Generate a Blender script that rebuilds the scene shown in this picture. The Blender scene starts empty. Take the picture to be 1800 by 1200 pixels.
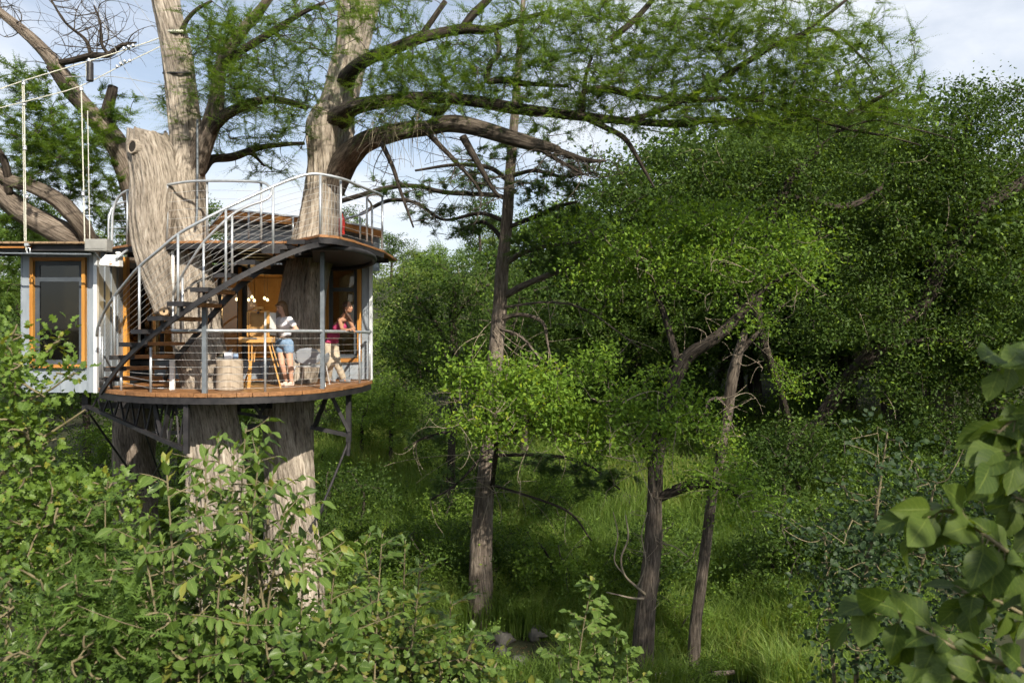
import bpy, math, random
import numpy as np
from mathutils import Vector, Matrix

# ------------------------------------------------------------------ camera, sky, sun, exposure
scene = bpy.context.scene
F, HY, CZ = 1400.0, 594.0, 8.0          # focal length and eye line in photo pixels, eye height in metres
SUN_EL, SUN_AZ = math.radians(34), math.radians(27)   # azimuth: to the right of straight behind the camera
cam_data = bpy.data.cameras.new("camera")
cam = bpy.data.objects.new("camera", cam_data)
scene.collection.objects.link(cam)
cam.location = (0, 0, CZ)
cam.rotation_euler = (math.radians(90), 0, 0)
cam_data.sensor_width = 36.0
cam_data.lens = 36.0 * F / 1800.0
cam_data.shift_y = -(600 - HY) / 1800.0
cam_data.clip_start = 0.05
cam_data.clip_end = 4000
scene.camera = cam
cam_data.dof.use_dof = True
cam_data.dof.focus_distance = 15.0
cam_data.dof.aperture_fstop = 7.0
TO_SUN = Vector((math.sin(SUN_AZ) * math.cos(SUN_EL), -math.cos(SUN_AZ) * math.cos(SUN_EL), math.sin(SUN_EL)))

world = bpy.data.worlds.new("World")
scene.world = world
world.use_nodes = True
wn, wl = world.node_tree.nodes, world.node_tree.links
wn.clear()
w_out = wn.new("ShaderNodeOutputWorld")
w_bg = wn.new("ShaderNodeBackground")
w_bg.inputs["Strength"].default_value = 0.10
w_sky = wn.new("ShaderNodeTexSky")
w_sky.sky_type = 'NISHITA'
w_sky.sun_disc = False
w_sky.sun_elevation = SUN_EL
w_sky.sun_rotation = math.atan2(TO_SUN.x, TO_SUN.y)
w_sky.air_density = 1.0
w_sky.dust_density = 1.2
w_tc = wn.new("ShaderNodeTexCoord")
w_map = wn.new("ShaderNodeMapping")
w_map.inputs["Scale"].default_value = (1.0, 1.0, 2.6)
w_map.inputs["Location"].default_value = (0.3, 0.15, 0.2)
w_noise = wn.new("ShaderNodeTexNoise")
w_noise.inputs["Scale"].default_value = 2.6
w_noise.inputs["Detail"].default_value = 7
w_noise.inputs["Roughness"].default_value = 0.55
w_noise.inputs["Distortion"].default_value = 0.4
w_ramp = wn.new("ShaderNodeValToRGB")
w_ramp.color_ramp.elements[0].position = 0.40
w_ramp.color_ramp.elements[0].color = (0.30, 0.30, 0.30, 1)
w_ramp.color_ramp.elements[1].position = 0.66
w_ramp.color_ramp.elements[1].color = (0.95, 0.95, 0.95, 1)
w_mix = wn.new("ShaderNodeMixRGB")
w_mix.inputs["Color2"].default_value = (6.9, 7.2, 7.7, 1)
wl.new(w_tc.outputs["Generated"], w_map.inputs["Vector"])
wl.new(w_map.outputs["Vector"], w_noise.inputs["Vector"])
wl.new(w_noise.outputs["Fac"], w_ramp.inputs["Fac"])
wl.new(w_ramp.outputs["Color"], w_mix.inputs["Fac"])
wl.new(w_sky.outputs["Color"], w_mix.inputs["Color1"])
wl.new(w_mix.outputs["Color"], w_bg.inputs["Color"])
wl.new(w_bg.outputs["Background"], w_out.inputs["Surface"])

sun_data = bpy.data.lights.new("sun", 'SUN')
sun_data.energy = 5.0
sun_data.angle = math.radians(0.6)
sun_data.color = (1.0, 0.91, 0.76)
sun = bpy.data.objects.new("sun", sun_data)
scene.collection.objects.link(sun)
sun.rotation_euler = TO_SUN.to_track_quat('Z', 'Y').to_euler()
sun.location = TO_SUN * 60

scene.view_settings.view_transform = 'Standard'
scene.view_settings.look = 'None'
scene.view_settings.exposure = 0.55
scene.view_settings.gamma = 1.0
scene.view_settings.use_curve_mapping = False
scene.cycles.max_bounces = 5
scene.cycles.transmission_bounces = 3
scene.cycles.glossy_bounces = 2
scene.cycles.adaptive_threshold = 0.025
scene.cycles.transparent_max_bounces = 8
scene.cycles.diffuse_bounces = 2
scene.cycles.use_denoising = True
scene.cycles.use_light_tree = False
scene.cycles.caustics_reflective = False
scene.cycles.caustics_refractive = False

# ------------------------------------------------------------------ helpers
COL = scene.collection
rng = np.random.default_rng(7)

def P(px, py, d):
    """the point at depth d metres that the photograph shows at pixel (px, py)"""
    return Vector(((px - 900) / F * d, d, CZ + (HY - py) / F * d))

def mpp(d): return d / F

def tag(o, label=None, cat=None, group=None, kind=None):
    if label: o["label"] = label
    if cat: o["category"] = cat
    if group: o["group"] = group
    if kind: o["kind"] = kind
    return o

def empty(name, loc, label=None, cat=None, group=None):
    o = bpy.data.objects.new(name, None)
    o.empty_display_size = 0.2
    COL.objects.link(o)
    o.location = loc
    return tag(o, label, cat, group)

def root_loc(o):
    v = Vector((0, 0, 0))
    while o is not None:
        v += o.location
        o = o.parent
    return v

def np_mesh(name, V, Fc, smooth=False, attrs=None):
    """mesh from a vertex array and an (m,k) face index array; attrs: {name: (type, array)} on points"""
    me = bpy.data.meshes.new(name)
    V = np.asarray(V, dtype=np.float32)
    groups = Fc if isinstance(Fc, list) else [Fc]
    groups = [np.asarray(g, dtype=np.int32) for g in groups if len(g)]
    nl = sum(g.size for g in groups); npoly = sum(len(g) for g in groups)
    me.vertices.add(len(V)); me.vertices.foreach_set("co", V.ravel())
    me.loops.add(nl); me.loops.foreach_set("vertex_index", np.concatenate([g.ravel() for g in groups]))
    me.polygons.add(npoly)
    starts, tot, s = [], [], 0
    for g in groups:
        k = g.shape[1]
        starts.append(s + np.arange(len(g)) * k); tot.append(np.full(len(g), k)); s += g.size
    me.polygons.foreach_set("loop_start", np.concatenate(starts).astype(np.int32))
    me.polygons.foreach_set("loop_total", np.concatenate(tot).astype(np.int32))
    if smooth:
        me.polygons.foreach_set("use_smooth", np.ones(npoly, dtype=bool))
    for an, (ty, arr) in (attrs or {}).items():
        a = me.attributes.new(an, ty, 'POINT')
        a.data.foreach_set("vector" if ty == 'FLOAT_VECTOR' else "value", np.asarray(arr, dtype=np.float32).ravel())
    me.update(calc_edges=True)
    return me

def link(name, me, mat, parent=None):
    if mat is not None and not me.materials:
        me.materials.append(mat)
    o = bpy.data.objects.new(name, me)
    COL.objects.link(o)
    o.parent = parent
    return o

def catmull(pts, step):
    """resample a polyline of rows (x,y,z,r...) smoothly"""
    A = np.array(pts, dtype=float)
    if len(A) == 2:
        n = max(2, int(np.linalg.norm(A[1, :3] - A[0, :3]) / step) + 1)
        return A[0] + (A[1] - A[0]) * np.linspace(0, 1, n)[:, None]
    E = np.vstack([2 * A[0] - A[1], A, 2 * A[-1] - A[-2]])
    out = []
    for i in range(1, len(E) - 2):
        p0, p1, p2, p3 = E[i - 1], E[i], E[i + 1], E[i + 2]
        n = max(1, int(math.ceil(np.linalg.norm(p2[:3] - p1[:3]) / step)))
        t = (np.arange(n) / n)[:, None]
        out.append(0.5 * (2 * p1 + (p2 - p0) * t + (2 * p0 - 5 * p1 + 4 * p2 - p3) * t ** 2 + (3 * p1 - p0 - 3 * p2 + p3) * t ** 3))
    out.append(A[-1:])
    return np.vstack(out)

def frames(C):
    """parallel-transported frames along a curve"""
    T = np.gradient(C, axis=0)
    T /= np.linalg.norm(T, axis=1)[:, None] + 1e-9
    ref = np.array([1.0, 0, 0]) if abs(T[0, 0]) < 0.8 else np.array([0, 1.0, 0])
    N = np.zeros_like(C); B = np.zeros_like(C)
    n = ref - T[0] * ref.dot(T[0]); n /= np.linalg.norm(n)
    for i in range(len(C)):
        n = n - T[i] * n.dot(T[i]); n /= np.linalg.norm(n) + 1e-9
        N[i] = n; B[i] = np.cross(T[i], n)
    return T, N, B

# lattice noise, vectorised
_perm = np.random.default_rng(3).random((64, 64, 64)).astype(np.float32)
def vnoise(x, y, z):
    x = np.asarray(x, float); y = np.asarray(y, float); z = np.asarray(z, float)
    xi, yi, zi = np.floor(x).astype(int), np.floor(y).astype(int), np.floor(z).astype(int)
    fx, fy, fz = x - xi, y - yi, z - zi
    fx, fy, fz = fx * fx * (3 - 2 * fx), fy * fy * (3 - 2 * fy), fz * fz * (3 - 2 * fz)
    def g(a, b, c): return _perm[(xi + a) & 63, (yi + b) & 63, (zi + c) & 63]
    def lp(a, b, t): return a + (b - a) * t
    return lp(lp(lp(g(0, 0, 0), g(1, 0, 0), fx), lp(g(0, 1, 0), g(1, 1, 0), fx), fy),
              lp(lp(g(0, 0, 1), g(1, 0, 1), fx), lp(g(0, 1, 1), g(1, 1, 1), fx), fy), fz) * 2 - 1

class MB:
    """collects boxes, beams, tubes and lathes; build() links them as one mesh object"""
    def __init__(s):
        s.v = []; s.f = []; s.n = 0
    def add(s, V, Fs):
        s.v.extend([tuple(p) for p in V]); s.f.extend([tuple(i + s.n for i in f) for f in Fs]); s.n += len(V)
        return s
    def box(s, c, size, M=None):
        c = Vector(c); h = Vector(size) / 2
        V = []
        for z in (-1, 1):
            for x, y in ((-1, -1), (1, -1), (1, 1), (-1, 1)):
                q = Vector((x * h.x, y * h.y, z * h.z))
                if M is not None: q = M @ q
                V.append(c + q)
        return s.add(V, [(3, 2, 1, 0), (4, 5, 6, 7), (0, 1, 5, 4), (1, 2, 6, 5), (2, 3, 7, 6), (3, 0, 4, 7)])
    def beam(s, a, b, w, h, up=(0, 0, 1)):
        a, b = Vector(a), Vector(b)
        d = b - a; L = d.length; d = d / L
        up = Vector(up)
        sd = d.cross(up)
        if sd.length < 1e-4: sd = d.cross(Vector((0, 1, 0)))
        sd.normalize(); u = sd.cross(d)
        M = Matrix((d, sd, u)).transposed()
        return s.box((a + b) / 2, (L, w, h), M)
    def prism(s, poly, z0, z1):
        """poly: (x,y) counter-clockwise"""
        n = len(poly)
        V = [(x, y, z0) for x, y in poly] + [(x, y, z1) for x, y in poly]
        return s.add(V, [tuple(range(n - 1, -1, -1)), tuple(range(n, 2 * n))] + [(i, (i + 1) % n, n + (i + 1) % n, n + i) for i in range(n)])
    def prism_y(s, poly, y0, y1):
        n = len(poly)
        V = [(x, y0, z) for x, z in poly] + [(x, y1, z) for x, z in poly]
        return s.add(V, [tuple(range(n)), tuple(range(2 * n - 1, n - 1, -1))] + [((i + 1) % n, i, n + i, n + (i + 1) % n) for i in range(n)])
    def tube(s, pts, r, n=8, step=0.15, cap=True, smooth_curve=True):
        if np.isscalar(r): r = [r] * len(pts)
        A = [(p[0], p[1], p[2], q) for p, q in zip(pts, r)]
        A = catmull(A, step) if smooth_curve else np.array(A, float)
        C, R = A[:, :3], A[:, 3]
        T, N, B = frames(C)
        ang = np.arange(n) / n * 2 * math.pi
        V = C[:, None] + R[:, None, None] * (np.cos(ang)[None, :, None] * N[:, None] + np.sin(ang)[None, :, None] * B[:, None])
        m = len(C)
        Fs = [(i * n + j, i * n + (j + 1) % n, (i + 1) * n + (j + 1) % n, (i + 1) * n + j) for i in range(m - 1) for j in range(n)]
        if cap:
            Fs.append(tuple(range(n - 1, -1, -1))); Fs.append(tuple((m - 1) * n + j for j in range(n)))
        return s.add(V.reshape(-1, 3), Fs)
    def lathe(s, base, prof, n=16):
        """prof: list of (radius, z) upwards from base"""
        base = Vector(base)
        V = [base + Vector((r * math.cos(a), r * math.sin(a), z)) for r, z in prof for a in [j / n * 2 * math.pi for j in range(n)]]
        m = len(prof)
        Fs = [(i * n + j, i * n + (j + 1) % n, (i + 1) * n + (j + 1) % n, (i + 1) * n + j) for i in range(m - 1) for j in range(n)]
        Fs += [tuple(range(n - 1, -1, -1)), tuple((m - 1) * n + j for j in range(n))]
        return s.add(V, Fs)
    def build(s, name, mat, parent=None, smooth=False, bevel=0.0, **kw):
        off = root_loc(parent) if parent else Vector((0, 0, 0))
        me = bpy.data.meshes.new(name)
        me.from_pydata([(x - off.x, y - off.y, z - off.z) for x, y, z in s.v], [], s.f)
        if smooth:
            me.polygons.foreach_set("use_smooth", [len(f) <= 4 for f in s.f])
        me.materials.append(mat)
        o = bpy.data.objects.new(name, me)
        COL.objects.link(o)
        o.parent = parent
        if bevel:
            b = o.modifiers.new("bevel", 'BEVEL'); b.width = bevel; b.segments = 2; b.limit_method = 'ANGLE'
        return tag(o, **kw) if kw else o

# ------------------------------------------------------------------ materials
def new_mat(name):
    m = bpy.data.materials.new(name); m.use_nodes = True
    nt = m.node_tree; nt.nodes.clear()
    out = nt.nodes.new("ShaderNodeOutputMaterial")
    return m, nt.nodes, nt.links, out

def noise_node(n, l, scale, vec=None, detail=5, rough=0.6, dist=0.0, mscale=(1, 1, 1), attr=None, coord="Object"):
    tx = n.new("ShaderNodeTexNoise")
    tx.inputs["Scale"].default_value = scale; tx.inputs["Detail"].default_value = detail
    tx.inputs["Roughness"].default_value = rough; tx.inputs["Distortion"].default_value = dist
    mp = n.new("ShaderNodeMapping"); mp.inputs["Scale"].default_value = mscale
    if attr:
        a = n.new("ShaderNodeAttribute"); a.attribute_name = attr; l.new(a.outputs["Vector"], mp.inputs["Vector"])
    else:
        tc = n.new("ShaderNodeTexCoord"); l.new(tc.outputs[coord], mp.inputs["Vector"])
    l.new(mp.outputs["Vector"], tx.inputs["Vector"])
    return tx

def ramp(n, l, src, stops):
    r = n.new("ShaderNodeValToRGB")
    e = r.color_ramp.elements
    while len(e) < len(stops): e.new(0.5)
    for el, (p, c) in zip(e, stops):
        el.position = p; el.color = (*c, 1)
    l.new(src, r.inputs["Fac"])
    return r

def surface(name, c1, c2, scale=6, rough=0.6, metallic=0.0, bump=0.0, mscale=(1, 1, 1), detail=5, spec=0.4, per_object=0.0, bscale=None, attr=None, lo=0.3, hi=0.7):
    """noise-mottled principled surface; per_object varies the brightness from piece to piece"""
    m, n, l, out = new_mat(name)
    b = n.new("ShaderNodeBsdfPrincipled")
    tx = noise_node(n, l, scale, detail=detail, mscale=mscale, attr=attr)
    r = ramp(n, l, tx.outputs["Fac"], [(lo, c1), (hi, c2)])
    src = r.outputs["Color"]
    if per_object:
        oi = n.new("ShaderNodeObjectInfo")
        mr = n.new("ShaderNodeMapRange"); mr.inputs["To Min"].default_value = 1 - per_object; mr.inputs["To Max"].default_value = 1 + per_object
        l.new(oi.outputs["Random"], mr.inputs["Value"])
        mx = n.new("ShaderNodeMixRGB"); mx.blend_type = 'MULTIPLY'; mx.inputs["Fac"].default_value = 1
        l.new(src, mx.inputs["Color1"]); l.new(mr.outputs["Result"], mx.inputs["Color2"]); src = mx.outputs["Color"]
    l.new(src, b.inputs["Base Color"])
    b.inputs["Roughness"].default_value = rough; b.inputs["Metallic"].default_value = metallic
    b.inputs["Specular IOR Level"].default_value = spec
    if bump:
        bt = noise_node(n, l, bscale or scale * 3, detail=4, mscale=mscale, attr=attr)
        bp = n.new("ShaderNodeBump"); bp.inputs["Strength"].default_value = bump; bp.inputs["Distance"].default_value = 0.02
        l.new(bt.outputs["Fac"], bp.inputs["Height"]); l.new(bp.outputs["Normal"], b.inputs["Normal"])
    l.new(b.outputs["BSDF"], out.inputs["Surface"])
    return m

def leaf_material(name, dark, light, trans=0.35, rough=0.45, yellow=None, spec=0.3):
    """leaf: colour between two greens by the leaf's own tint, part of the light passes through"""
    m, n, l, out = new_mat(name)
    a = n.new("ShaderNodeAttribute"); a.attribute_name = "tint"
    oi = n.new("ShaderNodeObjectInfo")
    ad = n.new("ShaderNodeMath"); ad.operation = 'MULTIPLY_ADD'; ad.inputs[1].default_value = 0.25
    l.new(oi.outputs["Random"], ad.inputs[0]); l.new(a.outputs["Fac"], ad.inputs[2])
    stops = [(0.0, dark), (0.85, light)]
    if yellow: stops += [(1.12, yellow)]
    stops = [(min(p / 1.25, 1), c) for p, c in stops]
    r = ramp(n, l, ad.outputs[0], stops)
    mr = n.new("ShaderNodeMath"); mr.operation = 'MULTIPLY'; mr.inputs[1].default_value = 0.8
    l.new(ad.outputs[0], mr.inputs[0]); l.new(mr.outputs[0], r.inputs["Fac"])
    b = n.new("ShaderNodeBsdfPrincipled")
    b.inputs["Roughness"].default_value = rough; b.inputs["Specular IOR Level"].default_value = spec
    l.new(r.outputs["Color"], b.inputs["Base Color"])
    t = n.new("ShaderNodeBsdfTranslucent")
    hs = n.new("ShaderNodeMixRGB"); hs.blend_type = 'MULTIPLY'; hs.inputs["Fac"].default_value = 1; hs.inputs["Color2"].default_value = (1.5, 1.35, 0.45, 1)
    l.new(r.outputs["Color"], hs.inputs["Color1"]); l.new(hs.outputs["Color"], t.inputs["Color"])
    mx = n.new("ShaderNodeMixShader"); mx.inputs["Fac"].default_value = trans
    l.new(b.outputs["BSDF"], mx.inputs[1]); l.new(t.outputs["BSDF"], mx.inputs[2])
    l.new(mx.outputs["Shader"], out.inputs["Surface"])
    return m

def bark_material(name, c1, c2, c3, sc=9.0, bump=0.9):
    """furrowed bark that runs along the limb (attribute 'bark': across, across, along)"""
    m, n, l, out = new_mat(name)
    b = n.new("ShaderNodeBsdfPrincipled"); b.inputs["Roughness"].default_value = 0.9; b.inputs["Specular IOR Level"].default_value = 0.15
    fine = noise_node(n, l, sc * 3.6, mscale=(1, 1, 0.11), attr="bark", detail=8, rough=0.74)
    wide = noise_node(n, l, 2.6, mscale=(1, 1, 0.35), attr="bark", detail=7, rough=0.65)
    r1 = ramp(n, l, fine.outputs["Fac"], [(0.36, c1), (0.50, c2), (0.66, c3)])
    r2 = ramp(n, l, wide.outputs["Fac"], [(0.32, (0.42, 0.40, 0.38)), (0.62, (1.12, 1.10, 1.07))])
    mx = n.new("ShaderNodeMixRGB"); mx.blend_type = 'MULTIPLY'; mx.inputs["Fac"].default_value = 0.8
    l.new(r1.outputs["Color"], mx.inputs["Color1"]); l.new(r2.outputs["Color"], mx.inputs["Color2"])
    l.new(mx.outputs["Color"], b.inputs["Base Color"])
    bp = n.new("ShaderNodeBump"); bp.inputs["Strength"].default_value = bump; bp.inputs["Distance"].default_value = 0.03
    l.new(fine.outputs["Fac"], bp.inputs["Height"]); l.new(bp.outputs["Normal"], b.inputs["Normal"])
    l.new(b.outputs["BSDF"], out.inputs["Surface"])
    return m

def glass_material(name, tint=(0.55, 0.57, 0.55), refl=1.0):
    m, n, l, out = new_mat(name)
    t = n.new("ShaderNodeBsdfTransparent"); t.inputs["Color"].default_value = (*tint, 1)
    g = n.new("ShaderNodeBsdfGlossy"); g.inputs["Roughness"].default_value = 0.03; g.inputs["Color"].default_value = (refl, refl, refl, 1)
    fr = n.new("ShaderNodeFresnel"); fr.inputs["IOR"].default_value = 1.55
    mx = n.new("ShaderNodeMixShader")
    l.new(fr.outputs["Fac"], mx.inputs["Fac"]); l.new(t.outputs["BSDF"], mx.inputs[1]); l.new(g.outputs["BSDF"], mx.inputs[2])
    l.new(mx.outputs["Shader"], out.inputs["Surface"])
    return m

def emit_material(name, col, s):
    m, n, l, out = new_mat(name)
    e = n.new("ShaderNodeEmission"); e.inputs["Color"].default_value = (*col, 1); e.inputs["Strength"].default_value = s
    l.new(e.outputs["Emission"], out.inputs["Surface"])
    return m

def grain(name, c1, c2, axis, rough=0.55, per_object=0.18, scale=5):
    ms = [14, 14, 14]; ms[axis] = 0.9
    return surface(name, c1, c2, scale=scale, rough=rough, bump=0.25, mscale=tuple(q / 4 for q in ms), per_object=per_object, bscale=scale * 1.6)

M = {}
M['ground'] = surface('leaf_litter_soil', (0.016, 0.016, 0.009), (0.040, 0.048, 0.018), scale=0.9, rough=0.95, bump=0.6, bscale=9, detail=8)
M['bark_pale'] = bark_material('cypress_bark_pale', (0.10, 0.084, 0.068), (0.36, 0.315, 0.265), (0.54, 0.495, 0.44))
M['bark_grey'] = bark_material('cypress_bark_grey', (0.05, 0.04, 0.034), (0.175, 0.145, 0.12), (0.32, 0.28, 0.24))
M['bark_dark'] = bark_material('limb_bark_dark', (0.018, 0.015, 0.013), (0.052, 0.043, 0.036), (0.11, 0.095, 0.08))  # dark limb bark; the leaning oak's upper limb has its shade in this tone
M['bark_brown'] = bark_material('trunk_bark_brown', (0.035, 0.029, 0.024), (0.115, 0.096, 0.080), (0.25, 0.215, 0.18))
M['twig_dry'] = surface('dry_twig', (0.16, 0.13, 0.09), (0.32, 0.27, 0.20), scale=8, rough=0.9)
M['twig_dark'] = surface('dark_twig', (0.03, 0.025, 0.02), (0.08, 0.065, 0.05), scale=8, rough=0.9)
M['stem'] = surface('shrub_stem', (0.10, 0.085, 0.045), (0.20, 0.17, 0.095), scale=8, rough=0.8)
M['cut_wood'] = surface('cut_wood', (0.30, 0.19, 0.10), (0.48, 0.36, 0.22), scale=9, rough=0.8)
M['hollow'] = surface('hollow_shade_and_knot', (0.015, 0.012, 0.01), (0.03, 0.025, 0.02), scale=9, rough=1)  # near black: the shade inside the stump's hollow, and a dark knot
M['deck_y'] = grain('deck_board_wood', (0.17, 0.075, 0.028), (0.36, 0.18, 0.075), 1)
M['wood_x'] = grain('cedar_trim_x', (0.30, 0.12, 0.025), (0.50, 0.24, 0.065), 0)
M['wood_z'] = grain('cedar_trim_z', (0.34, 0.14, 0.022), (0.56, 0.28, 0.06), 2)
M['tread'] = grain('stair_tread_wood', (0.20, 0.085, 0.03), (0.38, 0.19, 0.07), 0)
M['easel_wood'] = grain('easel_beech', (0.45, 0.22, 0.055), (0.62, 0.36, 0.12), 2, per_object=0.06)
M['weathered'] = grain('weathered_plank', (0.15, 0.10, 0.06), (0.32, 0.22, 0.13), 1)
M['black_steel'] = surface('black_painted_steel', (0.010, 0.010, 0.012), (0.035, 0.033, 0.035), scale=7, rough=0.5)
M['galv'] = surface('galvanised_tube', (0.40, 0.43, 0.46), (0.58, 0.61, 0.64), scale=12, rough=0.38, metallic=0.55)
M['grey_steel'] = surface('grey_steel_post', (0.13, 0.15, 0.17), (0.21, 0.235, 0.26), scale=9, rough=0.45, metallic=0.3)
M['cable'] = surface('steel_cable', (0.45, 0.46, 0.46), (0.62, 0.62, 0.60), scale=30, rough=0.4, metallic=0.5)
M['rope'] = surface('pale_rope', (0.42, 0.42, 0.36), (0.66, 0.66, 0.56), scale=40, rough=0.8)
M['panel'] = surface('galvanised_cladding', (0.22, 0.26, 0.305), (0.38, 0.425, 0.475), scale=2.2, rough=0.42, metallic=0.25, bump=0.12, mscale=(1.5, 1.5, 0.5), per_object=0.07)
M['flashing'] = surface('metal_flashing', (0.62, 0.66, 0.70), (0.76, 0.79, 0.82), scale=5, rough=0.4, metallic=0.3)
M['sash'] = surface('dark_window_sash', (0.045, 0.055, 0.07), (0.07, 0.085, 0.10), scale=5, rough=0.5)
M['dark_frame'] = surface('dark_door_frame', (0.02, 0.022, 0.025), (0.04, 0.042, 0.045), scale=5, rough=0.5)
M['glass'] = glass_material('window_glass')
M['glass_dark'] = glass_material('dark_window_glass', (0.26, 0.28, 0.27))
M['interior'] = surface('interior_plywood', (0.22, 0.12, 0.045), (0.34, 0.20, 0.08), scale=2, rough=0.7)
M['white'] = surface('white_plastic', (0.74, 0.75, 0.74), (0.84, 0.84, 0.82), scale=4, rough=0.45)
M['grey_box'] = surface('grey_painted_box', (0.22, 0.22, 0.21), (0.30, 0.30, 0.285), scale=6, rough=0.6)
M['bulb'] = emit_material('lit_bulb', (1.0, 0.72, 0.35), 14)
M['rock'] = surface('creek_rock', (0.05, 0.048, 0.043), (0.16, 0.15, 0.135), scale=3.5, rough=0.9, bump=0.8, detail=8)

# ------------------------------------------------------------------ terrain
def sstep(a, b, x):
    t = np.clip((np.asarray(x, float) - a) / (b - a), 0, 1)
    return t * t * (3 - 2 * t)

def ground_z(x, y):
    x = np.asarray(x, float); y = np.asarray(y, float)
    prof = np.interp(y, [-60, -10, 1.0, 4.0, 6.5, 9.5, 13, 15.5, 17.5, 22, 27, 34, 45, 60, 80, 100, 130, 200, 400, 1500],
                        [9.0, 7.0, 6.1, 4.7, 3.2, 1.9, 1.35, 1.1, 1.05, 1.8, 2.55, 3.4, 5.6, 9.0, 13.0, 15.5, 17, 17, 10, 0])
    prof = prof + sstep(3, 14, x) * sstep(18, 26, y) * 0.5
    prof = prof + 0.30 * vnoise(x * .22 + 9, y * .22, 0.5 + 0 * x) * sstep(8, 20, y) + 0.10 * vnoise(x * .8, y * .8 + 5, 3.5 + 0 * x)
    prof = prof + 2.5 * vnoise(x * .03 + 4, y * .03, 1.5 + 0 * x) * sstep(40, 90, y)
    creek = np.exp(-((y - 16.6 - 0.35 * np.sin(x * .7)) / 0.75) ** 2)
    return prof - 0.30 * creek

def gz(x, y): return float(ground_z(np.array([x]), np.array([y]))[0])

xs = np.concatenate([-np.geomspace(900, 30, 26), np.linspace(-29, 29, 118), np.geomspace(30, 900, 26)])
ys = np.concatenate([-np.geomspace(300, 12, 10), np.linspace(-11, 40, 120), np.geomspace(41, 1500, 60)])
GX, GY = np.meshgrid(xs, ys)
GZ = ground_z(GX.ravel(), GY.ravel())
V = np.stack([GX.ravel(), GY.ravel(), GZ], 1)
nx, ny = len(xs), len(ys)
ii, jj = np.meshgrid(np.arange(nx - 1), np.arange(ny - 1))
q = (jj * nx + ii).ravel()
g = link('ground', np_mesh('ground', V, np.stack([q, q + 1, q + nx + 1, q + nx], 1), smooth=True), M['ground'])
tag(g, 'leaf littered valley floor rising to a wooded hillside', 'ground', kind='structure')

# creek: a thin strip of water on the valley floor
wm, n, l, out = new_mat('creek_water')
b = n.new("ShaderNodeBsdfPrincipled"); b.inputs["Base Color"].default_value = (0.02, 0.028, 0.03, 1)
b.inputs["Roughness"].default_value = 0.06; b.inputs["Specular IOR Level"].default_value = 0.6
tx = noise_node(n, l, 6, detail=3); bp = n.new("ShaderNodeBump"); bp.inputs["Strength"].default_value = 0.15
l.new(tx.outputs["Fac"], bp.inputs["Height"]); l.new(bp.outputs["Normal"], b.inputs["Normal"]); l.new(b.outputs["BSDF"], out.inputs["Surface"])
cx = np.linspace(-14, 16, 90); cyc = 16.6 + 0.35 * np.sin(cx * .7)
cw = 0.42 + 0.12 * np.sin(cx * 2.3)
zc = ground_z(cx, cyc) + 0.10
V = np.concatenate([np.stack([cx, cyc - cw, zc], 1), np.stack([cx, cyc + cw, zc], 1)])
k = np.arange(89)
tag(link('creek_water', np_mesh('creek_water', V, np.stack([k, k + 1, k + 91, k + 90], 1)), wm), 'narrow dark creek between rocks on the valley floor', 'creek', kind='structure')
# ------------------------------------------------------------------ treehouse
ZL, ZU = CZ - 0.93, CZ + 1.75            # lower deck and roof deck
YB, YW = 15.2, 17.6                      # front of the bay, front wall behind the deck
BX0, BX1 = -9.36, -7.95
RX = -3.14
house = empty('treehouse', (-6.2, 18.5, ZL), 'small treehouse clad in blue grey metal with orange timber window frames', 'treehouse')

def zpx(py, d): return CZ + (HY - py) / F * d
def xpx(px, d): return (px - 900) / F * d

def clad(name, axis, fixed, u0, u1, z0, z1, opening=None, w=0.235, t=0.05, face=-1):
    """a wall of upright metal panels; axis 0 = runs along x (fixed y), axis 1 = runs along y (fixed x)"""
    core = MB()
    def slab(mb, a, b, c, d, off, th):
        if b - a < 1e-3 or d - c < 1e-3: return
        if axis == 0: mb.box(((a + b) / 2, fixed + off, (c + d) / 2), (b - a, th, d - c))
        else: mb.box((fixed + off, (a + b) / 2, (c + d) / 2), (th, b - a, d - c))
    segs = [(u0, u1, z0, z1)] if opening is None else [(u0, opening[0], z0, z1), (opening[1], u1, z0, z1), (opening[0], opening[1], z0, opening[2]), (opening[0], opening[1], opening[3], z1)]
    for sg in segs: slab(core, *sg, -face * 0.04, 0.06)
    wall = core.build(name, M['sash'], house)
    for a, b, c, d in segs:
        if b - a < 0.01 or d - c < 0.01: continue
        nn = max(1, round((b - a) / w)); st = (b - a) / nn
        for i in range(nn):
            mb = MB()
            slab(mb, a + i * st + 0.007, a + (i + 1) * st - 0.007, c + 0.002, d - 0.002, face * 0.008, 0.018)
            slab(mb, a + i * st + 0.006, a + i * st + 0.022, c + 0.002, d - 0.002, face * 0.026, 0.018)   # standing seam
            mb.build('panel', M['panel'], wall)
    return wall

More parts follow.
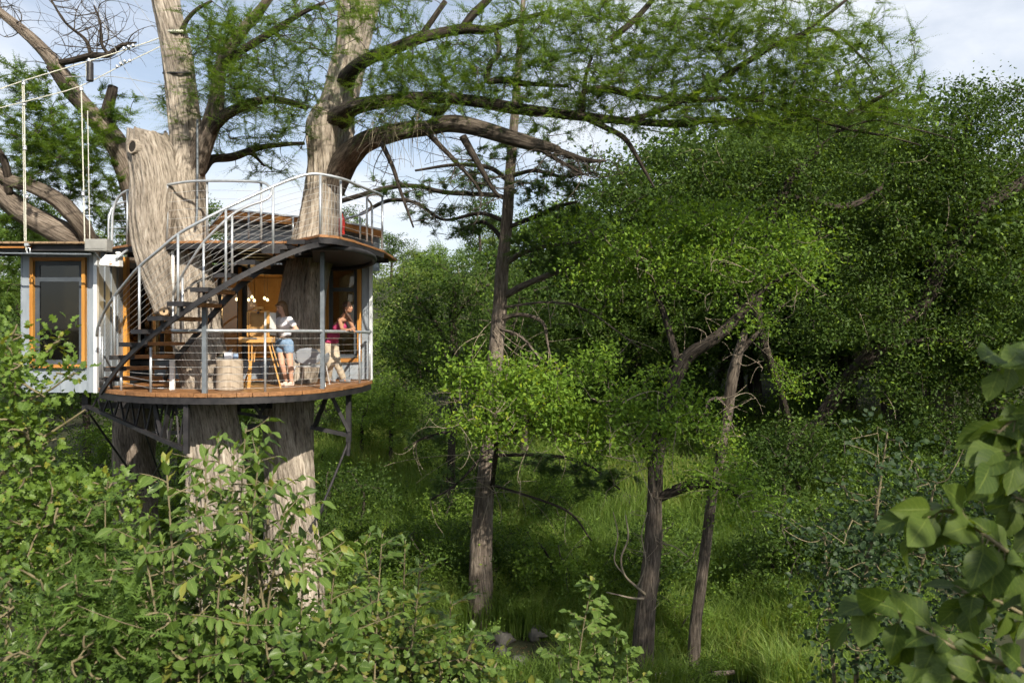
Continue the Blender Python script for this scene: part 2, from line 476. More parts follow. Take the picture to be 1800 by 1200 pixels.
def window(axis, fixed, u0, u1, z0, z1, face, transom=None, name='window', trim=0.065):
    """orange timber casing, dark sash, panes"""
    def bx(mb, a, b, c, d, off, th):
        if axis == 0: mb.box(((a + b) / 2, fixed + off, (c + d) / 2), (b - a, th, d - c))
        else: mb.box((fixed + off, (a + b) / 2, (c + d) / 2), (th, b - a, d - c))
        return mb
    pts = MB(); bx(pts, u0 + trim, u1 - trim, z0 + trim, z0 + trim + 0.09, 0, 0.05)
    s = 0.085
    sash = MB()
    a, b, c, d = u0 + trim, u1 - trim, z0 + trim, z1 - trim
    bx(sash, a, b, c, c + s, 0, 0.05); bx(sash, a, b, d - s, d, 0, 0.05)
    bx(sash, a, a + s, c + s, d - s, 0, 0.05); bx(sash, b - s, b, c + s, d - s, 0, 0.05)
    if transom: bx(sash, a + s, b - s, transom - s / 2, transom + s / 2, 0, 0.05)
    w = sash.build(name, M['sash'], house)
    for nm, q in (('casing', (u0, u0 + trim, z0, z1)), ('casing', (u1 - trim, u1, z0, z1))):
        bx(MB(), *q, face * 0.035, 0.13).build(nm, M['wood_z'], w)
    bx(MB(), u0 + trim, u1 - trim, z1 - trim, z1, face * 0.03, 0.12).build('head', M['wood_x'] if axis == 0 else M['deck_y'], w)
    bx(MB(), u0 + trim, u1 - trim, z0, z0 + trim, face * 0.04, 0.14).build('sill', M['wood_x'] if axis == 0 else M['deck_y'], w)
    rows = [(c + s, d - s)] if not transom else [(c + s, transom - s / 2), (transom + s / 2, d - s)]
    for z_a, z_b in rows:
        bx(MB(), a + s, b - s, z_a, z_b, 0, 0.012).build('pane', M['glass_dark'], w)
    return w

# the bay at the left
zb0, zb1 = CZ - 1.04, CZ + 1.66
wz0, wz1 = zpx(646, YB), zpx(453, YB)
wx0, wx1 = xpx(57, YB), xpx(154, YB)
clad('bay_wall', 0, YB, BX0, BX1, zb0, zb1, (wx0, wx1, wz0, wz1))
window(0, YB, wx0, wx1, wz0, wz1, -1, transom=zpx(491, YB))
y_door = 16.25
clad('bay_side_wall', 1, BX1, YB + 0.05, y_door, zb0, zb1, None, face=1)
MB().box((BX1 + 0.03, YB - 0.035, (zb0 + zb1) / 2), (0.07, 0.07, zb1 - zb0)).build('corner_trim', M['flashing'], house)
# side door of the bay: timber jamb and dark glazed leaf
d = MB().box((BX1, (y_door + YW) / 2 + 0.05, zb0 + 0.18), (0.05, YW - y_door - 0.12, 0.16)).box((BX1, (y_door + YW) / 2 + 0.05, zb1 - 0.15), (0.05, YW - y_door - 0.12, 0.12)).box((BX1, y_door + 0.17, (zb0 + zb1) / 2), (0.051, 0.1, zb1 - zb0 - .2)).box((BX1, YW - 0.06, (zb0 + zb1) / 2), (0.051, 0.1, zb1 - zb0 - .2)).build('door', M['dark_frame'], house)
MB().box((BX1, (y_door + YW) / 2 + 0.05, (zb0 + zb1) / 2), (0.012, YW - y_door - 0.3, zb1 - zb0 - 0.4)).build('pane', M['glass'], d)
MB().box((BX1 + 0.03, y_door + 0.06, (zb0 + zb1) / 2), (0.13, 0.11, zb1 - zb0 - 0.02)).build('door_jamb', M['wood_z'], house)
MB().box((BX0 + 0.02, (YB + 21) / 2 + .1, (zb0 + zb1) / 2), (0.06, 21 - YB - .3, zb1 - zb0)).build('outer_wall', M['panel'], house)
RXB = -4.5      # the right end runs back at a slant
MB().box(((BX0 + RXB) / 2, 21.0, (zb0 + zb1) / 2), (RXB - BX0 - .1, 0.06, zb1 - zb0 - .02)).build('rear_wall', M['interior'], house)
plan = [(BX0 + .06, YW + .06), (RX - .06, YW + .06), (RXB - .06, 20.95), (BX0 + .06, 20.95)]
MB().prism(plan, zb0 + .005, zb0 + .095).box(((BX0 + BX1) / 2, (YB + YW) / 2 + .05, zb0 + 0.05), (BX1 - BX0 - .12, YW - YB - .05, 0.09)).build('interior_floor', M['interior'], house)
MB().prism(plan, zb1 - .09, zb1 - .03).box(((BX0 + BX1) / 2, (YB + YW) / 2 + .05, zb1 - 0.05), (BX1 - BX0 - .12, YW - YB - .05, 0.06)).build('interior_ceiling', M['interior'], house)
MB().beam((RX - .03, YW + .04, (zb0 + zb1) / 2), (RXB - .03, 21, (zb0 + zb1) / 2), .06, zb1 - zb0).build('end_wall', M['panel'], house)
# eave over the bay
MB().box(((BX0 + BX1) / 2 - 0.6, YB + 0.2, zb1 + 0.035), (BX1 - BX0 + 1.5, 1.3, 0.055)).build('bay_eave', M['black_steel'], house)

# front wall behind the deck: low wall and glazed doors, then the right window
gx0, gx1 = xpx(383, YW), xpx(512, YW)
low = zpx(634, YW)
clad('low_wall', 0, YW, xpx(268, YW) + .05, gx1, ZL + 0.02, low)
fr = MB()
for px, w in ((286, .08), (340, .07), (387, .09), (426, .20), (500, .08)):
    x = xpx(px, YW); fr.box((x, YW, (low + zb1) / 2), (w, 0.08, zb1 - low))
fr.box(((BX1 + gx1) / 2, YW, zb1 - 0.16), (gx1 - BX1 - 0.02, 0.078, 0.20)).box(((BX1 + gx1) / 2, YW, low + 0.04), (gx1 - BX1 - 0.02, 0.078, 0.07))
gd = fr.build('glazed_front', M['dark_frame'], house)
for a, b in ((270, 286), (286, 340), (340, 387), (387, 426), (426, 500)):
    x0, x1 = xpx(a, YW) + .05, xpx(b, YW) - .05
    MB().box(((x0 + x1) / 2, YW, (low + zb1) / 2), (x1 - x0, 0.012, zb1 - low - .2)).build('pane', M['glass'], gd)
MB().box((xpx(424, YW), YW - 0.07, (ZL + zb1) / 2 + .05), (0.075, 0.05, zb1 - ZL - .3)).build('door_post', M['wood_z'], house)
rwx0, rwx1, rwz0, rwz1 = xpx(572, YW), xpx(636, YW), zpx(636, YW), zpx(456, YW)
clad('right_wall', 0, YW, gx1 + .002, RX, ZL + 0.02, zb1, (rwx0, rwx1, rwz0, rwz1))
window(0, YW, rwx0, rwx1, rwz0, rwz1, -1, transom=zpx(509, YW), trim=0.085)
MB().box((RX + 0.03, YW - 0.03, (ZL + zb1) / 2), (0.07, 0.07, zb1 - ZL - .02)).build('corner_trim', M['flashing'], house)

# raised roof behind the roof deck
yr = 17.8
rp = [(366, 398), (396, 366), (524, 379.5), (602, 388), (671, 402)]
top = [(xpx(a, yr), zpx(b, yr)) for a, b in rp]
prof = top + [(x, z - 0.035) for x, z in reversed(top)]
nb = len(prof); bk_ = [(min(x, -4.2 + .9 * i * 0), z) for i, (x, z) in enumerate(prof)]
MB().add([(x, yr, z) for x, z in prof] + [(x, 20.6, z) for x, z in bk_], [tuple(range(nb - 1, -1, -1)), tuple(range(nb, 2 * nb))] + [(i, (i + 1) % nb, nb + (i + 1) % nb, nb + i) for i in range(nb)]).build('metal_roof', M['flashing'], house)
prof2 = [(x + 0.02 * (i == 0), z - 0.038) for i, (x, z) in enumerate(top)]; prof2 = prof2 + [(x, z - 0.17) for x, z in reversed(prof2)]
MB().prism_y(prof2[::-1], yr + 0.03, yr + 0.12).build('fascia', M['wood_x'], house)
wt = [(top[0][0] + .25, ZU - .2), (top[-1][0] - .15, ZU - .2), (top[-1][0] - .15, top[-1][1] - 0.06), (top[1][0], top[1][1] - 0.06), (top[0][0] + .25, top[0][1] + .15)]
MB().prism_y(wt, yr + 0.55, yr + 0.62).build('clerestory_wall', M['panel'], house)
for a, b in ((404, 436), (440, 474), (478, 508)):
    x0, x1 = xpx(a, yr + .5), xpx(b, yr + .5)
    MB().box(((x0 + x1) / 2, yr + 0.535, zpx(397, yr + .5)), (x1 - x0, 0.02, 0.12)).build('clerestory_pane', M['sash'], house)

# warm interior lamps
lamp_spots = [(416, 526, 19.2), (437, 527, 19.0), (443, 522, 19.3), (447, 528, 18.8), (465, 524, 19.5), (470, 527, 19.3), (98, 522, 18.6), (104, 523, 18.8)]
fix = empty('pendant_lamp_cluster', P(443, 505, 19.0), 'cluster of small lit warm bulbs hanging inside behind the glass doors', 'lamp')
fix2 = empty('pendant_lamp', P(101, 505, 18.7), 'pair of lit bulbs seen through the bay window', 'lamp')
for i, s in enumerate(lamp_spots):
    p = P(*s); par = fix if i < 6 else fix2
    MB().lathe(p - Vector((0, 0, .035)), [(.008, 0), (.03, .015), (.035, .035), (.02, .06), (.01, .075)], 10).build('bulb', M['bulb'], par, smooth=True)
    MB().tube([p + Vector((0, 0, .04)), Vector((p.x, p.y, zb1 - .1))], .006, 5).build('cord', M['dark_frame'], par)
for nm, p, e in (('pendant_light', P(443, 520, 19.0) - Vector((0, 0, .1)), 130), ('pendant_light', P(101, 520, 18.7), 8)):
    ld = bpy.data.lights.new(nm, 'POINT'); ld.energy = e; ld.color = (1.0, .62, .26); ld.shadow_soft_size = .08
    lo = bpy.data.objects.new(nm, ld); COL.objects.link(lo); lo.location = p + Vector((0, -.05, -.12))

# ------------------------------------------------------------------ lower deck
edge_px = [(172, 14.85), (200, 14.2), (262, 13.6), (360, 13.4), (440, 13.55), (505, 13.9), (552, 14.35), (590, 15.0), (622, 15.9), (643, 16.7), (654, 17.5)]
edgeL = catmull([((px - 900) / F * d, d, ZL) for px, d in edge_px], 0.05)
def edge_fn(E): 
    return lambda x: float(np.interp(x, E[:, 0], E[:, 1]))
eL = edge_fn(edgeL)
deck = empty('lower_deck', (-5.4, 15.4, ZL - .2), 'curved lower wooden deck of orange boards on a black steel rim', 'deck')
x = edgeL[0, 0] + .01; wdt = 0.235
while x < edgeL[-1, 0] - 0.02:
    x1 = min(x + wdt, edgeL[-1, 0])
    a, c = x + .004, x1 - .005
    q = rng.uniform(-.012, .012)
    MB().prism([(a, eL(a) + q), ((a + c) / 2, eL((a + c) / 2) + q), (c, eL(c) + q), (c, YW - .04), (a, YW - .04)], ZL - 0.072, ZL + rng.uniform(-.003, .003)).build('plank', M['deck_y'], deck, bevel=.006)
    x = x1
def ribbon(E, z0, z1, th, inset=0.0):
    """curved flat steel band along an edge curve"""
    mb = MB(); C = E[:, :3].copy(); T, _, _ = frames(C)
    nrm = np.stack([-T[:, 1], T[:, 0], 0 * T[:, 0]], 1)
    A = C + nrm * inset; B = C + nrm * (inset + th)
    for z in (z0, z1): A = A.copy(); 
    m = len(C); V = []
    for i in range(m):
        V += [(A[i, 0], A[i, 1], z0), (B[i, 0], B[i, 1], z0), (B[i, 0], B[i, 1], z1), (A[i, 0], A[i, 1], z1)]
    Fs = [(0, 1, 2, 3), tuple((m - 1) * 4 + k for k in (3, 2, 1, 0))]
    for i in range(m - 1):
        for k in range(4): Fs.append((i * 4 + k, (i + 1) * 4 + k, (i + 1) * 4 + (k + 1) % 4, i * 4 + (k + 1) % 4))
    return mb.add(V, Fs)
ribbon(edgeL, ZL - 0.19, ZL - 0.076, 0.06, 0.015).build('rim_beam', M['black_steel'], deck)
for y in (14.4, 15.1, 15.8, 16.5, 17.2):
    xa = [p for p in edgeL if p[1] < y]
    x0 = max(min(p[0] for p in xa), -7.7) + .08; x1 = max(p[0] for p in xa) - .08
    MB().box(((x0 + x1) / 2, y, ZL - .125), (x1 - x0, .05, .10)).build('joist', M['black_steel'], deck)

# ------------------------------------------------------------------ steel support frame under the deck
sup = empty('support_frame', (-6, 15.5, ZL - 1.5), 'black steel truss and tie rods carrying the deck from the trunks', 'steel frame')
def sb(name, a, b, w=.07, h=.07, mat='black_steel'):
    return MB().beam(P(*a), P(*b), w, h).build(name, M[mat], sup)
def srod(a, b, r=.02): return MB().tube([P(*a), P(*b)], r, 7, smooth_curve=False).build('tie_rod', M['black_steel'], sup)
sb('post', (328, 702, 13.55), (328, 797, 13.55), .085, .085)
sb('bottom_chord', (150, 712, 15.6), (322, 789, 13.55), .06, .07)
sb('corner_post', (152, 688, 15.6), (152, 722, 15.6), .12, .12)
for i in range(9):       # zigzag struts between rim and bottom chord
    t0, t1, t2 = i / 9, (i + .5) / 9, (i + 1) / 9
    D = lambda t: 15.55 - 2.0 * t
    up = lambda t: (152 + 176 * t, 698 + 4 * t, D(t) + .05)
    lo = lambda t: (152 + 172 * t, 713 + 76 * t, D(t))
    if i > 0: sb('strut', up(t0), lo(t1), .03, .03)
    sb('strut', lo(t1), up(t2), .03, .03)
sb('strut', (300, 702, 13.7), (286, 772, 14.0), .07, .07); sb('strut', (270, 702, 14.0), (286, 772, 14.0), .06, .06)
sb('cross_beam', (180, 712, 16.6), (480, 712, 16.2), .12, .12)
sb('cross_beam', (270, 760, 16.4), (320, 760, 15.6), .07, .07)
sb('post', (613, 684, 16.2), (613, 776, 16.2), .10, .10)
sb('strut', (577, 690, 16.0), (553, 750, 16.1)); sb('strut', (580, 690, 16.0), (613, 758, 16.15))
sb('bottom_chord', (546, 750, 16.1), (613, 765, 16.2), .08, .08)
sb('strut', (415, 700, 15.2), (420, 728, 15.3)); sb('strut', (440, 700, 15.3), (462, 735, 15.4), .06, .06); sb('strut', (470, 700, 15.4), (455, 735, 15.4), .06, .06)
sb('bottom_chord', (400, 722, 15.0), (470, 734, 15.6), .06, .06); sb('cross_beam', (410, 750, 15.4), (470, 748, 15.7), .09, .09)
srod((158, 728, 15.6), (252, 861, 17.3), .022); srod((310, 766, 14.2), (257, 858, 17.2)); srod((257, 766, 15.4), (292, 867, 16.6), .018)
srod((613, 775, 16.2), (560, 905, 15.9), .028)
MB().tube([P(613, 770, 16.2), P(611, 800, 16.2)], .05, 8).build('clevis', M['black_steel'], sup)
MB().tube([P(566, 893, 15.9), P(556, 911, 15.9)], .055, 8).build('clevis', M['black_steel'], sup)

# ------------------------------------------------------------------ roof deck
edge_u = [(192, 15.35), (240, 14.75), (300, 14.4), (380, 14.3), (460, 14.35), (505, 14.4)]
edge_u2 = [(505, 14.4), (562, 13.45)]
edge_u3 = [(562, 13.45), (600, 13.75), (640, 14.75), (676, 15.95)]
def ecurve(e): return catmull([((px - 900) / F * d, d, ZU) for px, d in e], 0.06)
EU = [ecurve(edge_u), ecurve(edge_u2), ecurve(edge_u3)]
edgeU = np.vstack([EU[0], EU[1][1:], EU[2][1:]])
eU = edge_fn(edgeU)
rdeck = empty('roof_deck', (-5.2, 16, ZU - .1), 'upper roof terrace of orange boards with a dark steel rim above the stairs', 'deck')
holes = [(-5.95, 14.95, .62), (-3.95, 16.0, .60)]
x = edgeU[0, 0] + .01
while x < edgeU[-1, 0] - 0.02:
    x1 = min(x + .145, edgeU[-1, 0]); a, c = x + .003, x1 - .004
    y_b = 17.7
    spans = [(max(eU(a), eU(c)), y_b)]
    MB().prism([(a, eU(a)), (c, eU(c)), (c, y_b), (a, y_b)], ZU - .045, ZU + rng.uniform(-.003, .003)).build('plank', M['deck_y'], rdeck, bevel=.005)
    x = x1
for k, e in enumerate(EU):
    ribbon(e, ZU - .145, ZU - .048, .05, .012).build('rim_beam', M['black_steel'], rdeck)
for y in (14.7, 15.3, 15.9, 16.5, 17.1):
    xa = edgeU[edgeU[:, 1] < y]
    MB().box(((xa[:, 0].min() + xa[:, 0].max()) / 2, y, ZU - .095), (xa[:, 0].max() - xa[:, 0].min() - .2, .05, .09)).build('joist', M['black_steel'], rdeck)
ring = catmull([P(548, 437, 13.95), P(600, 436, 14.0), P(640, 444, 14.6), P(657, 453, 15.4), P(652, 463, 16.2), P(620, 470, 17.0), P(570, 472, 17.4)], .08)
rb = MB().tube(ring, .055, 8, step=.1).build('ring_beam', M['black_steel'], rdeck, smooth=True)
ring2 = np.vstack([ring[::4]]); c0 = ring.mean(0)
vv = [tuple(p + np.array([0, 0, .05])) for p in ring2] + [(P(545, 440, 16.5).x, 16.8, ZU - .2)]
MB().add(vv, [tuple(range(len(vv)))]).add([(a, b_, c_ - .03) for a, b_, c_ in vv], [tuple(range(len(vv) - 1, -1, -1))]).build('soffit', M['black_steel'], rdeck)

# ------------------------------------------------------------------ railings
def rail(mb_name, pts, r, par, mat='galv', step=.08): return MB().tube(pts, r, 8, step=step).build(mb_name, M[mat], par, smooth=True)
def post(px, y0, y1, d, par, r=.022, mat='galv', name='post'):
    return MB().tube([P(px, y1, d), P(px, y0, d)], r, 8, smooth_curve=False).build(name, M[mat], par, smooth=True)
def dl(px):   # depth of the lower deck's edge at a pixel column
    return float(np.interp(px, [e[0] for e in edge_px], [e[1] for e in edge_px])) + .09
def yl(d, z): return HY - (z - CZ) / d * F

lr = empty('deck_railing', (-4.5, 14.2, ZL), 'galvanised handrail with thin steel cables along the lower deck edge', 'railing')
ZR = CZ + 0.125
cols = [298, 330, 360, 400, 440, 466, 505, 535, 567, 590, 610, 632, 650]
rail('handrail', [Vector((xpx(c, dl(c)), dl(c), ZR)) for c in cols], .030, lr)
for c, z1 in ((466, ZR - .03), (632, ZR - .03), (650, ZR - .03)):
    post(c, yl(dl(c), z1), yl(dl(c), ZL), dl(c), lr)
for c, pytop in ((213, 652), (265, 610)):
    post(c, pytop, yl(dl(c), ZL), dl(c), lr, .024)
MB().box((xpx(303, 14.4), 14.4, (zpx(632, 14.4) + ZL) / 2), (.085, .05, zpx(632, 14.4) - ZL)).build('post', M['white'], lr)
MB().box((xpx(360, dl(360)), dl(360), (zpx(540, 13.5) + ZL - .1) / 2), (.075, .075, zpx(540, 13.5) - ZL + .1)).build('stair_post', M['grey_steel'], lr)
MB().box((xpx(567, dl(567)), dl(567), (ZU - .1 + ZL - .1) / 2), (.075, .075, ZU - ZL)).build('tall_post', M['grey_steel'], lr)
for k in range(8):
    z = ZL + .07 + k * .122
    cc = [c for c in ([265] if k < 6 else [300]) + [303, 330, 360, 400, 440, 466, 505, 535, 567, 590, 610, 632, 650]]
    MB().tube([Vector((xpx(c, dl(c)), dl(c), z)) for c in cc], .0034, 5, step=.12).build('cable', M['cable'], lr)
    if k < 6:
        p = Vector((xpx(268 + 3 * (k % 2), dl(268)) + .09, dl(270), z))
        MB().tube([p, p + Vector((.10, .0, 0))], .011, 6).build('turnbuckle', M['galv'], lr)
        if k < 3:
            MB().tube([Vector((xpx(265, dl(265)), dl(265), z)), Vector((xpx(213, dl(213)), dl(213), min(z + .08, ZL + .34)))], .004, 5).build('cable', M['cable'], lr)

# ------------------------------------------------------------------ curved stair
st = empty('curved_stair', (-6, 13.6, ZL), 'curved stair with orange wood treads between black steel stringers', 'stair')
trL = [(177, 662, 14.6), (184, 644, 14.3), (196, 624, 13.95), (217, 601, 13.55), (240, 578, 13.2), (272, 553, 12.95), (308, 528, 12.85), (350, 504, 12.85), (390, 481, 12.95), (432, 460, 13.1), (476, 442, 13.25), (520, 426, 13.4)]
trR = [(286, 662, 15.0), (292, 644, 14.85), (304, 624, 14.6), (318, 602, 14.4), (338, 581, 14.1), (356, 561, 14.0), (378, 537, 13.9), (400, 513, 13.9), (430, 487, 13.95), (462, 464, 14.05), (504, 444, 14.15), (548, 428, 14.3)]
so = [(177, 690, 14.55), (198, 660, 14.2), (222, 630, 13.75), (262, 594, 13.3), (318, 552, 12.95), (380, 511, 12.9), (440, 477, 13.0), (500, 449, 13.2), (545, 433, 13.4), (578, 427, 13.7)]
si = [(290, 668, 14.9), (302, 640, 14.6), (330, 606, 14.25), (366, 562, 14.0), (404, 520, 13.9), (440, 488, 13.95), (490, 456, 14.1), (548, 438, 14.35)]
def band(pts, h, w, name, par):
    """a flat steel stringer that follows a rising curve, h deep and w thick"""
    C = catmull([tuple(P(*p)) for p in pts], .08); T, _, _ = frames(C)
    sd = np.stack([-T[:, 1], T[:, 0], 0 * T[:, 0]], 1); sd /= np.linalg.norm(sd, axis=1)[:, None]
    up = np.cross(T, sd) * -1; up *= np.sign(up[:, 2:3])
    V = []
    for c, s_, u in zip(C, sd, up):
        V += [c - s_ * w / 2 - u * h / 2, c + s_ * w / 2 - u * h / 2, c + s_ * w / 2 + u * h / 2, c - s_ * w / 2 + u * h / 2]
    m = len(C); Fs = [(0, 1, 2, 3), tuple((m - 1) * 4 + k for k in (3, 2, 1, 0))]
    for i in range(m - 1):
        for k in range(4): Fs.append((i * 4 + k, (i + 1) * 4 + k, (i + 1) * 4 + (k + 1) % 4, i * 4 + (k + 1) % 4))
    return MB().add(V, Fs).build(name, M['black_steel'], par)
band(so, .088, .035, 'stringer', st)
band(si, .10, .035, 'stringer', st)
for k in range(12):
    a, b = P(*trL[k]), P(*trR[k]); z = (a.z + b.z) / 2; a.z = b.z = z
    dv = (b - a).normalized(); sd = Vector((-dv.y, dv.x, 0))
    tr = MB().beam(a + dv * .02 - Vector((0, 0, .028)), b - Vector((0, 0, .028)), .28, .062).build('tread', M['tread'], st, bevel=.005)
    tray = MB().beam(a + sd * -.148 - Vector((0, 0, .035)), a + dv * .34 + sd * -.148 - Vector((0, 0, .035)), .012, .075).beam(a + sd * -.15 - Vector((0, 0, .035)), a + sd * .15 - Vector((0, 0, .035)), .012, .075).beam(a + sd * .148 - Vector((0, 0, .035)), b + sd * .148 - Vector((0, 0, .035)), .012, .06)
    tray.build('steel_tray', M['black_steel'], tr)
    q = a + dv * .16
    s0 = min(np.array([tuple(P(*p)) for p in so]), key=lambda w: (w[0] - q.x) ** 2 + (w[1] - q.y) ** 2)
    MB().beam(q - Vector((0, 0, .06)), Vector((q.x + .02, q.y, z - .24)), .035, .035).build('bracket', M['black_steel'], tr)

outer = [(170, 590, 14.75), (173, 572, 14.6), (185, 545, 14.35), (201, 521, 14.0), (222, 495, 13.7), (245, 469, 13.35), (278, 441, 13.05), (313, 412, 12.9), (355, 388, 12.85), (397, 366, 12.95), (440, 346, 13.1), (480, 328, 13.25), (515, 314, 13.35), (540, 307, 13.42), (563, 306.5, 13.5), (600, 314, 13.75), (625, 324, 14.3), (650, 334, 15.0), (667, 341, 15.6), (672.5, 345, 15.9)]
outerP = [P(*p) for p in outer]
sr = empty('stair_railing', (-6, 13.5, ZL), 'galvanised tube handrail with sloping cables along the outer side of the stair', 'railing')
rail('handrail', outerP, .026, sr)
for px, y0, y1, d in ((176, 574, 664, 14.55), (201, 521, 626, 13.95), (245, 469, 602, 13.3), (313, 412, 555, 12.88), (397, 366, 508, 12.95), (480, 328, 446, 13.25), (563, 307, 416, 13.5)):
    post(px, y0, y1, d, sr)
post(180, 591, 664, 14.45, sr, .016)
lowc = [(176, 652, 14.55), (201, 612, 13.95), (245, 574, 13.3), (313, 520, 12.88), (397, 474, 12.95), (480, 432, 13.25), (563, 402, 13.5)]
hic = [(176, 574, 14.55), (201, 521, 13.95), (245, 469, 13.3), (313, 412, 12.88), (397, 366, 12.95), (480, 328, 13.25), (563, 307, 13.5)]
for k in range(9):
    t = (k + .35) / 9.4
    MB().tube([P(a[0], a[1] + (b[1] - a[1]) * t, a[2]) for a, b in zip(lowc, hic)], .0032, 5, step=.12).build('cable', M['cable'], sr)
# inner stair rail and the terrace rail it runs into
ir = empty('inner_stair_railing', (-5.4, 14.2, ZL + 1), 'inner galvanised stair handrail looping back into the terrace rail beside the big trunk', 'railing')
inner = [(294, 325, 14.5), (330, 319.5, 14.4), (364, 318, 14.35), (410, 318, 14.3), (456, 320, 14.3), (470, 325, 14.2), (477, 334, 14.1), (474, 346, 14.05), (460, 354, 14.0), (437, 362, 13.95), (410, 376, 13.9), (385, 398, 13.85), (358, 426, 13.9), (340, 452, 14.0), (322, 481, 14.2), (308, 508, 14.4), (304, 518, 14.5)]
rail('handrail', [P(*p) for p in inner], .024, ir)
for px, y0, y1, d in ((294, 325, 425, 14.5), (364, 318, 421, 14.4), (459, 321, 421, 14.35), (408, 377, 484, 13.9), (358, 426, 535, 13.9), (321, 482, 580, 14.25), (304, 518, 600, 14.5)):
    post(px, y0, y1, d, ir)
post(304, 440, 518, 14.55, ir, .03, 'white')
for k in range(6):
    t = (k + .6) / 6.6
    MB().tube([P(294, 425 - 100 * t, 14.5), P(364, 421 - 102 * t, 14.4), P(459, 421 - 100 * t, 14.35)], .0032, 5).build('cable', M['cable'], ir)
    MB().tube([P(321, 572 - 88 * t, 14.25), P(358, 526 - 98 * t, 13.9), P(408, 478 - 98 * t, 13.9), P(470, 440 - 90 * t, 14.0)], .0028, 5).build('cable', M['cable'], ir)
# terrace rail around the right trunk
tr_ = empty('terrace_railing', (-3.2, 15, ZU), 'galvanised terrace railing curving round the right hand trunk', 'railing')
for px, y0, y1, d in ((599, 315, 420, 13.85), (672, 346, 437, 15.9), (645, 347, 425, 16.3), (654, 365, 428, 16.4), (633, 381, 421, 17.0)):
    post(px, y0, y1, d, tr_)
rail('return_rail', [P(672, 346, 15.9), P(660, 341, 16.1), (P(645, 347, 16.3)), P(653, 360, 16.5), P(646, 372, 16.8), P(625, 380, 17.2), P(602, 386, 17.4)], .022, tr_)
for k in range(7):
    t = (k + .6) / 7.6
    MB().tube([P(563, 414 - 106 * t, 13.5), P(599, 419 - 103 * t, 13.85), P(640, 430 - 98 * t, 14.75), P(672, 437 - 90 * t, 15.9)], .0028, 5).build('cable', M['cable'], tr_)
# wire mesh guard round the trunk
for k in range(6):
    px = 567 + k * 5.4
    MB().tube([P(px, 322 + k, 13.6 + .04 * k), P(px, 412 + k, 13.6 + .04 * k)], .003, 4).build('mesh_wire', M['cable'], tr_)
# rear terrace rail posts and left terrace rail
rr = empty('rear_terrace_railing', (-5, 17.4, ZU), 'short galvanised railing at the back of the terrace before the raised roof', 'railing')
for px, y0 in ((437, 374), (515, 381)):
    post(px, y0, 420, 17.0, rr, .02)
for k in range(4):
    MB().tube([P(400, 412 - k * 9, 17.0), P(437, 413 - k * 9.4, 17.0), P(515, 415 - k * 8.4, 17.0)], .0032, 4).build('cable', M['cable'], rr)
ltr = empty('left_terrace_railing', (-7.5, 15.3, ZU), 'short hooped galvanised railing at the left end of the terrace', 'railing')
rail('handrail', [P(196.5, 433, 15.3), P(197, 400, 15.3), P(198.5, 372, 15.3), (P(206, 350, 15.3)), P(222, 336, 15.2), P(243, 334.5, 15.2)], .026, ltr)
rail('handrail', [P(191, 424, 15.8), P(191.5, 385, 15.8), P(200, 362, 15.9), P(224, 354, 15.9), P(250, 354, 15.9)], .02, ltr)
post(224, 337, 431, 15.2, ltr); post(191, 378, 424, 15.8, ltr, .02)
for k in range(6):
    MB().tube([P(197, 425 - k * 12, 15.3), P(224, 424 - k * 12, 15.2)], .0035, 4).build('cable', M['cable'], ltr)

# ------------------------------------------------------------------ suspended walkway at the left
wk = empty('suspended_walkway', (-9.8, 14.8, ZU), 'narrow wooden walkway on a dark frame hung from pale ropes at the left', 'walkway')
x = -12.2; wz = CZ + 1.735
while x < -7.85:
    MB().box((x + .07, 15.05, wz), (.132, 1.15, .04)).build('plank', M['weathered'], wk, bevel=.004)
    x += .14
MB().box((-10.0, 14.62, wz - .085), (4.4, .05, .11)).build('edge_beam', M['black_steel'], wk)
MB().box((-10.0, 15.5, wz - .085), (4.4, .05, .11)).build('edge_beam', M['black_steel'], wk)
MB().box((-10.4, 14.56, wz - .075), (3.2, .05, .04)).build('timber_batten', M['wood_x'], wk)
MB().tube([P(0, 445, 14.45), P(160, 447, 14.45)], .018, 6).build('conduit', M['grey_steel'], wk)
def rope(par, pts, r, name='rope', mat='rope'): return MB().tube([P(*p) for p in pts], r, 6, step=.3).build(name, M[mat], par)
rope(wk, [(42, 142, 14.5), (46, 440, 14.5)], .012); rope(wk, [(39, 148, 14.5), (43, 432, 14.5)], .008)
rope(wk, [(143, 160, 14.7), (149, 428, 14.6)], .012); rope(wk, [(154, 195, 14.7), (158, 428, 14.6)], .009)
for px, y, d in ((42, 146, 14.5), (43, 182, 14.5), (44, 260, 14.5), (143, 156, 14.7), (146, 340, 14.6), (47, 345, 14.5)):
    p = P(px, y, d); MB().lathe(p - Vector((0, 0, .05)), [(.012, 0), (.035, .02), (.03, .06), (.04, .07), (.012, .1)], 8).build('rope_clamp', M['galv'], wk)
MB().box(P(48, 430, 14.5), (.08, .06, .05)).build('hanger_plate', M['galv'], wk)
lp = P(50, 441, 14.45)
MB().tube([lp + Vector((.03 * math.sin(a), 0, .06 * math.cos(a))) for a in np.linspace(0, 2 * math.pi, 13)], .009, 6).build('hook_loop', M['galv'], wk)

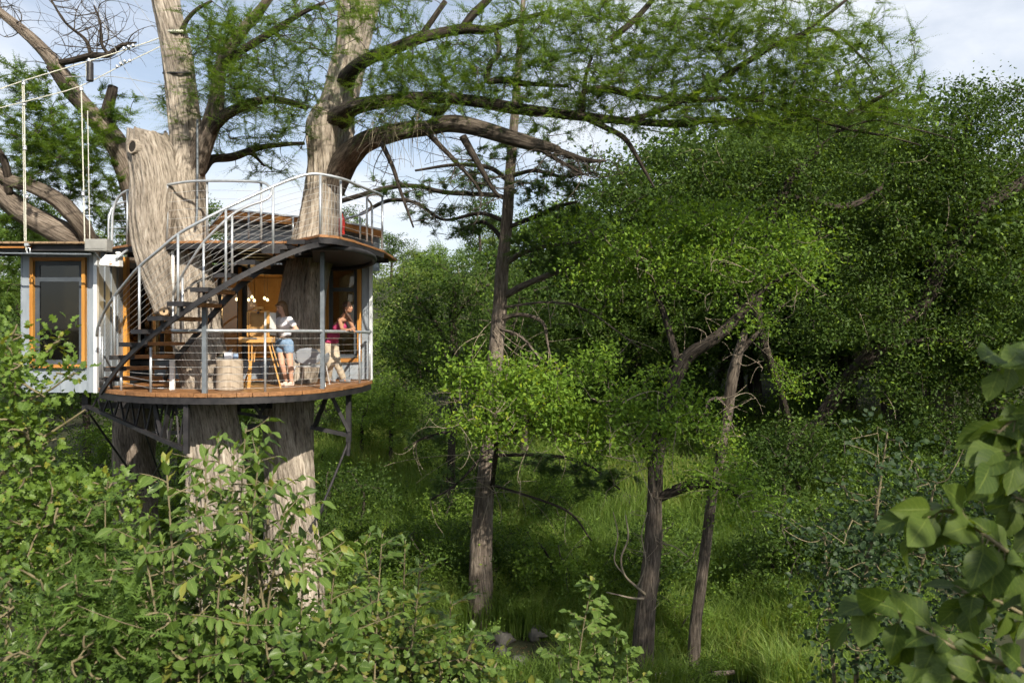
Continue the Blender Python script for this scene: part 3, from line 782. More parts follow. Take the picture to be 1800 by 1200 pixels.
oh = empty('overhead_rope_rig', P(160, 110, 14.6), 'pale overhead ropes with shackles running from the leader to the walkway hangers', 'ropes')
rope(oh, [(0, 157, 14.4), (42, 142, 14.5), (155, 108, 14.7), (235, 83, 14.9), (306, 58, 15.0)], .010)
rope(oh, [(0, 190, 14.4), (70, 172, 14.5), (143, 151, 14.7), (220, 112, 14.9), (282, 82, 15.0)], .009)
rope(oh, [(116, 135, 14.6), (200, 135, 14.7), (285, 150, 14.9)], .006, mat='cable')
rope(oh, [(318, 60, 15.0), (400, 105, 15.6), (480, 150, 16.6), (545, 190, 16.2)], .006, mat='twig_dark')
rope(oh, [(236, 0, 15), (300, 90, 15.3), (350, 170, 15.6)], .004, mat='cable')
rope(oh, [(165, 0, 15), (225, 130, 15), (295, 215, 15.1)], .004, mat='cable')
for px, y in ((218, 85), (226, 82), (234, 80), (212, 112), (219, 108), (228, 107), (206, 117)):
    p = P(px, y, 14.85); MB().lathe(p - Vector((0, 0, .03)), [(.01, 0), (.03, .015), (.03, .045), (.01, .06)], 8).build('shackle', M['galv'], oh)
cw_ = empty('black_counterweight', P(157, 142, 14.6), 'black cylinder hanging from the overhead rope', 'weight')
MB().lathe(P(158, 143, 14.6), [(.055, 0), (.062, .01), (.062, .33), (.05, .35)], 14).build('cylinder', M['black_steel'], cw_, smooth=False)
MB().tube([P(158, 110, 14.6), P(156, 104, 14.7)], .02, 6).build('hanger', M['white'], cw_)
MB().tube([P(152, 112, 14.57), P(153, 138, 14.57)], .016, 6).build('safety_rope', M['rope'], cw_)

# box and white can hanging under the corner
gb = empty('grey_junction_box', P(173, 432, 14.55), 'plain grey metal box at the corner of the roof edge', 'box')
p = P(173.5, 431.5, 14.5)
MB().box(p, (.40, .22, .215)).build('body', M['grey_box'], gb, bevel=.01)
MB().box(p + Vector((0, -.112, .01)), (.37, .012, .17)).build('lid', M['grey_box'], gb, bevel=.004)
MB().tube([P(166, 443, 14.5), P(178, 458, 14.6)], .014, 6).build('conduit', M['galv'], gb)
MB().prism_y([(xpx(175, 14.7), zpx(457, 14.7)), (xpx(184, 14.7), zpx(444, 14.7)), (xpx(190, 14.7), zpx(444, 14.7)), (xpx(175, 14.7), zpx(444, 14.7))], 14.75, 14.8).build('bracket', M['grey_steel'], gb)
wc = empty('white_jerry_can', P(195, 470, 14.5), 'white plastic container with slanted corner hanging below the terrace', 'container')
q = [(178, 467), (213, 469), (213, 449), (189, 448), (178, 459)]
MB().prism_y([(xpx(a, 14.5), zpx(b, 14.5)) for a, b in q], 14.42, 14.58).build('body', M['white'], wc, bevel=.012)
MB().lathe(P(208, 448.5, 14.5), [(.03, 0), (.03, .02), (.05, .025), (.05, .05), (.03, .06)], 12).build('cap', M['white'], wc)
MB().tube([P(205, 456, 14.40), P(207, 453, 14.38), P(216, 445, 14.45), P(224, 440, 14.7)], .024, 8).build('hose', M['galv'], wc, smooth=True)
MB().box(P(194.5, 464, 14.415), (.05, .006, .018)).build('printed_mark', M['wood_x'], wc)
MB().box(P(193.5, 460, 14.415), (.012, .006, .03)).build('printed_mark', M['wood_x'], wc)
# red canister behind the right trunk
rc = empty('red_canister', P(602, 412, 16.6), 'small red cylinder standing behind the right hand trunk on the terrace', 'canister')
M['red'] = surface('red_enamel', (0.40, 0.02, 0.015), (0.55, 0.04, 0.03), scale=6, rough=.35)
MB().lathe(P(601, 413, 16.6), [(.06, 0), (.065, .02), (.065, .34), (.03, .40), (.02, .44)], 12).build('body', M['red'], rc, smooth=True)
MB().box(P(601, 374, 16.6), (.09, .03, .03)).build('valve', M['dark_frame'], rc)
# ------------------------------------------------------------------ plants: engine
def unit(A): return A / (np.linalg.norm(A, axis=-1, keepdims=True) + 1e-9)
def rnd_unit(r, n): return unit(r.normal(size=(n, 3)))

def bark_tube(spec, nseg=40, amp=.10, seed=0, step=.07, freq=4.5, off=(0, 0, 0), caps=True, px=True, flare=0):
    """furrowed trunk or limb; spec rows (px,py,depth,width_px) or (x,y,z,r)"""
    rows = [(*P(a, b, d), w / 2 * d / F) for a, b, d, w in spec] if px else spec
    A = catmull(rows, step)
    C, R = A[:, :3], np.maximum(A[:, 3], .003)
    s = np.concatenate([[0], np.cumsum(np.linalg.norm(np.diff(C, axis=0), axis=1))])
    T, N, B = frames(C)
    ang = np.arange(nseg) / nseg * 2 * math.pi
    S, AN = np.meshgrid(s, ang, indexing='ij')
    tw = AN + S * .25
    ca, sa = np.cos(tw), np.sin(tw)
    r0 = R[:, None]
    lump = vnoise(ca * 1.3 + seed * 7.1, sa * 1.3, S * .55 + seed)
    fur = np.abs(vnoise(ca * freq + seed * 3.3, sa * freq + 11, S * .8))
    fine = vnoise(ca * freq * 2.6 + seed, sa * freq * 2.6, S * 2.2)
    rad = r0 * (1 + .10 * lump + amp * (fur * 1.6 - .45) + amp * .35 * fine)
    V = C[:, None] + rad[..., None] * (np.cos(AN)[..., None] * N[:, None] + np.sin(AN)[..., None] * B[:, None])
    bark = np.stack([np.cos(tw) * r0, np.sin(tw) * r0, S + seed * 3.7], -1)
    m = len(C)
    i, j = np.meshgrid(np.arange(m - 1), np.arange(nseg), indexing='ij')
    a = (i * nseg + j).ravel(); b = (i * nseg + (j + 1) % nseg).ravel()
    Fq = [np.stack([a, b, b + nseg, a + nseg], 1)]
    if caps:
        Fq.append(np.arange(nseg - 1, -1, -1)[None]); Fq.append(((m - 1) * nseg + np.arange(nseg))[None])
    return V.reshape(-1, 3) - np.array(off), Fq, bark.reshape(-1, 3), np.concatenate([C, R[:, None]], 1)

def limb(name, spec, mat, par, **kw):
    V, Fq, bk, C = bark_tube(spec, off=tuple(root_loc(par)), **kw)
    o = link(name, np_mesh(name, V, Fq, smooth=True, attrs={'bark': ('FLOAT_VECTOR', bk)}), M[mat], par)
    return o, C

class Tubes:
    """many thin tubes in one mesh"""
    def __init__(s): s.V = []; s.F = []; s.B = []; s.n = 0
    def add(s, C, R, nseg=4):
        T, N, B = frames(C)
        ang = np.arange(nseg) / nseg * 2 * math.pi
        V = C[:, None] + R[:, None, None] * (np.cos(ang)[None, :, None] * N[:, None] + np.sin(ang)[None, :, None] * B[:, None])
        m = len(C)
        i, j = np.meshgrid(np.arange(m - 1), np.arange(nseg), indexing='ij')
        a = (i * nseg + j).ravel() + s.n; b = (i * nseg + (j + 1) % nseg).ravel() + s.n
        s.V.append(V.reshape(-1, 3)); s.F.append(np.stack([a, b, b + nseg, a + nseg], 1))
        L = np.linspace(0, np.linalg.norm(C[-1] - C[0]), m)
        s.B.append(np.stack(np.broadcast_arrays(R[:, None] * np.cos(ang), R[:, None] * np.sin(ang), L[:, None] + np.zeros(nseg)), -1).reshape(-1, 3))
        s.n += m * nseg
    def build(s, name, mat, par, kind='stuff'):
        if not s.V: return None
        o = link(name, np_mesh(name, np.concatenate(s.V) - np.array(root_loc(par)), np.concatenate(s.F), smooth=True, attrs={'bark': ('FLOAT_VECTOR', np.concatenate(s.B))}), M[mat], par)
        if kind: o["kind"] = kind
        return o

def bez(a, b, r, bend=.18, n=6, sag=0.0):
    a, b = np.asarray(a, float), np.asarray(b, float)
    L = np.linalg.norm(b - a)
    m = (a + b) / 2 + r.normal(size=3) * L * bend + np.array([0, 0, sag * L])
    t = np.linspace(0, 1, n)[:, None]
    return (1 - t) ** 2 * a + 2 * t * (1 - t) * m + t ** 2 * b

def connect(limb_nodes, centers, r, tubes, r0=.02, bend=.16, maxlen=None):
    """thin branches from the nearest limb or earlier branch out to every leaf cluster; returns outward directions"""
    pts = [np.asarray(limb_nodes, float)]; allp = pts[0].copy(); pr = np.full(len(allp), .0)
    d0 = np.array([np.min(np.linalg.norm(allp - c, axis=1)) for c in centers])
    order = np.argsort(d0)
    dirs = np.zeros_like(centers)
    for i in order:
        c = centers[i]
        dd = np.linalg.norm(allp - c, axis=1)
        j = int(np.argmin(dd)); L = dd[j]
        C = bez(allp[j], c, r, bend, n=6 if L < 1.2 else 9)
        ra = min(.006 + .012 * L, r0)
        tubes.add(C, np.linspace(ra, .004, len(C)))
        dirs[i] = C[-1] - C[-3]
        allp = np.vstack([allp, C[len(C) // 2:]])
    return unit(dirs)

def in_blobs(blobs, n, r, shell=.5):
    """points inside ellipsoids given as (px,py,depth,rx_px,ry_px,rd_m[,weight])"""
    w = np.array([b[3] * b[4] * (b[6] if len(b) > 6 else 1) for b in blobs], float); w /= w.sum()
    k = r.choice(len(blobs), size=n, p=w)
    u = rnd_unit(r, n) * (r.random((n, 1)) ** shell)
    out = np.zeros((n, 3))
    for i, bl in enumerate(blobs):
        s = k == i
        d = bl[2] + u[s, 1] * bl[5]
        px = bl[0] + u[s, 0] * bl[3]; py = bl[1] + u[s, 2] * bl[4]
        px = px + r.normal(0, .22, len(px)) * bl[3]; py = py + r.normal(0, .22, len(px)) * bl[4]
        out[s] = np.stack([(px - 900) / F * d, d, CZ + (HY - py) / F * d], 1)
    return out

def leaves(pos, nrm, dirv, L, W, tint, fold=.18):
    """folded diamond leaves, two triangles each"""
    nrm = unit(nrm); dirv = unit(dirv - nrm * (dirv * nrm).sum(1, keepdims=True))
    sd = np.cross(dirv, nrm)
    L = np.asarray(L)[:, None]; W = np.asarray(W)[:, None]
    base = pos; tip = pos + dirv * L
    mid = pos + dirv * L * .48 + nrm * W * fold
    V = np.stack([base, mid + sd * W / 2, tip, mid - sd * W / 2], 1).reshape(-1, 3)
    k = np.arange(len(pos)) * 4
    Fc = np.concatenate([np.stack([k, k + 1, k + 2], 1), np.stack([k, k + 2, k + 3], 1)])
    return V, Fc, np.repeat(tint, 4)

def needles(pos, nrm, dirv, L, W, tint):
    """narrow leaflets, one triangle each, widest near the twig"""
    nrm = unit(nrm); dirv = unit(dirv - nrm * (dirv * nrm).sum(1, keepdims=True)); sd = np.cross(dirv, nrm)
    L = np.asarray(L)[:, None]; W = np.asarray(W)[:, None]
    V = np.stack([pos + sd * W / 2, pos - sd * W / 2, pos + dirv * L], 1).reshape(-1, 3)
    k = np.arange(len(pos)) * 3
    return V, np.stack([k, k + 1, k + 2], 1), np.repeat(tint, 3)

def add_foliage(name, par, mat, V, Fc, tint):
    o = link(name, np_mesh(name, V - np.array(root_loc(par)), Fc, attrs={'tint': ('FLOAT', tint)}), M[mat], par)
    o["kind"] = 'stuff'
    return o

def broadleaf(centers, dirs, r, lpc, spread, size, up=.55, asp=.52):
    """clumps of leaves around twig ends"""
    n = len(centers); k = np.repeat(np.arange(n), lpc)
    m = len(k)
    off = rnd_unit(r, m) * (r.random((m, 1)) ** .45) * spread * r.uniform(.6, 1.35, (n, 1))[k]
    off[:, 2] *= .55
    if dirs is not None:      # leaves strung along the twig, so a clump reads as a spray
        off += dirs[k] * (r.uniform(-1.1, .6, (m, 1)) * spread)
    pos = centers[k] + off
    nrm = unit(rnd_unit(r, m) + np.array([0, 0, up]) + np.array(TO_SUN) * .25)
    dv = unit(off) * .5 + rnd_unit(r, m) + np.array([0, 0, -.25])
    L = size * r.uniform(.45, 1.35, m) * r.uniform(.8, 1.2, n)[k]
    clump = r.uniform(-.18, .18, n)[k]
    tint = np.clip(r.normal(.42, .2, m) + clump, 0, 1)
    return leaves(pos, nrm, dv, L, L * asp * r.uniform(.8, 1.2, m), tint)

def feathery(centers, dirs, r, twigs, tlen, nl, size, tubes=None, up=1.0, droop=.12, wid=.36):
    """flat sprays of narrow leaflets set on both sides of fine twigs"""
    n = len(centers); k = np.repeat(np.arange(n), twigs); m = len(k)
    d = dirs[k].copy(); d[:, 2] *= .35
    d = unit(d + rnd_unit(r, m) * np.array([.75, .75, .38]) + np.array([0, 0, .05]))
    st = centers[k] + rnd_unit(r, m) * .10 * r.random((m, 1)) - d * .1
    TL = tlen * r.uniform(.55, 1.3, m)
    upv = unit(np.array([0, 0, up]) + rnd_unit(r, m) * .55)
    sd = unit(np.cross(d, upv)); nrm = np.cross(sd, d)
    t = (np.arange(nl) + .5) / nl
    P0 = st[:, None] + d[:, None] * (TL[:, None] * t)[..., None] - np.array([0, 0, 1.0]) * (droop * TL[:, None] * t ** 2)[..., None]
    Vs, Fs, Ts, off = [], [], [], 0
    tn = np.clip(r.normal(.45, .18, n)[k] + r.normal(0, .1, m), 0, 1)
    for sgn in (-1, 1):
        ld = d[:, None] * r.uniform(.45, .8, (m, nl, 1)) + sgn * sd[:, None] + nrm[:, None] * r.normal(0, .22, (m, nl, 1))
        LL = size * (1.2 - .8 * t[None]) * r.uniform(.7, 1.25, (m, nl))
        V, Fc, ti = needles(P0.reshape(-1, 3), np.repeat(nrm, nl, 0) + rnd_unit(r, m * nl) * .45, ld.reshape(-1, 3), LL.ravel(), LL.ravel() * wid,
                            np.clip(np.repeat(tn, nl) + r.normal(0, .07, m * nl), 0, 1))
        Vs.append(V); Fs.append(Fc + off); Ts.append(ti); off += len(V)
    V, Fc, ti = needles(st, nrm, d - np.array([0, 0, droop]), TL * 1.05, np.full(m, .010), tn)
    Vs.append(V); Fs.append(Fc + off); Ts.append(ti)
    return np.concatenate(Vs), np.concatenate(Fs), np.concatenate(Ts)

M['leaf_cypress'] = leaf_material('cypress_needle_green', (0.058, 0.112, 0.028), (0.155, 0.255, 0.056), trans=.5, rough=.6, yellow=(.21, .32, .06), spec=.2)
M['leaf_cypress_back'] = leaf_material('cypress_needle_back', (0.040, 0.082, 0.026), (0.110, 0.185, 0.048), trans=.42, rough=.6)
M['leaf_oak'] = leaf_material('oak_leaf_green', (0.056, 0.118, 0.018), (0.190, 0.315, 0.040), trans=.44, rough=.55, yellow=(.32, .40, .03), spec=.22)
M['leaf_oak_dark'] = leaf_material('oak_leaf_dark', (0.021, 0.048, 0.011), (0.074, 0.130, 0.023), trans=.38, rough=.55, yellow=(.19, .30, .04), spec=.22)  # dark live-oak green, with the right-hand woods' shade put into the colour
M['leaf_far'] = leaf_material('far_leaf_green', (0.070, 0.118, 0.028), (0.190, 0.265, 0.056), trans=.42, rough=.6, yellow=(.18, .22, .06))
M['leaf_bush'] = leaf_material('bush_leaf_green', (0.050, 0.104, 0.020), (0.158, 0.255, 0.040), trans=.42, rough=.55, yellow=(.22, .32, .05), spec=.22)

M['bark_mid'] = bark_material('cypress_bark_mid', (0.06, 0.048, 0.038), (0.22, 0.185, 0.15), (0.40, 0.355, 0.30))
# ------------------------------------------------------------------ the two great cypress trunks
cyA = empty('cypress_tree', (-5.5, 15, 1.2), 'great pale cypress with a cut hollow stump beside the curved stair', 'tree')
_, cA = limb('trunk', [(392, 1250, 15, 170), (386, 1080, 15, 120), (384, 930, 15, 102), (378, 800, 15, 92), (372, 700, 15, 84), (352, 610, 15.0, 82), (344, 540, 15, 74), (335, 460, 15.05, 66), (326, 390, 15.1, 72), (322, 320, 15.1, 74), (327, 265, 15.1, 58), (322, 190, 15.1, 52), (312, 110, 15.1, 49), (300, 50, 15.1, 46), (290, 0, 15.1, 44), (282, -60, 15.1, 40)], 'bark_pale', cyA, nseg=96, amp=.11, seed=1, step=.045, freq=6)
stump_o, cS = limb('stump', [(288, 552, 14.5, 27), (284, 520, 14.5, 40), (272, 470, 14.5, 54), (266, 430, 14.55, 62), (267, 380, 14.6, 72), (272, 330, 14.7, 76), (268, 285, 14.75, 74), (262, 255, 14.75, 68), (259, 236, 14.75, 60)], 'bark_pale', cyA, nseg=96, amp=.10, seed=2, step=.045, freq=6)
MB().lathe(P(288, 555, 14.42), [(.004, 0), (.07, .004), (.085, .02), (.08, .05)], 18).build('cut_end', M['cut_wood'], cyA)
MB().tube([P(288, 547, 14.34), P(288, 548, 14.44)], .075, 16).build('cut_end', M['cut_wood'], cyA)
MB().tube([P(288, 547, 14.335), P(288, 547, 14.36)], .022, 10).build('knot', M['hollow'], cyA)
M['log_bark'] = surface('knot_rim_wood', (0.22, 0.18, 0.14), (0.42, 0.36, 0.29), scale=14, rough=.9, bump=.6)
# hollow knot near the top of the stump: rim, and a flat disc with the inner shade in its colour
hc = P(236, 259, 14.40); hn = Vector((-.42, -.90, .08)).normalized(); ht = Vector((0, 0, 1)).cross(hn).normalized(); hu = hn.cross(ht)
limb('hollow_stub', [(*(hc - hn * .30), .20), (*(hc - hn * .12), .165), (*hc, .14), (*(hc + hn * .035), .128)], 'bark_pale', cyA, nseg=28, amp=.08, seed=5, step=.03, px=False)
rim = [hc + hn * .036 + ht * .105 * math.cos(a) + hu * .118 * math.sin(a) for a in np.linspace(0, 2 * math.pi, 25)]
MB().tube(rim, .020, 8, step=.03).build('knot_rim', M['log_bark'], cyA, smooth=True)
MB().add([tuple(p + hn * .006) for p in rim[:-1]], [tuple(range(24))]).build('hollow_shade_disc', M['hollow'], cyA)
co = np.empty(len(stump_o.data.vertices) * 3, np.float32); stump_o.data.vertices.foreach_get('co', co); co = co.reshape(-1, 3)
zt0 = P(258, 233, 14.75).z - root_loc(cyA).z; w_ = np.clip((co[:, 2] - zt0 + .22) / .22, 0, 1)
co[:, 2] += w_ * (.16 * vnoise(co[:, 0] * 9, co[:, 1] * 9, co[:, 0] * 0 + 1) - .28 * (co[:, 0] - co[:, 0].mean()))
stump_o.data.vertices.foreach_set('co', co.ravel()); stump_o.data.update()
limbsA = [
    [(338, 300, 15.1, 46), (358, 250, 15.0, 36), (372, 215, 14.9, 32), (380, 180, 14.8, 27), (385, 140, 14.7, 23), (396, 98, 14.6, 21), (428, 52, 14.4, 19), (462, 12, 14.2, 15), (490, -30, 14.1, 12)],
    [(392, 112, 14.6, 14), (420, 92, 14.4, 13), (459, 68, 14.2, 12), (500, 42, 14, 10), (533, 22, 13.9, 8), (570, 5, 13.7, 6)],
    [(360, 245, 15.0, 26), (384, 212, 14.8, 22), (420, 190, 14.6, 18), (459, 177, 14.4, 15), (500, 178, 14.3, 12), (540, 190, 14.2, 8)],
    [(352, 300, 15.3, 22), (372, 280, 15.6, 16), (408, 276, 15.9, 15), (455, 260, 16.2, 11), (500, 254, 16.4, 8), (535, 252, 16.6, 6)],
    [(408, 276, 15.9, 9), (440, 270, 16, 7), (465, 292, 16.2, 4)],
    [(316, 70, 15, 10), (326, 40, 14.9, 8), (345, 18, 14.8, 7), (372, 2, 14.7, 5)],
]
nodesA = []
for i, s in enumerate(limbsA):
    _, C = limb('limb', s, 'bark_grey' if i < 1 else 'bark_dark', cyA, nseg=20, amp=.08, seed=10 + i, step=.07, freq=3); nodesA.append(C[:, :3])
r = np.random.default_rng(21)
tb = Tubes()
bl = [(430, 110, 14.3, 90, 90, 1.6), (380, 60, 14.6, 60, 60, 1.2), (520, 40, 13.9, 90, 60, 1.5), (500, 180, 14.2, 70, 35, 1.2), (450, 235, 15.8, 90, 40, 1), (290, 165, 15.8, 30, 40, .8, .6), (390, 150, 14.8, 70, 60, 1.2), (480, 290, 16.3, 60, 25, .6, .5), (340, 200, 15.5, 50, 50, 1, .5), (540, 120, 14.6, 40, 50, .8, .6)]
c = in_blobs(bl, 620, r, shell=.36); dv = connect(np.vstack(nodesA), c, r, tb, r0=.022)
V, Fc, ti = feathery(c, dv, r, 4, .56, 17, .056, wid=.26, droop=.2)
add_foliage('foliage', cyA, 'leaf_cypress', V, Fc, ti); tb.build('twigs', 'twig_dark', cyA)
# conduit and straps on the leader
MB().tube([P(347, 210, 14.72), P(347, 300, 14.72), P(346, 380, 14.68), P(343, 395, 14.66)], .022, 6).build('conduit', M['grey_steel'], cyA, smooth=True)
MB().tube([P(a, 128 + .0012 * (a - 310) ** 2, 14.78 + .0004 * (a - 312) ** 2) for a in range(287, 340, 6)], .022, 6).build('strap', M['black_steel'], cyA)
MB().tube([P(a, 55, 14.83 + .0004 * (a - 305) ** 2) for a in range(283, 332, 6)], .03, 6).build('strap', M['rope'], cyA)

cyB = empty('cypress_tree', (-4.1, 16, 1.2), 'great cypress trunk through the right of the deck with long limbs reaching right', 'tree')
limb('trunk', [(526, 1260, 16.6, 150), (518, 1080, 16.6, 104), (514, 960, 16.6, 88), (508, 860, 16.6, 80), (506, 780, 16.6, 86), (509, 700, 16.6, 84), (522, 600, 16.6, 82), (534, 510, 16.6, 78), (548, 440, 16.6, 72), (560, 390, 16.6, 70), (572, 320, 16.6, 66), (578, 270, 16.6, 72), (582, 225, 16.6, 76), (594, 185, 16.6, 60), (606, 130, 16.6, 56), (618, 80, 16.6, 56), (626, 30, 16.6, 66), (636, -20, 16.6, 62), (648, -70, 16.6, 54)], 'bark_pale', cyB, nseg=96, amp=.13, seed=3, step=.045, freq=6.5)
limbsB = [
    [(580, 330, 16.6, 56), (598, 295, 16.4, 50), (616, 272, 16.1, 43), (643, 250, 15.7, 36), (700, 232, 15.1, 29), (755, 224, 14.6, 26), (790, 217, 14.3, 29), (833, 223, 14.0, 28), (883, 238, 13.7, 27), (933, 253, 13.5, 23), (968, 259, 13.4, 15), (985, 262, 13.4, 8)],
    [(584, 222, 16.6, 54), (598, 206, 16.25, 40), (614, 193, 15.8, 29), (632, 186, 15.4, 25), (680, 178, 15, 22), (750, 171, 14.6, 20), (833, 178, 14.2, 20), (900, 190, 14, 20), (967, 198, 13.8, 17), (1017, 204, 13.7, 17), (1100, 213, 13.6, 13), (1200, 218, 13.5, 13), (1240, 212, 13.4, 12), (1310, 214, 13.4, 9), (1385, 218, 13.3, 5)],
    [(604, 155, 16.6, 40), (612, 132, 16.2, 30), (640, 108, 15.5, 22), (690, 87, 15, 21), (743, 66, 14.7, 19), (813, 51, 14.4, 17), (857, 53, 14.2, 14), (900, 39, 14, 10), (960, 22, 13.8, 7)],
    [(813, 51, 14.4, 14), (833, 25, 14.2, 14), (858, 0, 14, 13), (880, -30, 13.9, 10)],
    [(735, 70, 14.7, 10), (758, 38, 14.5, 10), (783, 2, 14.3, 9)],
    [(872, 55, 14.2, 9), (877, 93, 14.2, 9), (862, 112, 14.2, 10), (856, 142, 14.2, 11), (884, 141, 14.1, 12), (930, 150, 14, 9)],
    [(1015, 206, 13.7, 14), (1024, 190, 13.6, 13), (1027, 162, 13.5, 11), (1067, 157, 13.4, 13), (1133, 172, 13.2, 11), (1200, 177, 13, 10), (1317, 175, 12.8, 8), (1400, 200, 12.6, 8), (1490, 227, 12.4, 5), (1560, 240, 12.3, 4), (1617, 255, 12.2, 2.5)],
    [(1026, 164, 13.5, 7), (1030, 132, 13.4, 6), (1040, 100, 13.3, 4)],
    [(1100, 213, 13.6, 9), (1160, 195, 13.2, 9), (1237, 157, 12.8, 10), (1317, 107, 12.4, 10), (1367, 77, 12.2, 9), (1433, 54, 12, 7), (1467, 57, 11.9, 6), (1520, 107, 11.8, 3.5), (1545, 140, 11.7, 2)],
    [(1027, 206, 13.7, 11), (1065, 225, 13.5, 10), (1100, 246, 13.4, 9), (1133, 300, 13.3, 6), (1150, 330, 13.3, 3)],
    [(813, 240, 14, 13), (840, 287, 13.9, 11), (867, 333, 13.8, 7), (882, 347, 13.8, 4)],
    [(750, 232, 14.4, 10), (800, 283, 14.2, 8), (833, 320, 14.1, 5), (850, 345, 14, 3)],
    [(670, 250, 15, 9), (690, 293, 14.9, 8), (703, 333, 14.9, 6), (727, 400, 14.9, 3)],
    [(940, 256, 13.5, 9), (983, 283, 13.4, 7), (1027, 307, 13.3, 4)],
    [(973, 262, 13.4, 11), (1027, 281, 13.2, 9), (1065, 283, 13.1, 4)],
    [(1489, 203, 12.4, 9), (1540, 175, 12, 8), (1590, 148, 11.8, 4)],
    [(1400, 68, 12.1, 7), (1450, 30, 11.8, 6), (1500, -10, 11.6, 5)],
    [(1072, 70, 13, 11), (1110, 40, 12.8, 10), (1140, 8, 12.6, 9), (1160, -20, 12.5, 8)],
    [(700, 172, 14.9, 12), (765, 198, 14.5, 14), (790, 180, 14.3, 10)],
    [(1470, 232, 12.5, 5), (1535, 212, 12.3, 4), (1600, 225, 12.1, 3), (1680, 246, 12, 1.5)],
    [(884, 141, 14.1, 11), (940, 148, 14, 8), (1000, 152, 13.9, 5)],
]
def keep_back(d): return d if d > 15 else 15 + (d - 15) * .28      # the long limbs sweep across rather than towards the viewer
limbsB = [[(a, b, keep_back(d), w) for a, b, d, w in s] for s in limbsB]
nodesB = []
for i, s in enumerate(limbsB):
    _, C = limb('limb', s, 'bark_brown' if i == 0 else 'bark_dark', cyB, nseg=28 if i < 2 else 14, amp=.10, seed=30 + i, step=.06, freq=3.2); nodesB.append(C[:, :3])
r = np.random.default_rng(22)
tb = Tubes()
bl = [(690, 150, 14.8, 50, 60, 1.0), (720, 110, 14.6, 80, 70, 1.6), (800, 130, 14.2, 90, 70, 1.6), (900, 90, 13.8, 110, 90, 1.8), (1000, 70, 13.3, 120, 90, 1.8),
      (1090, 110, 13.1, 120, 80, 1.8), (1190, 80, 12.9, 120, 90, 1.8), (1290, 80, 12.5, 120, 90, 1.6), (1380, 110, 12.2, 110, 80, 1.5), (1470, 130, 12, 100, 80, 1.3),
      (1560, 170, 11.8, 70, 60, 1), (1150, 180, 13.2, 130, 50, 1.4), (1300, 195, 12.9, 140, 45, 1.3), (960, 180, 13.8, 110, 45, 1.4), (665, 200, 15.2, 40, 30, .6, .7), (540, 185, 15.6, 40, 30, .5, .8),
      (1520, 60, 11.7, 60, 50, .8, .6), (1610, 110, 11.6, 30, 70, .5, .3), (740, 190, 14.4, 60, 40, 1), (1400, 215, 12.6, 120, 35, 1, .8), (1050, 20, 13.1, 160, 40, 1.5), (1330, 20, 12.4, 160, 40, 1.4), (700, 20, 14.5, 80, 40, 1), (840, 300, 14, 60, 30, .6, .35), (640, 30, 15.2, 60, 50, .8, .6)]
bl = [(b_[0], b_[1], keep_back(b_[2]), b_[3], b_[4], min(b_[5], 1.0), *b_[6:]) for b_ in bl]
c = in_blobs(bl, 2500, r, shell=.34); dv = connect(np.vstack(nodesB), c, r, tb, r0=.024)
V, Fc, ti = feathery(c, dv, r, 4, .58, 17, .056, wid=.26, droop=.2)
add_foliage('foliage', cyB, 'leaf_cypress', V, Fc, ti); tb.build('twigs', 'twig_dark', cyB)
# pale dry hanging twigs around the first bend of the big limb
tb = Tubes()
for k in range(60):
    a = np.array(P(r.uniform(655, 760), r.uniform(175, 235), r.uniform(14.6, 15.1)))
    t = np.linspace(0, 1, 8)[:, None]
    sx = r.normal(0, .35); L = r.uniform(.4, 1.0)
    C = a + np.hstack([sx * t, r.normal(0, .15) * t, .12 * np.sin(t * 2.6) - L * t ** 2])
    tb.add(C, np.linspace(.006, .003, 8))
tb.build('dry_twigs', 'twig_dry', cyB)
# bare twigs below the limb
tb = Tubes()
for C in nodesB[10:15]:
    for k in range(16):
        a = C[r.integers(2, len(C))]
        e = a + np.array([r.normal(0, .55), r.normal(0, .4), r.uniform(-.7, .25)])
        m_ = bez(a, e, r, .3, 8); tb.add(m_, np.linspace(.011, .003, 8))
        for _ in range(3):
            s_ = m_[r.integers(2, 7)]; tb.add(bez(s_, s_ + r.normal(0, .22, 3), r, .3, 5), np.linspace(.005, .002, 5))
tb.build('bare_twigs', 'twig_dark', cyB)

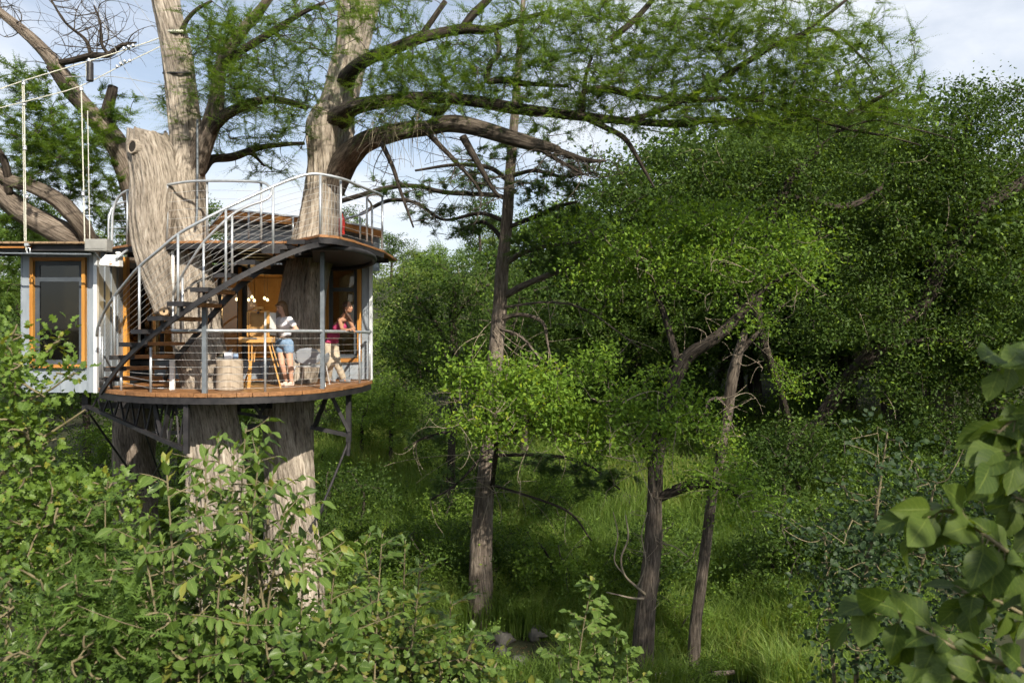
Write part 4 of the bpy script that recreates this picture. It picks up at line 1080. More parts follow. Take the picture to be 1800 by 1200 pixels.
# ------------------------------------------------------------------ cypress behind the house at the left
cyC = empty('background_cypress', (-9.2, 19.3, 1.4), 'leaning dark limbed cypress behind the house at the far left', 'tree')
limbsC = [
    [(245, 1040, 19.3, 84), (240, 900, 19.3, 72), (236, 760, 19.3, 64), (240, 600, 19.2, 58), (250, 440, 18.8, 48), (243, 350, 18.5, 46), (215, 272, 18.2, 40), (183, 226, 18, 34), (148, 185, 17.8, 27), (101, 118, 17.5, 24), (78, 90, 17.4, 21), (43, 57, 17.2, 18), (0, 22, 17, 15), (-40, -10, 17, 12)],
    [(225, 560, 18.8, 50), (165, 440, 18, 40), (128, 420, 17.6, 40), (97, 404, 17.4, 40), (39, 372, 17.2, 38), (-10, 330, 17, 34), (-60, 290, 17, 30)],
    [(160, 440, 17.8, 28), (152, 412, 17.5, 26), (140, 392, 17.3, 27), (105, 354, 17.1, 27), (58, 328, 17, 25), (15, 316, 16.9, 20), (-30, 280, 16.9, 18)],
    [(192, 235, 18, 16), (188, 200, 17.9, 18), (196, 165, 17.8, 17), (199, 152, 17.8, 15)],
    [(150, 195, 17.8, 18), (122, 165, 17.6, 18), (98, 130, 17.4, 16), (84, 115, 17.3, 10)],
    [(100, 112, 17.5, 10), (130, 106, 17.3, 11), (160, 98, 17.2, 11), (190, 96, 17.1, 9), (214, 80, 17, 7), (240, 75, 17, 3)],
    [(160, 98, 17.2, 7), (150, 70, 17.1, 6), (115, 40, 17, 4), (90, 0, 17, 3)],
    [(190, 96, 17.1, 6), (178, 75, 17, 5), (176, 40, 17, 4), (165, 10, 17, 3)],
    [(15, 340, 17, 16), (12, 300, 16.8, 14), (0, 270, 16.7, 12), (-30, 240, 16.6, 10)],
]
nodesC = []
for i, s in enumerate(limbsC):
    _, C = limb('trunk' if i == 0 else 'limb', s, 'bark_grey' if i < 3 else 'bark_dark', cyC, nseg=40 if i < 3 else 14, amp=.12, seed=60 + i, step=.08, freq=4); nodesC.append(C[:, :3])
r = np.random.default_rng(23)
tb = Tubes()
bl = [(40, 210, 17.3, 90, 60, 1.5), (110, 260, 17.6, 90, 60, 1.5), (60, 300, 17.8, 110, 60, 1.6), (170, 330, 18.2, 60, 60, 1.2), (30, 385, 17.8, 70, 40, 1), (195, 200, 17.8, 35, 45, .6), (70, 150, 17.3, 80, 35, 1, .5), (20, 130, 17.2, 40, 40, .8, .5), (200, 385, 18.6, 40, 40, .6), (60, 440, 18, 60, 30, .6), (30, 500, 18, 50, 60, .8), (120, 240, 17, 60, 50, .8)]
c = in_blobs(bl, 720, r); dv = connect(np.vstack(nodesC), c, r, tb, r0=.024)
V, Fc, ti = feathery(c, dv, r, 8, .42, 11, .070, wid=.28)
add_foliage('foliage', cyC, 'leaf_cypress', V, Fc, ti); tb.build('twigs', 'twig_dark', cyC)
tb = Tubes()     # bare winter-like twigs at the top left
for C in nodesC[5:8] + [nodesC[0][-40:]]:
    for k in range(12):
        a = C[r.integers(1, len(C))]; e = a + np.array([r.normal(0, .5), r.normal(0, .3), r.uniform(-.2, .9)])
        m_ = bez(a, e, r, .3, 8); tb.add(m_, np.linspace(.014, .004, 8))
        for _ in range(4):
            s_ = m_[r.integers(2, 8)]; q = s_ + r.normal(0, .3, 3) + np.array([0, 0, .1]); tb.add(bez(s_, q, r, .3, 6), np.linspace(.006, .002, 6))
tb.build('bare_twigs', 'twig_dark', cyC)

# ------------------------------------------------------------------ slender cypress in the middle
cyM = empty('slender_cypress', (P(844, 1095, 18.4).x, 18.4, gz(P(844, 1095, 18.4).x, 18.4)), 'tall straight slender cypress with brown trunk in the middle of the valley', 'tree')
limb('trunk', [(842, 1130, 18.4, 74), (843, 1095, 18.4, 50), (845, 1040, 18.4, 41), (846, 950, 18.4, 35), (852, 870, 18.4, 31), (858, 800, 18.4, 28), (866, 700, 18.4, 26), (872, 620, 18.4, 26), (879, 540, 18.4, 24), (883, 470, 18.4, 22), (890, 400, 18.4, 20), (897, 300, 18.4, 17), (905, 200, 18.4, 14), (912, 100, 18.4, 11), (920, 0, 18.4, 8), (926, -80, 18.4, 5)], 'bark_grey', cyM, nseg=56, amp=.11, seed=80, step=.06, freq=5)
limbsM = [
    [(886, 520, 18.4, 13), (933, 496, 18, 11), (983, 477, 17.6, 9), (1060, 452, 17.2, 5)],
    [(888, 462, 18.4, 11), (923, 443, 18, 9), (967, 432, 17.7, 7), (1030, 425, 17.4, 4)],
    [(880, 560, 18.3, 7), (917, 553, 18, 7), (953, 566, 17.7, 6), (962, 600, 17.6, 4), (970, 640, 17.5, 2.5)],
    [(880, 578, 18.2, 5), (917, 593, 17.9, 5), (950, 630, 17.6, 4), (985, 650, 17.4, 2.5)],
    [(885, 540, 18.3, 5), (967, 531, 17.9, 4), (1033, 547, 17.6, 3.5), (1127, 613, 17.2, 2)],
    [(888, 430, 18.4, 10), (870, 405, 18.8, 8), (845, 390, 19.2, 7), (800, 408, 19.6, 3)],
    [(893, 350, 18.4, 8), (867, 343, 18.6, 8), (783, 338, 19.2, 8), (733, 327, 19.6, 7), (683, 330, 20, 9), (600, 353, 20.6, 8)],
    [(890, 390, 18.4, 8), (845, 375, 18.8, 7), (780, 386, 19.2, 5), (733, 357, 19.5, 6), (683, 353, 19.8, 7), (633, 377, 20.2, 6)],
    [(897, 310, 18.4, 7), (940, 300, 18, 7), (985, 310, 17.7, 6), (1040, 305, 17.4, 3)],
    [(893, 400, 18.4, 8), (930, 385, 18, 8), (985, 362, 17.7, 7), (1015, 355, 17.5, 3)],
    [(896, 320, 18.4, 8), (860, 295, 18.6, 8), (800, 290, 19, 6), (730, 300, 19.4, 4)],
    [(858, 790, 18.3, 4), (803, 850, 17.6, 4), (757, 878, 17.2, 3)],
    [(862, 760, 18.3, 7), (800, 758, 17.6, 7), (745, 770, 17.1, 4), (710, 790, 16.9, 2)],
    [(864, 800, 18.3, 6), (960, 800, 17.6, 6), (1030, 815, 17.2, 5), (1090, 860, 17, 3)],
    [(856, 850, 18.3, 4), (925, 870, 17.5, 4), (1000, 900, 17, 4), (1040, 950, 16.8, 2.5)],
]
nodesM = []
for i, s in enumerate(limbsM):
    _, C = limb('limb', s, 'bark_brown' if i < 5 else 'bark_dark', cyM, nseg=12, amp=.08, seed=90 + i, step=.07, freq=3); nodesM.append(C[:, :3])
r = np.random.default_rng(24)
tb = Tubes()
bl = [(830, 405, 19.2, 80, 22, .8), (760, 375, 19.3, 60, 22, .7), (720, 335, 19.6, 60, 22, .7), (960, 330, 17.9, 70, 30, .8), (820, 320, 18.8, 50, 25, .7), (990, 385, 17.7, 60, 30, .8), (950, 430, 17.8, 80, 25, .8), (1010, 450, 17.5, 60, 30, .8), (760, 770, 17.3, 60, 16, .5), (960, 815, 17.4, 90, 22, .6), (1060, 850, 17, 60, 25, .5), (850, 260, 18.5, 70, 30, .8, .6), (950, 250, 18, 60, 30, .8, .6), (780, 850, 17.6, 50, 25, .5, .5), (1010, 300, 17.5, 60, 30, .7, .7), (640, 330, 20.2, 40, 25, .5, .5)]
c = in_blobs(bl, 430, r); dv = connect(np.vstack(nodesM), c, r, tb, r0=.018)
V, Fc, ti = feathery(c, dv, r, 9, .36, 10, .065)
add_foliage('foliage', cyM, 'leaf_cypress_back', V, Fc, ti); tb.build('twigs', 'twig_dark', cyM)
tb = Tubes()
for C in nodesM[2:5] + nodesM[11:]:
    for k in range(10):
        a = C[r.integers(2, len(C))]; e = a + np.array([r.normal(0, .4), r.normal(0, .3), r.uniform(-.7, .2)])
        m_ = bez(a, e, r, .3, 8); tb.add(m_, np.linspace(.009, .003, 8))
for k in range(26):       # fine dead twigs near the trunk
    a = np.array(P(860 + r.uniform(-10, 10), r.uniform(560, 900), 18.1)); e = a + np.array([r.normal(0, .9), -r.uniform(.2, 1), r.uniform(-1.1, .2)])
    tb.add(bez(a, e, r, .25, 9), np.linspace(.010, .003, 9))
tb.build('dry_twigs', 'twig_dry', cyM)

# ------------------------------------------------------------------ oaks in the middle distance
def oak(name, label, base, trunk, tmat, limbs, blobs, ncl, lpc, size, lmat, seed, spread=.34, up=.5, dead=0, nseg=36, dry=()):
    root = empty(name, base, label, 'tree')
    nodes = []
    if trunk:
        _, C = limb('trunk', trunk, tmat, root, nseg=nseg, amp=.13, seed=seed, step=.06, freq=4.5); nodes.append(C[len(C) // 2:, :3])
    for i, s in enumerate(limbs):
        _, C = limb('limb', s, 'bark_dark', root, nseg=14, amp=.10, seed=seed + i + 1, step=.07, freq=3); nodes.append(C[:, :3])
    r = np.random.default_rng(seed); tb = Tubes()
    c = in_blobs(blobs, ncl, r); dv = connect(np.vstack(nodes), c, r, tb, r0=.03)
    V, Fc, ti = broadleaf(c, dv, r, lpc, spread, size, up)
    add_foliage('foliage', root, lmat, V, Fc, ti)
    tb.build('twigs', 'twig_dark', root)
    for q_ in dry:
        MB().tube([P(*p_[:3]) for p_ in q_], [p_[3] / 2 * p_[2] / F for p_ in q_], 6, step=.06).build('dead_branch', M['twig_dry'], root, smooth=True)
    if dead:
        tb = Tubes(); N = np.vstack(nodes + [c])
        for k in range(dead):
            a = N[r.integers(len(N))]; m_ = bez(a, a + np.array([r.normal(0, .5), r.normal(-.2, .3), r.normal(-.1, .4)]), r, .35, 8); tb.add(m_, np.linspace(.010, .003, 8))
            for _ in range(2):
                s_ = m_[r.integers(3, 8)]; tb.add(bez(s_, s_ + r.normal(0, .25, 3), r, .3, 5), np.linspace(.005, .002, 5))
        tb.build('dead_twigs', 'twig_dry', root)
    return root

b2 = P(1126, 1215, 16)
oak('leaning_oak', 'dark leaning oak with sunlit crown whose trunk bends right above the grass', (b2.x, 16, gz(b2.x, 16)),
    [(1122, 1240, 16, 52), (1128, 1180, 16, 38), (1134, 1080, 16, 34), (1145, 980, 16, 33), (1150, 900, 16, 27), (1152, 820, 16, 25), (1160, 760, 16, 24)], 'bark_brown',
    [[(1153, 800, 16, 23), (1166, 730, 16, 24), (1184, 672, 16, 26), (1210, 625, 15.9, 23), (1255, 595, 15.8, 20), (1300, 555, 15.7, 17), (1328, 518, 15.6, 12)],  # upper limb in darker bark than the trunk: its shade put into colour
     [(1158, 874, 16, 17), (1195, 858, 15.8, 18), (1235, 850, 15.6, 15), (1275, 860, 15.5, 9), (1310, 880, 15.4, 5)],
     [(1300, 555, 15.7, 12), (1290, 520, 15.7, 9), (1270, 460, 15.8, 7), (1255, 400, 15.9, 4)],
     [(1195, 650, 16, 16), (1170, 560, 16.4, 12), (1140, 480, 16.6, 9), (1110, 420, 16.8, 6)],
     [(1325, 522, 15.6, 9), (1370, 490, 15.5, 7), (1420, 470, 15.4, 4)],
     [(1152, 812, 16, 12), (1100, 740, 15.6, 8), (1040, 700, 15.2, 6)]],
    [(1100, 440, 16.6, 110, 65, 1.1), (1200, 420, 16.2, 120, 60, 1.1), (1300, 440, 15.8, 110, 60, 1), (1360, 490, 15.6, 70, 35, .8), (1060, 490, 16.6, 80, 40, .9), (1230, 490, 16, 110, 35, 1), (1310, 880, 15.5, 60, 50, .7, .8), (1180, 730, 15.4, 80, 50, .8), (1100, 720, 15.2, 70, 55, .8), (1260, 840, 15.6, 70, 35, .6), (1240, 380, 16.4, 110, 40, 1), (1000, 400, 16.9, 60, 30, .8, .8), (1420, 440, 15.6, 50, 25, .6, .7), (1130, 560, 16.4, 90, 25, .8, .5), (1330, 560, 15.6, 60, 30, .6, .5), (1050, 640, 15.6, 80, 35, .7, .7), (1160, 660, 15.6, 80, 30, .7, .7), (1240, 760, 15.5, 60, 35, .6, .8), (1030, 780, 15.4, 70, 30, .6, .7), (1130, 790, 15.3, 90, 25, .6, .7), (1380, 400, 16, 70, 40, .8, .7)], 520, 58, .088, 'leaf_oak', 130, spread=.40, dead=80, dry=([(1136, 1045, 15.85, 6), (1118, 1030, 15.7, 5), (1098, 1010, 15.6, 4), (1092, 980, 15.5, 3.5), (1104, 945, 15.5, 3), (1100, 905, 15.5, 2)], [(1098, 1010, 15.6, 3), (1080, 985, 15.5, 2.5), (1086, 940, 15.5, 2), (1078, 900, 15.4, 1.5)], [(1120, 1032, 15.7, 3), (1135, 990, 15.6, 2.5), (1128, 940, 15.6, 2), (1138, 900, 15.6, 1.5)], [(1130, 1052, 15.8, 5), (1108, 1050, 15.6, 3.5), (1066, 1040, 15.4, 2)], [(1165, 955, 15.9, 2.5), (1185, 960, 15.7, 2), (1210, 978, 15.6, 1.5)]))

b2 = P(858, 1070, 19.2)
oak('small_oak', 'small oak with bright sunlit leaves in front of the slender cypress', (b2.x, 19.2, gz(b2.x, 19.2)),
    [(857, 1100, 19.2, 12), (860, 950, 19.0, 9), (866, 850, 18.2, 8), (872, 790, 16.6, 8), (868, 740, 15.5, 7)], 'bark_dark',
    [[(860, 740, 15.4, 6), (840, 690, 15.3, 5), (830, 640, 15.2, 4)], [(872, 780, 16.4, 6), (930, 740, 15.2, 5), (970, 690, 15, 4)], [(870, 760, 16.0, 4), (900, 700, 15.3, 4), (905, 640, 15.2, 3)]],
    [(860, 660, 15.3, 70, 50, .7), (930, 690, 15.1, 80, 55, .8), (900, 745, 15.1, 90, 40, .8), (840, 720, 15.3, 60, 50, .6), (990, 720, 15, 60, 50, .7), (1030, 760, 15, 60, 40, .6), (800, 650, 15.4, 50, 35, .5, .7), (820, 760, 15.3, 60, 25, .5, .7), (960, 640, 15.2, 60, 25, .5, .7)], 180, 56, .088, 'leaf_oak', 150, dead=30, nseg=14)

b2 = P(690, 860, 24)
oak('shaded_oak', 'mid green oak half in shade right of the house wall', (b2.x, 24, gz(b2.x, 24)),
    [(786, 960, 24, 20), (790, 900, 24, 16), (795, 760, 24, 14), (800, 640, 24, 13), (795, 560, 24, 12), (800, 505, 24, 9)], 'bark_dark',
    [[(797, 620, 24, 9), (760, 560, 23.6, 7), (730, 520, 23.4, 5)], [(798, 560, 24, 8), (830, 520, 23.6, 6), (860, 500, 23.4, 4)], [(790, 660, 24, 6), (750, 650, 23.6, 5), (710, 630, 23.4, 3)]],
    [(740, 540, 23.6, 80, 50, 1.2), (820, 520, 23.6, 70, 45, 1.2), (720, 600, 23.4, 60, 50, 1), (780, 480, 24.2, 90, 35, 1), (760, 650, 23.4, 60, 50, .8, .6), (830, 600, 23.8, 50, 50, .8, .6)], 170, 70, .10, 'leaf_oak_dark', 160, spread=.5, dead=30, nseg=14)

b2 = P(1218, 1200, 16.8)
oak('slim_broken_trunk', 'slim leaning trunk with a snapped top beside the leaning oak', (b2.x, 16.8, gz(b2.x, 16.8)),
    [(1214, 1235, 16.8, 28), (1219, 1170, 16.8, 22), (1222, 1100, 16.8, 20), (1237, 990, 16.8, 18), (1250, 885, 16.8, 17), (1262, 820, 16.8, 15), (1273, 760, 16.8, 17), (1288, 660, 16.8, 19), (1302, 605, 16.8, 15), (1310, 580, 16.8, 10)], 'bark_brown',
    [[(1300, 620, 16.8, 10), (1322, 595, 16.8, 9), (1334, 583, 16.8, 5)], [(1276, 715, 16.8, 6), (1262, 700, 16.6, 6), (1245, 706, 16.5, 4), (1238, 730, 16.4, 2)]],
    [(1400, 660, 17, 40, 40, .4, 1), (1350, 560, 17, 30, 40, .4), (1290, 780, 16.6, 60, 30, .6)], 26, 60, .066, 'leaf_oak', 170, dead=16, nseg=20)

b2 = P(1385, 850, 27)
oak('great_leaning_oak', 'large dark oak leaning right across the shaded right side', (b2.x, 27, gz(b2.x, 27)),
    [(1378, 880, 27.5, 30), (1388, 845, 27.5, 24), (1425, 765, 27.2, 24), (1493, 664, 26.4, 24), (1527, 628, 25.6, 28), (1562, 574, 25.4, 27), (1615, 543, 25.2, 26), (1650, 480, 24.9, 24), (1690, 405, 24.6, 24), (1725, 370, 24.4, 22), (1800, 318, 24.2, 20), (1860, 280, 24.2, 14)], 'bark_dark',
    [[(1340, 480, 24.2, 20), (1350, 400, 24.0, 18), (1387, 320, 23.8, 16), (1433, 267, 23.6, 13), (1480, 220, 23.5, 6)], [(1365, 356, 23.9, 14), (1400, 348, 23.8, 14), (1433, 354, 23.7, 14), (1467, 364, 23.6, 13), (1507, 357, 23.5, 11), (1550, 330, 23.4, 6)],
     [(1615, 543, 25.2, 16), (1640, 500, 25.2, 14), (1633, 470, 25.2, 12), (1600, 400, 25.2, 8)], [(1530, 628, 25.6, 14), (1600, 600, 25.2, 10), (1700, 600, 24.8, 7)], [(1700, 395, 24.6, 12), (1690, 300, 24.6, 9), (1700, 220, 24.7, 5)], [(1340, 480, 24.2, 20), (1330, 560, 24.6, 18), (1375, 700, 26.2, 13), (1402, 800, 27.2, 14)]],
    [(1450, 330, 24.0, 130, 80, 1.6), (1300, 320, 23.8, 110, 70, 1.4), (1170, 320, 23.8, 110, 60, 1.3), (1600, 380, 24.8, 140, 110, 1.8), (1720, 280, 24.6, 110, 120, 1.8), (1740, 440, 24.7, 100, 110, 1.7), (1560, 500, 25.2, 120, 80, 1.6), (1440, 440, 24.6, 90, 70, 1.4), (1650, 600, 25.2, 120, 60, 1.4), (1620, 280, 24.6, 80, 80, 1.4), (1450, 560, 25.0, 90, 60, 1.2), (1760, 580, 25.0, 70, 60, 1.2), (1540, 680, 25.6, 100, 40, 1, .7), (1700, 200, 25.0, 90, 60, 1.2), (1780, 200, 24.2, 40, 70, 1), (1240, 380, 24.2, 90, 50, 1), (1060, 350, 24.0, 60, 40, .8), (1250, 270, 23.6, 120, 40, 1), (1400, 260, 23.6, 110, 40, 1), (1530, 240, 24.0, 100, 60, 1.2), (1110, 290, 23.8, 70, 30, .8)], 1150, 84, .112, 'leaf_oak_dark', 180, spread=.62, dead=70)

b2 = P(1664, 800, 27)
oak('far_right_oak', 'upright oak with a thick pale trunk in the shade at the far right', (b2.x, 27, gz(b2.x, 27)),
    [(1664, 840, 27, 40), (1663, 790, 27, 32), (1661, 740, 27, 28), (1660, 690, 27, 27), (1655, 600, 27, 24), (1650, 480, 27, 20)], 'bark_grey',
    [[(1655, 600, 27, 14), (1700, 520, 27, 10), (1750, 440, 27, 6)], [(1655, 620, 27, 12), (1600, 540, 27, 9), (1560, 460, 27, 5)]],
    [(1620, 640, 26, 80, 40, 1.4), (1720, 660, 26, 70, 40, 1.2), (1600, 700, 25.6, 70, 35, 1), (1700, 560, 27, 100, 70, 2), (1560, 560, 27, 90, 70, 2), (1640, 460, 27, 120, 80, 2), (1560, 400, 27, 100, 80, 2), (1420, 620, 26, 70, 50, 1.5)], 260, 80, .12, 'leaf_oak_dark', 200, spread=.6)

# ------------------------------------------------------------------ hillside wood and undergrowth: a few kinds, each tree a copy with its own place
def local_tree(name, h, cr, ncl, lpc, size, mat, seed, trunk_r=.16, low=.25, bark='bark_dark', spread=.5):
    r = np.random.default_rng(seed)
    spec = [(0, 0, -.4, trunk_r * 1.3), (r.normal(0, .1), r.normal(0, .1), h * .25, trunk_r), (r.normal(0, .25), r.normal(0, .25), h * .55, trunk_r * .7), (r.normal(0, .3), r.normal(0, .3), h * .85, trunk_r * .25)]
    V, Fq, bk, C = bark_tube(spec, nseg=12, amp=.1, seed=seed, step=.4, px=False)
    tm = np_mesh('trunk', V, Fq, smooth=True, attrs={'bark': ('FLOAT_VECTOR', bk)}); tm.materials.append(M[bark])
    u = rnd_unit(r, ncl) * r.random((ncl, 1)) ** .38
    lob = 1 + .32 * vnoise(u[:, 0] * 2 + seed, u[:, 1] * 2, u[:, 2] * 2)
    c = u * np.array([cr, cr, h * (1 - low) / 2]) * lob[:, None] + np.array([0, 0, h * (low + (1 - low) / 2)])
    tb = Tubes(); dv = connect(C[:, :3], c, r, tb, r0=.05)
    V, Fc, ti = broadleaf(c, dv, r, lpc, spread, size, .45)
    fm = np_mesh('crown', V, Fc, attrs={'tint': ('FLOAT', ti)}); fm.materials.append(M[mat])
    bm_ = np_mesh('branches', np.concatenate(tb.V), np.concatenate(tb.F), attrs={'bark': ('FLOAT_VECTOR', np.concatenate(tb.B))}); bm_.materials.append(M['twig_dark'])
    return tm, bm_, fm
def place(kind, name, meshes, x, y, s, rz, label, group, cat, parts=('trunk', 'branches', 'crown'), sz=1.0):
    root = bpy.data.objects.new(name, None); COL.objects.link(root); root.empty_display_size = .3
    root.location = (x, y, gz(x, y) - .05); root.rotation_euler = (0, 0, rz); root.scale = (s, s, s * sz)
    tag(root, label, cat, group)
    for nm, me in zip(parts, meshes):
        o = bpy.data.objects.new(nm, me); COL.objects.link(o); o.parent = root
        if nm != 'trunk': o["kind"] = 'stuff'
    return root

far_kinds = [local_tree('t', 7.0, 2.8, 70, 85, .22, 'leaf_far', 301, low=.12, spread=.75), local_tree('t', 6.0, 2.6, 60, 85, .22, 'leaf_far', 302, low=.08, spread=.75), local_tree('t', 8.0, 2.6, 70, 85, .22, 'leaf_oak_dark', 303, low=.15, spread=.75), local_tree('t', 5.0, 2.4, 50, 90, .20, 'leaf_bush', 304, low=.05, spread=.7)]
r = np.random.default_rng(40)
placed = []
def free(x, y, dmin):
    if any((x - a) ** 2 + (y - b) ** 2 < dmin * dmin for a, b in placed): return False
    placed.append((x, y)); return True
cnt = 0
for y0, y1, n_, dm in ((36, 52, 34, 3.6), (52, 75, 40, 4.2), (75, 110, 44, 5.0)):
    k = 0; tries = 0
    while k < n_ and tries < 2000:
        tries += 1
        y = r.uniform(y0, y1); x = r.uniform(-.70, .72) * y
        px = x / y * F + 900
        if px < 560 and r.random() < .45: continue
        if not free(x, y, dm): continue
        ki = r.integers(4); k += 1
        place(ki, 'hillside_tree', far_kinds[ki], x, y, r.uniform(.75, 1.15), r.uniform(0, 6.3), 'rounded green tree on the wooded hillside behind the valley', 'hillside trees', 'tree', sz=r.uniform(.8, 1.15))
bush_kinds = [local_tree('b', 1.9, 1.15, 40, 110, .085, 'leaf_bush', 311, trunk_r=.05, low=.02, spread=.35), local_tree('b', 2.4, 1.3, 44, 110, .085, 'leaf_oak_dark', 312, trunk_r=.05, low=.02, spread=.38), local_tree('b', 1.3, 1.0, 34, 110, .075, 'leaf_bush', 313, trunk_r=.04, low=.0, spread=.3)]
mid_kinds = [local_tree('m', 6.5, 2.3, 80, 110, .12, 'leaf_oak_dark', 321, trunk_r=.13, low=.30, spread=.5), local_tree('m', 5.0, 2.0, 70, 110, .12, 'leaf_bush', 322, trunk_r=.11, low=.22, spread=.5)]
# woodland between the valley and the hill, at places read off the photograph: (px, depth, scale, kind)
for px, d, s, ki in ((690, 30, .8, 1), (740, 33, 1.0, 0), (640, 31, .75, 1), (830, 32, 1.1, 0), (920, 31, 1.1, 0), (985, 28, .95, 0), (1050, 33, 1.2, 0), (1110, 30, 1.0, 0), (1180, 33, 1.2, 0), (1260, 29, 1.0, 0), (1330, 33, 1.2, 0), (1400, 28, 1.0, 0), (1480, 31, 1.2, 0), (1560, 33, 1.25, 0), (1640, 31, 1.2, 0), (1730, 29, 1.2, 0), (1790, 25, 1.1, 0), (610, 34, .9, 1), (900, 36, 1.2, 1), (1220, 37, 1.4, 0), (1500, 37, 1.5, 0), (1700, 37, 1.5, 0), (150, 30, 1.0, 0), (60, 27, 1.0, 0), (320, 29, .9, 0), (430, 31, .9, 1), (230, 26, .8, 1), (20, 34, 1.2, 0), (520, 34, .8, 1)):
    if 960 < px < 1500: s *= max(d, 35) / d; d = max(d, 35)
    place(ki, 'woodland_tree', mid_kinds[ki], xpx(px, d), d, s, r.uniform(0, 6.3), 'shaded leafy tree at the edge of the woodland across the valley', 'woodland edge trees', 'tree', sz=r.uniform(.9, 1.1))
for k in range(120):
    d = r.uniform(19, 33); px = r.uniform(480, 1790)
    if 980 < px < 1480 and d > 20 and r.random() < .82: continue
    if 560 < px < 800 and d > 22.5 and r.random() < .55: continue
    ki = r.integers(3)
    place(ki, 'undergrowth_bush', bush_kinds[ki], xpx(px, d), d, r.uniform(.6, 1.15), r.uniform(0, 6.3), 'leafy bush in the grass of the open valley floor', 'valley floor bushes', 'bush', parts=('stem', 'branches', 'foliage'))
for px, d, s in ((1385, 24.6, 1.3), (1408, 25.2, 1.4), (1395, 19.2, 1.1), (1440, 19.8, 1.2), (1370, 20.0, 1.0), (1500, 19.5, 1.1), (1560, 21, 1.2), (1640, 22, 1.2), (1720, 21, 1.3)):
    place(1, 'undergrowth_bush', bush_kinds[1], xpx(px, d), d, s, r.uniform(0, 6.3), 'dense dark bush at the foot of the great leaning oak', 'bushes under the great oak', 'bush', parts=('stem', 'branches', 'foliage'))
for k in range(36):
    d = r.uniform(15.2, 19); px = r.uniform(560, 1700)
    if 860 < px < 980: continue
    ki = r.choice([0, 2])
    place(ki, 'undergrowth_bush', bush_kinds[ki], xpx(px, d), d, r.uniform(.35, .7), r.uniform(0, 6.3), 'small low bush close to the creek', 'creekside bushes', 'bush', parts=('stem', 'branches', 'foliage'))
for k in range(44):       # tall growth that hides the feet of the far trees
    d = r.uniform(24, 31); px = r.uniform(860, 1780)
    if px < 1480: d = r.uniform(33, 36)
    ki = r.integers(2)
    place(ki, 'undergrowth_bush', bush_kinds[ki], xpx(px, d), d, r.uniform(.8, 1.35), r.uniform(0, 6.3), 'tall leafy bush at the foot of the far woodland trees', 'woodland edge bushes', 'bush', parts=('stem', 'branches', 'foliage'))
for k in range(46):       # shaded growth under and behind the house
    d = r.uniform(17.5, 27); px = r.uniform(-150, 480)
    ki = r.integers(3)
    place(ki, 'undergrowth_bush', bush_kinds[ki], xpx(px, d), d, r.uniform(.7, 1.25), r.uniform(0, 6.3), 'shaded bush growing under and behind the treehouse', 'bushes behind the treehouse', 'bush', parts=('stem', 'branches', 'foliage'))
for k in range(30):       # bank in the foreground below the frame and under the house
    d = r.uniform(9, 15); px = r.uniform(-50, 620)
    ki = r.integers(3)
    place(ki, 'undergrowth_bush', bush_kinds[ki], xpx(px, d), d, r.uniform(.7, 1.2), r.uniform(0, 6.3), 'bush on the near slope below the treehouse', 'near slope bushes', 'bush', parts=('stem', 'branches', 'foliage'))

for px, d, s in ((1030, 29, 1.5), (1120, 27, 1.6), (1210, 28, 1.7), (1300, 27, 1.7), (1390, 29, 1.9), (1480, 27, 1.9), (1570, 29, 2.1), (1660, 28, 1.8), (1750, 26, 1.55), (1810, 28, 1.6), (950, 30, 1.35), (1440, 33, 2.2), (1620, 34, 2.1), (1240, 34, 2.0), (1760, 33, 1.8)):
    if px < 1500: s *= max(d, 36) / d; d = max(d, 36)      # the grassy slope in front stays open
    place(0, 'woodland_tree', mid_kinds[0], xpx(px, d), d, s, r.uniform(0, 6.3), 'tall shaded leafy tree standing in the wood behind the oaks', 'tall woodland trees', 'tree', sz=r.uniform(.9, 1.1))
# a tall tree standing beyond the right edge of the view: it shades the creek
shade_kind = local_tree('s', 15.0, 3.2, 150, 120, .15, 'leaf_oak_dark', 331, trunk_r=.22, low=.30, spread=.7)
for x_, y_, s_, lb in ((9.4, 2.2, .85, 'tall oak on the near bank to the right of the viewer'),):
    place(0, 'shade_oak', shade_kind, x_, y_, s_, x_, lb, 'trees on the right bank', 'tree')

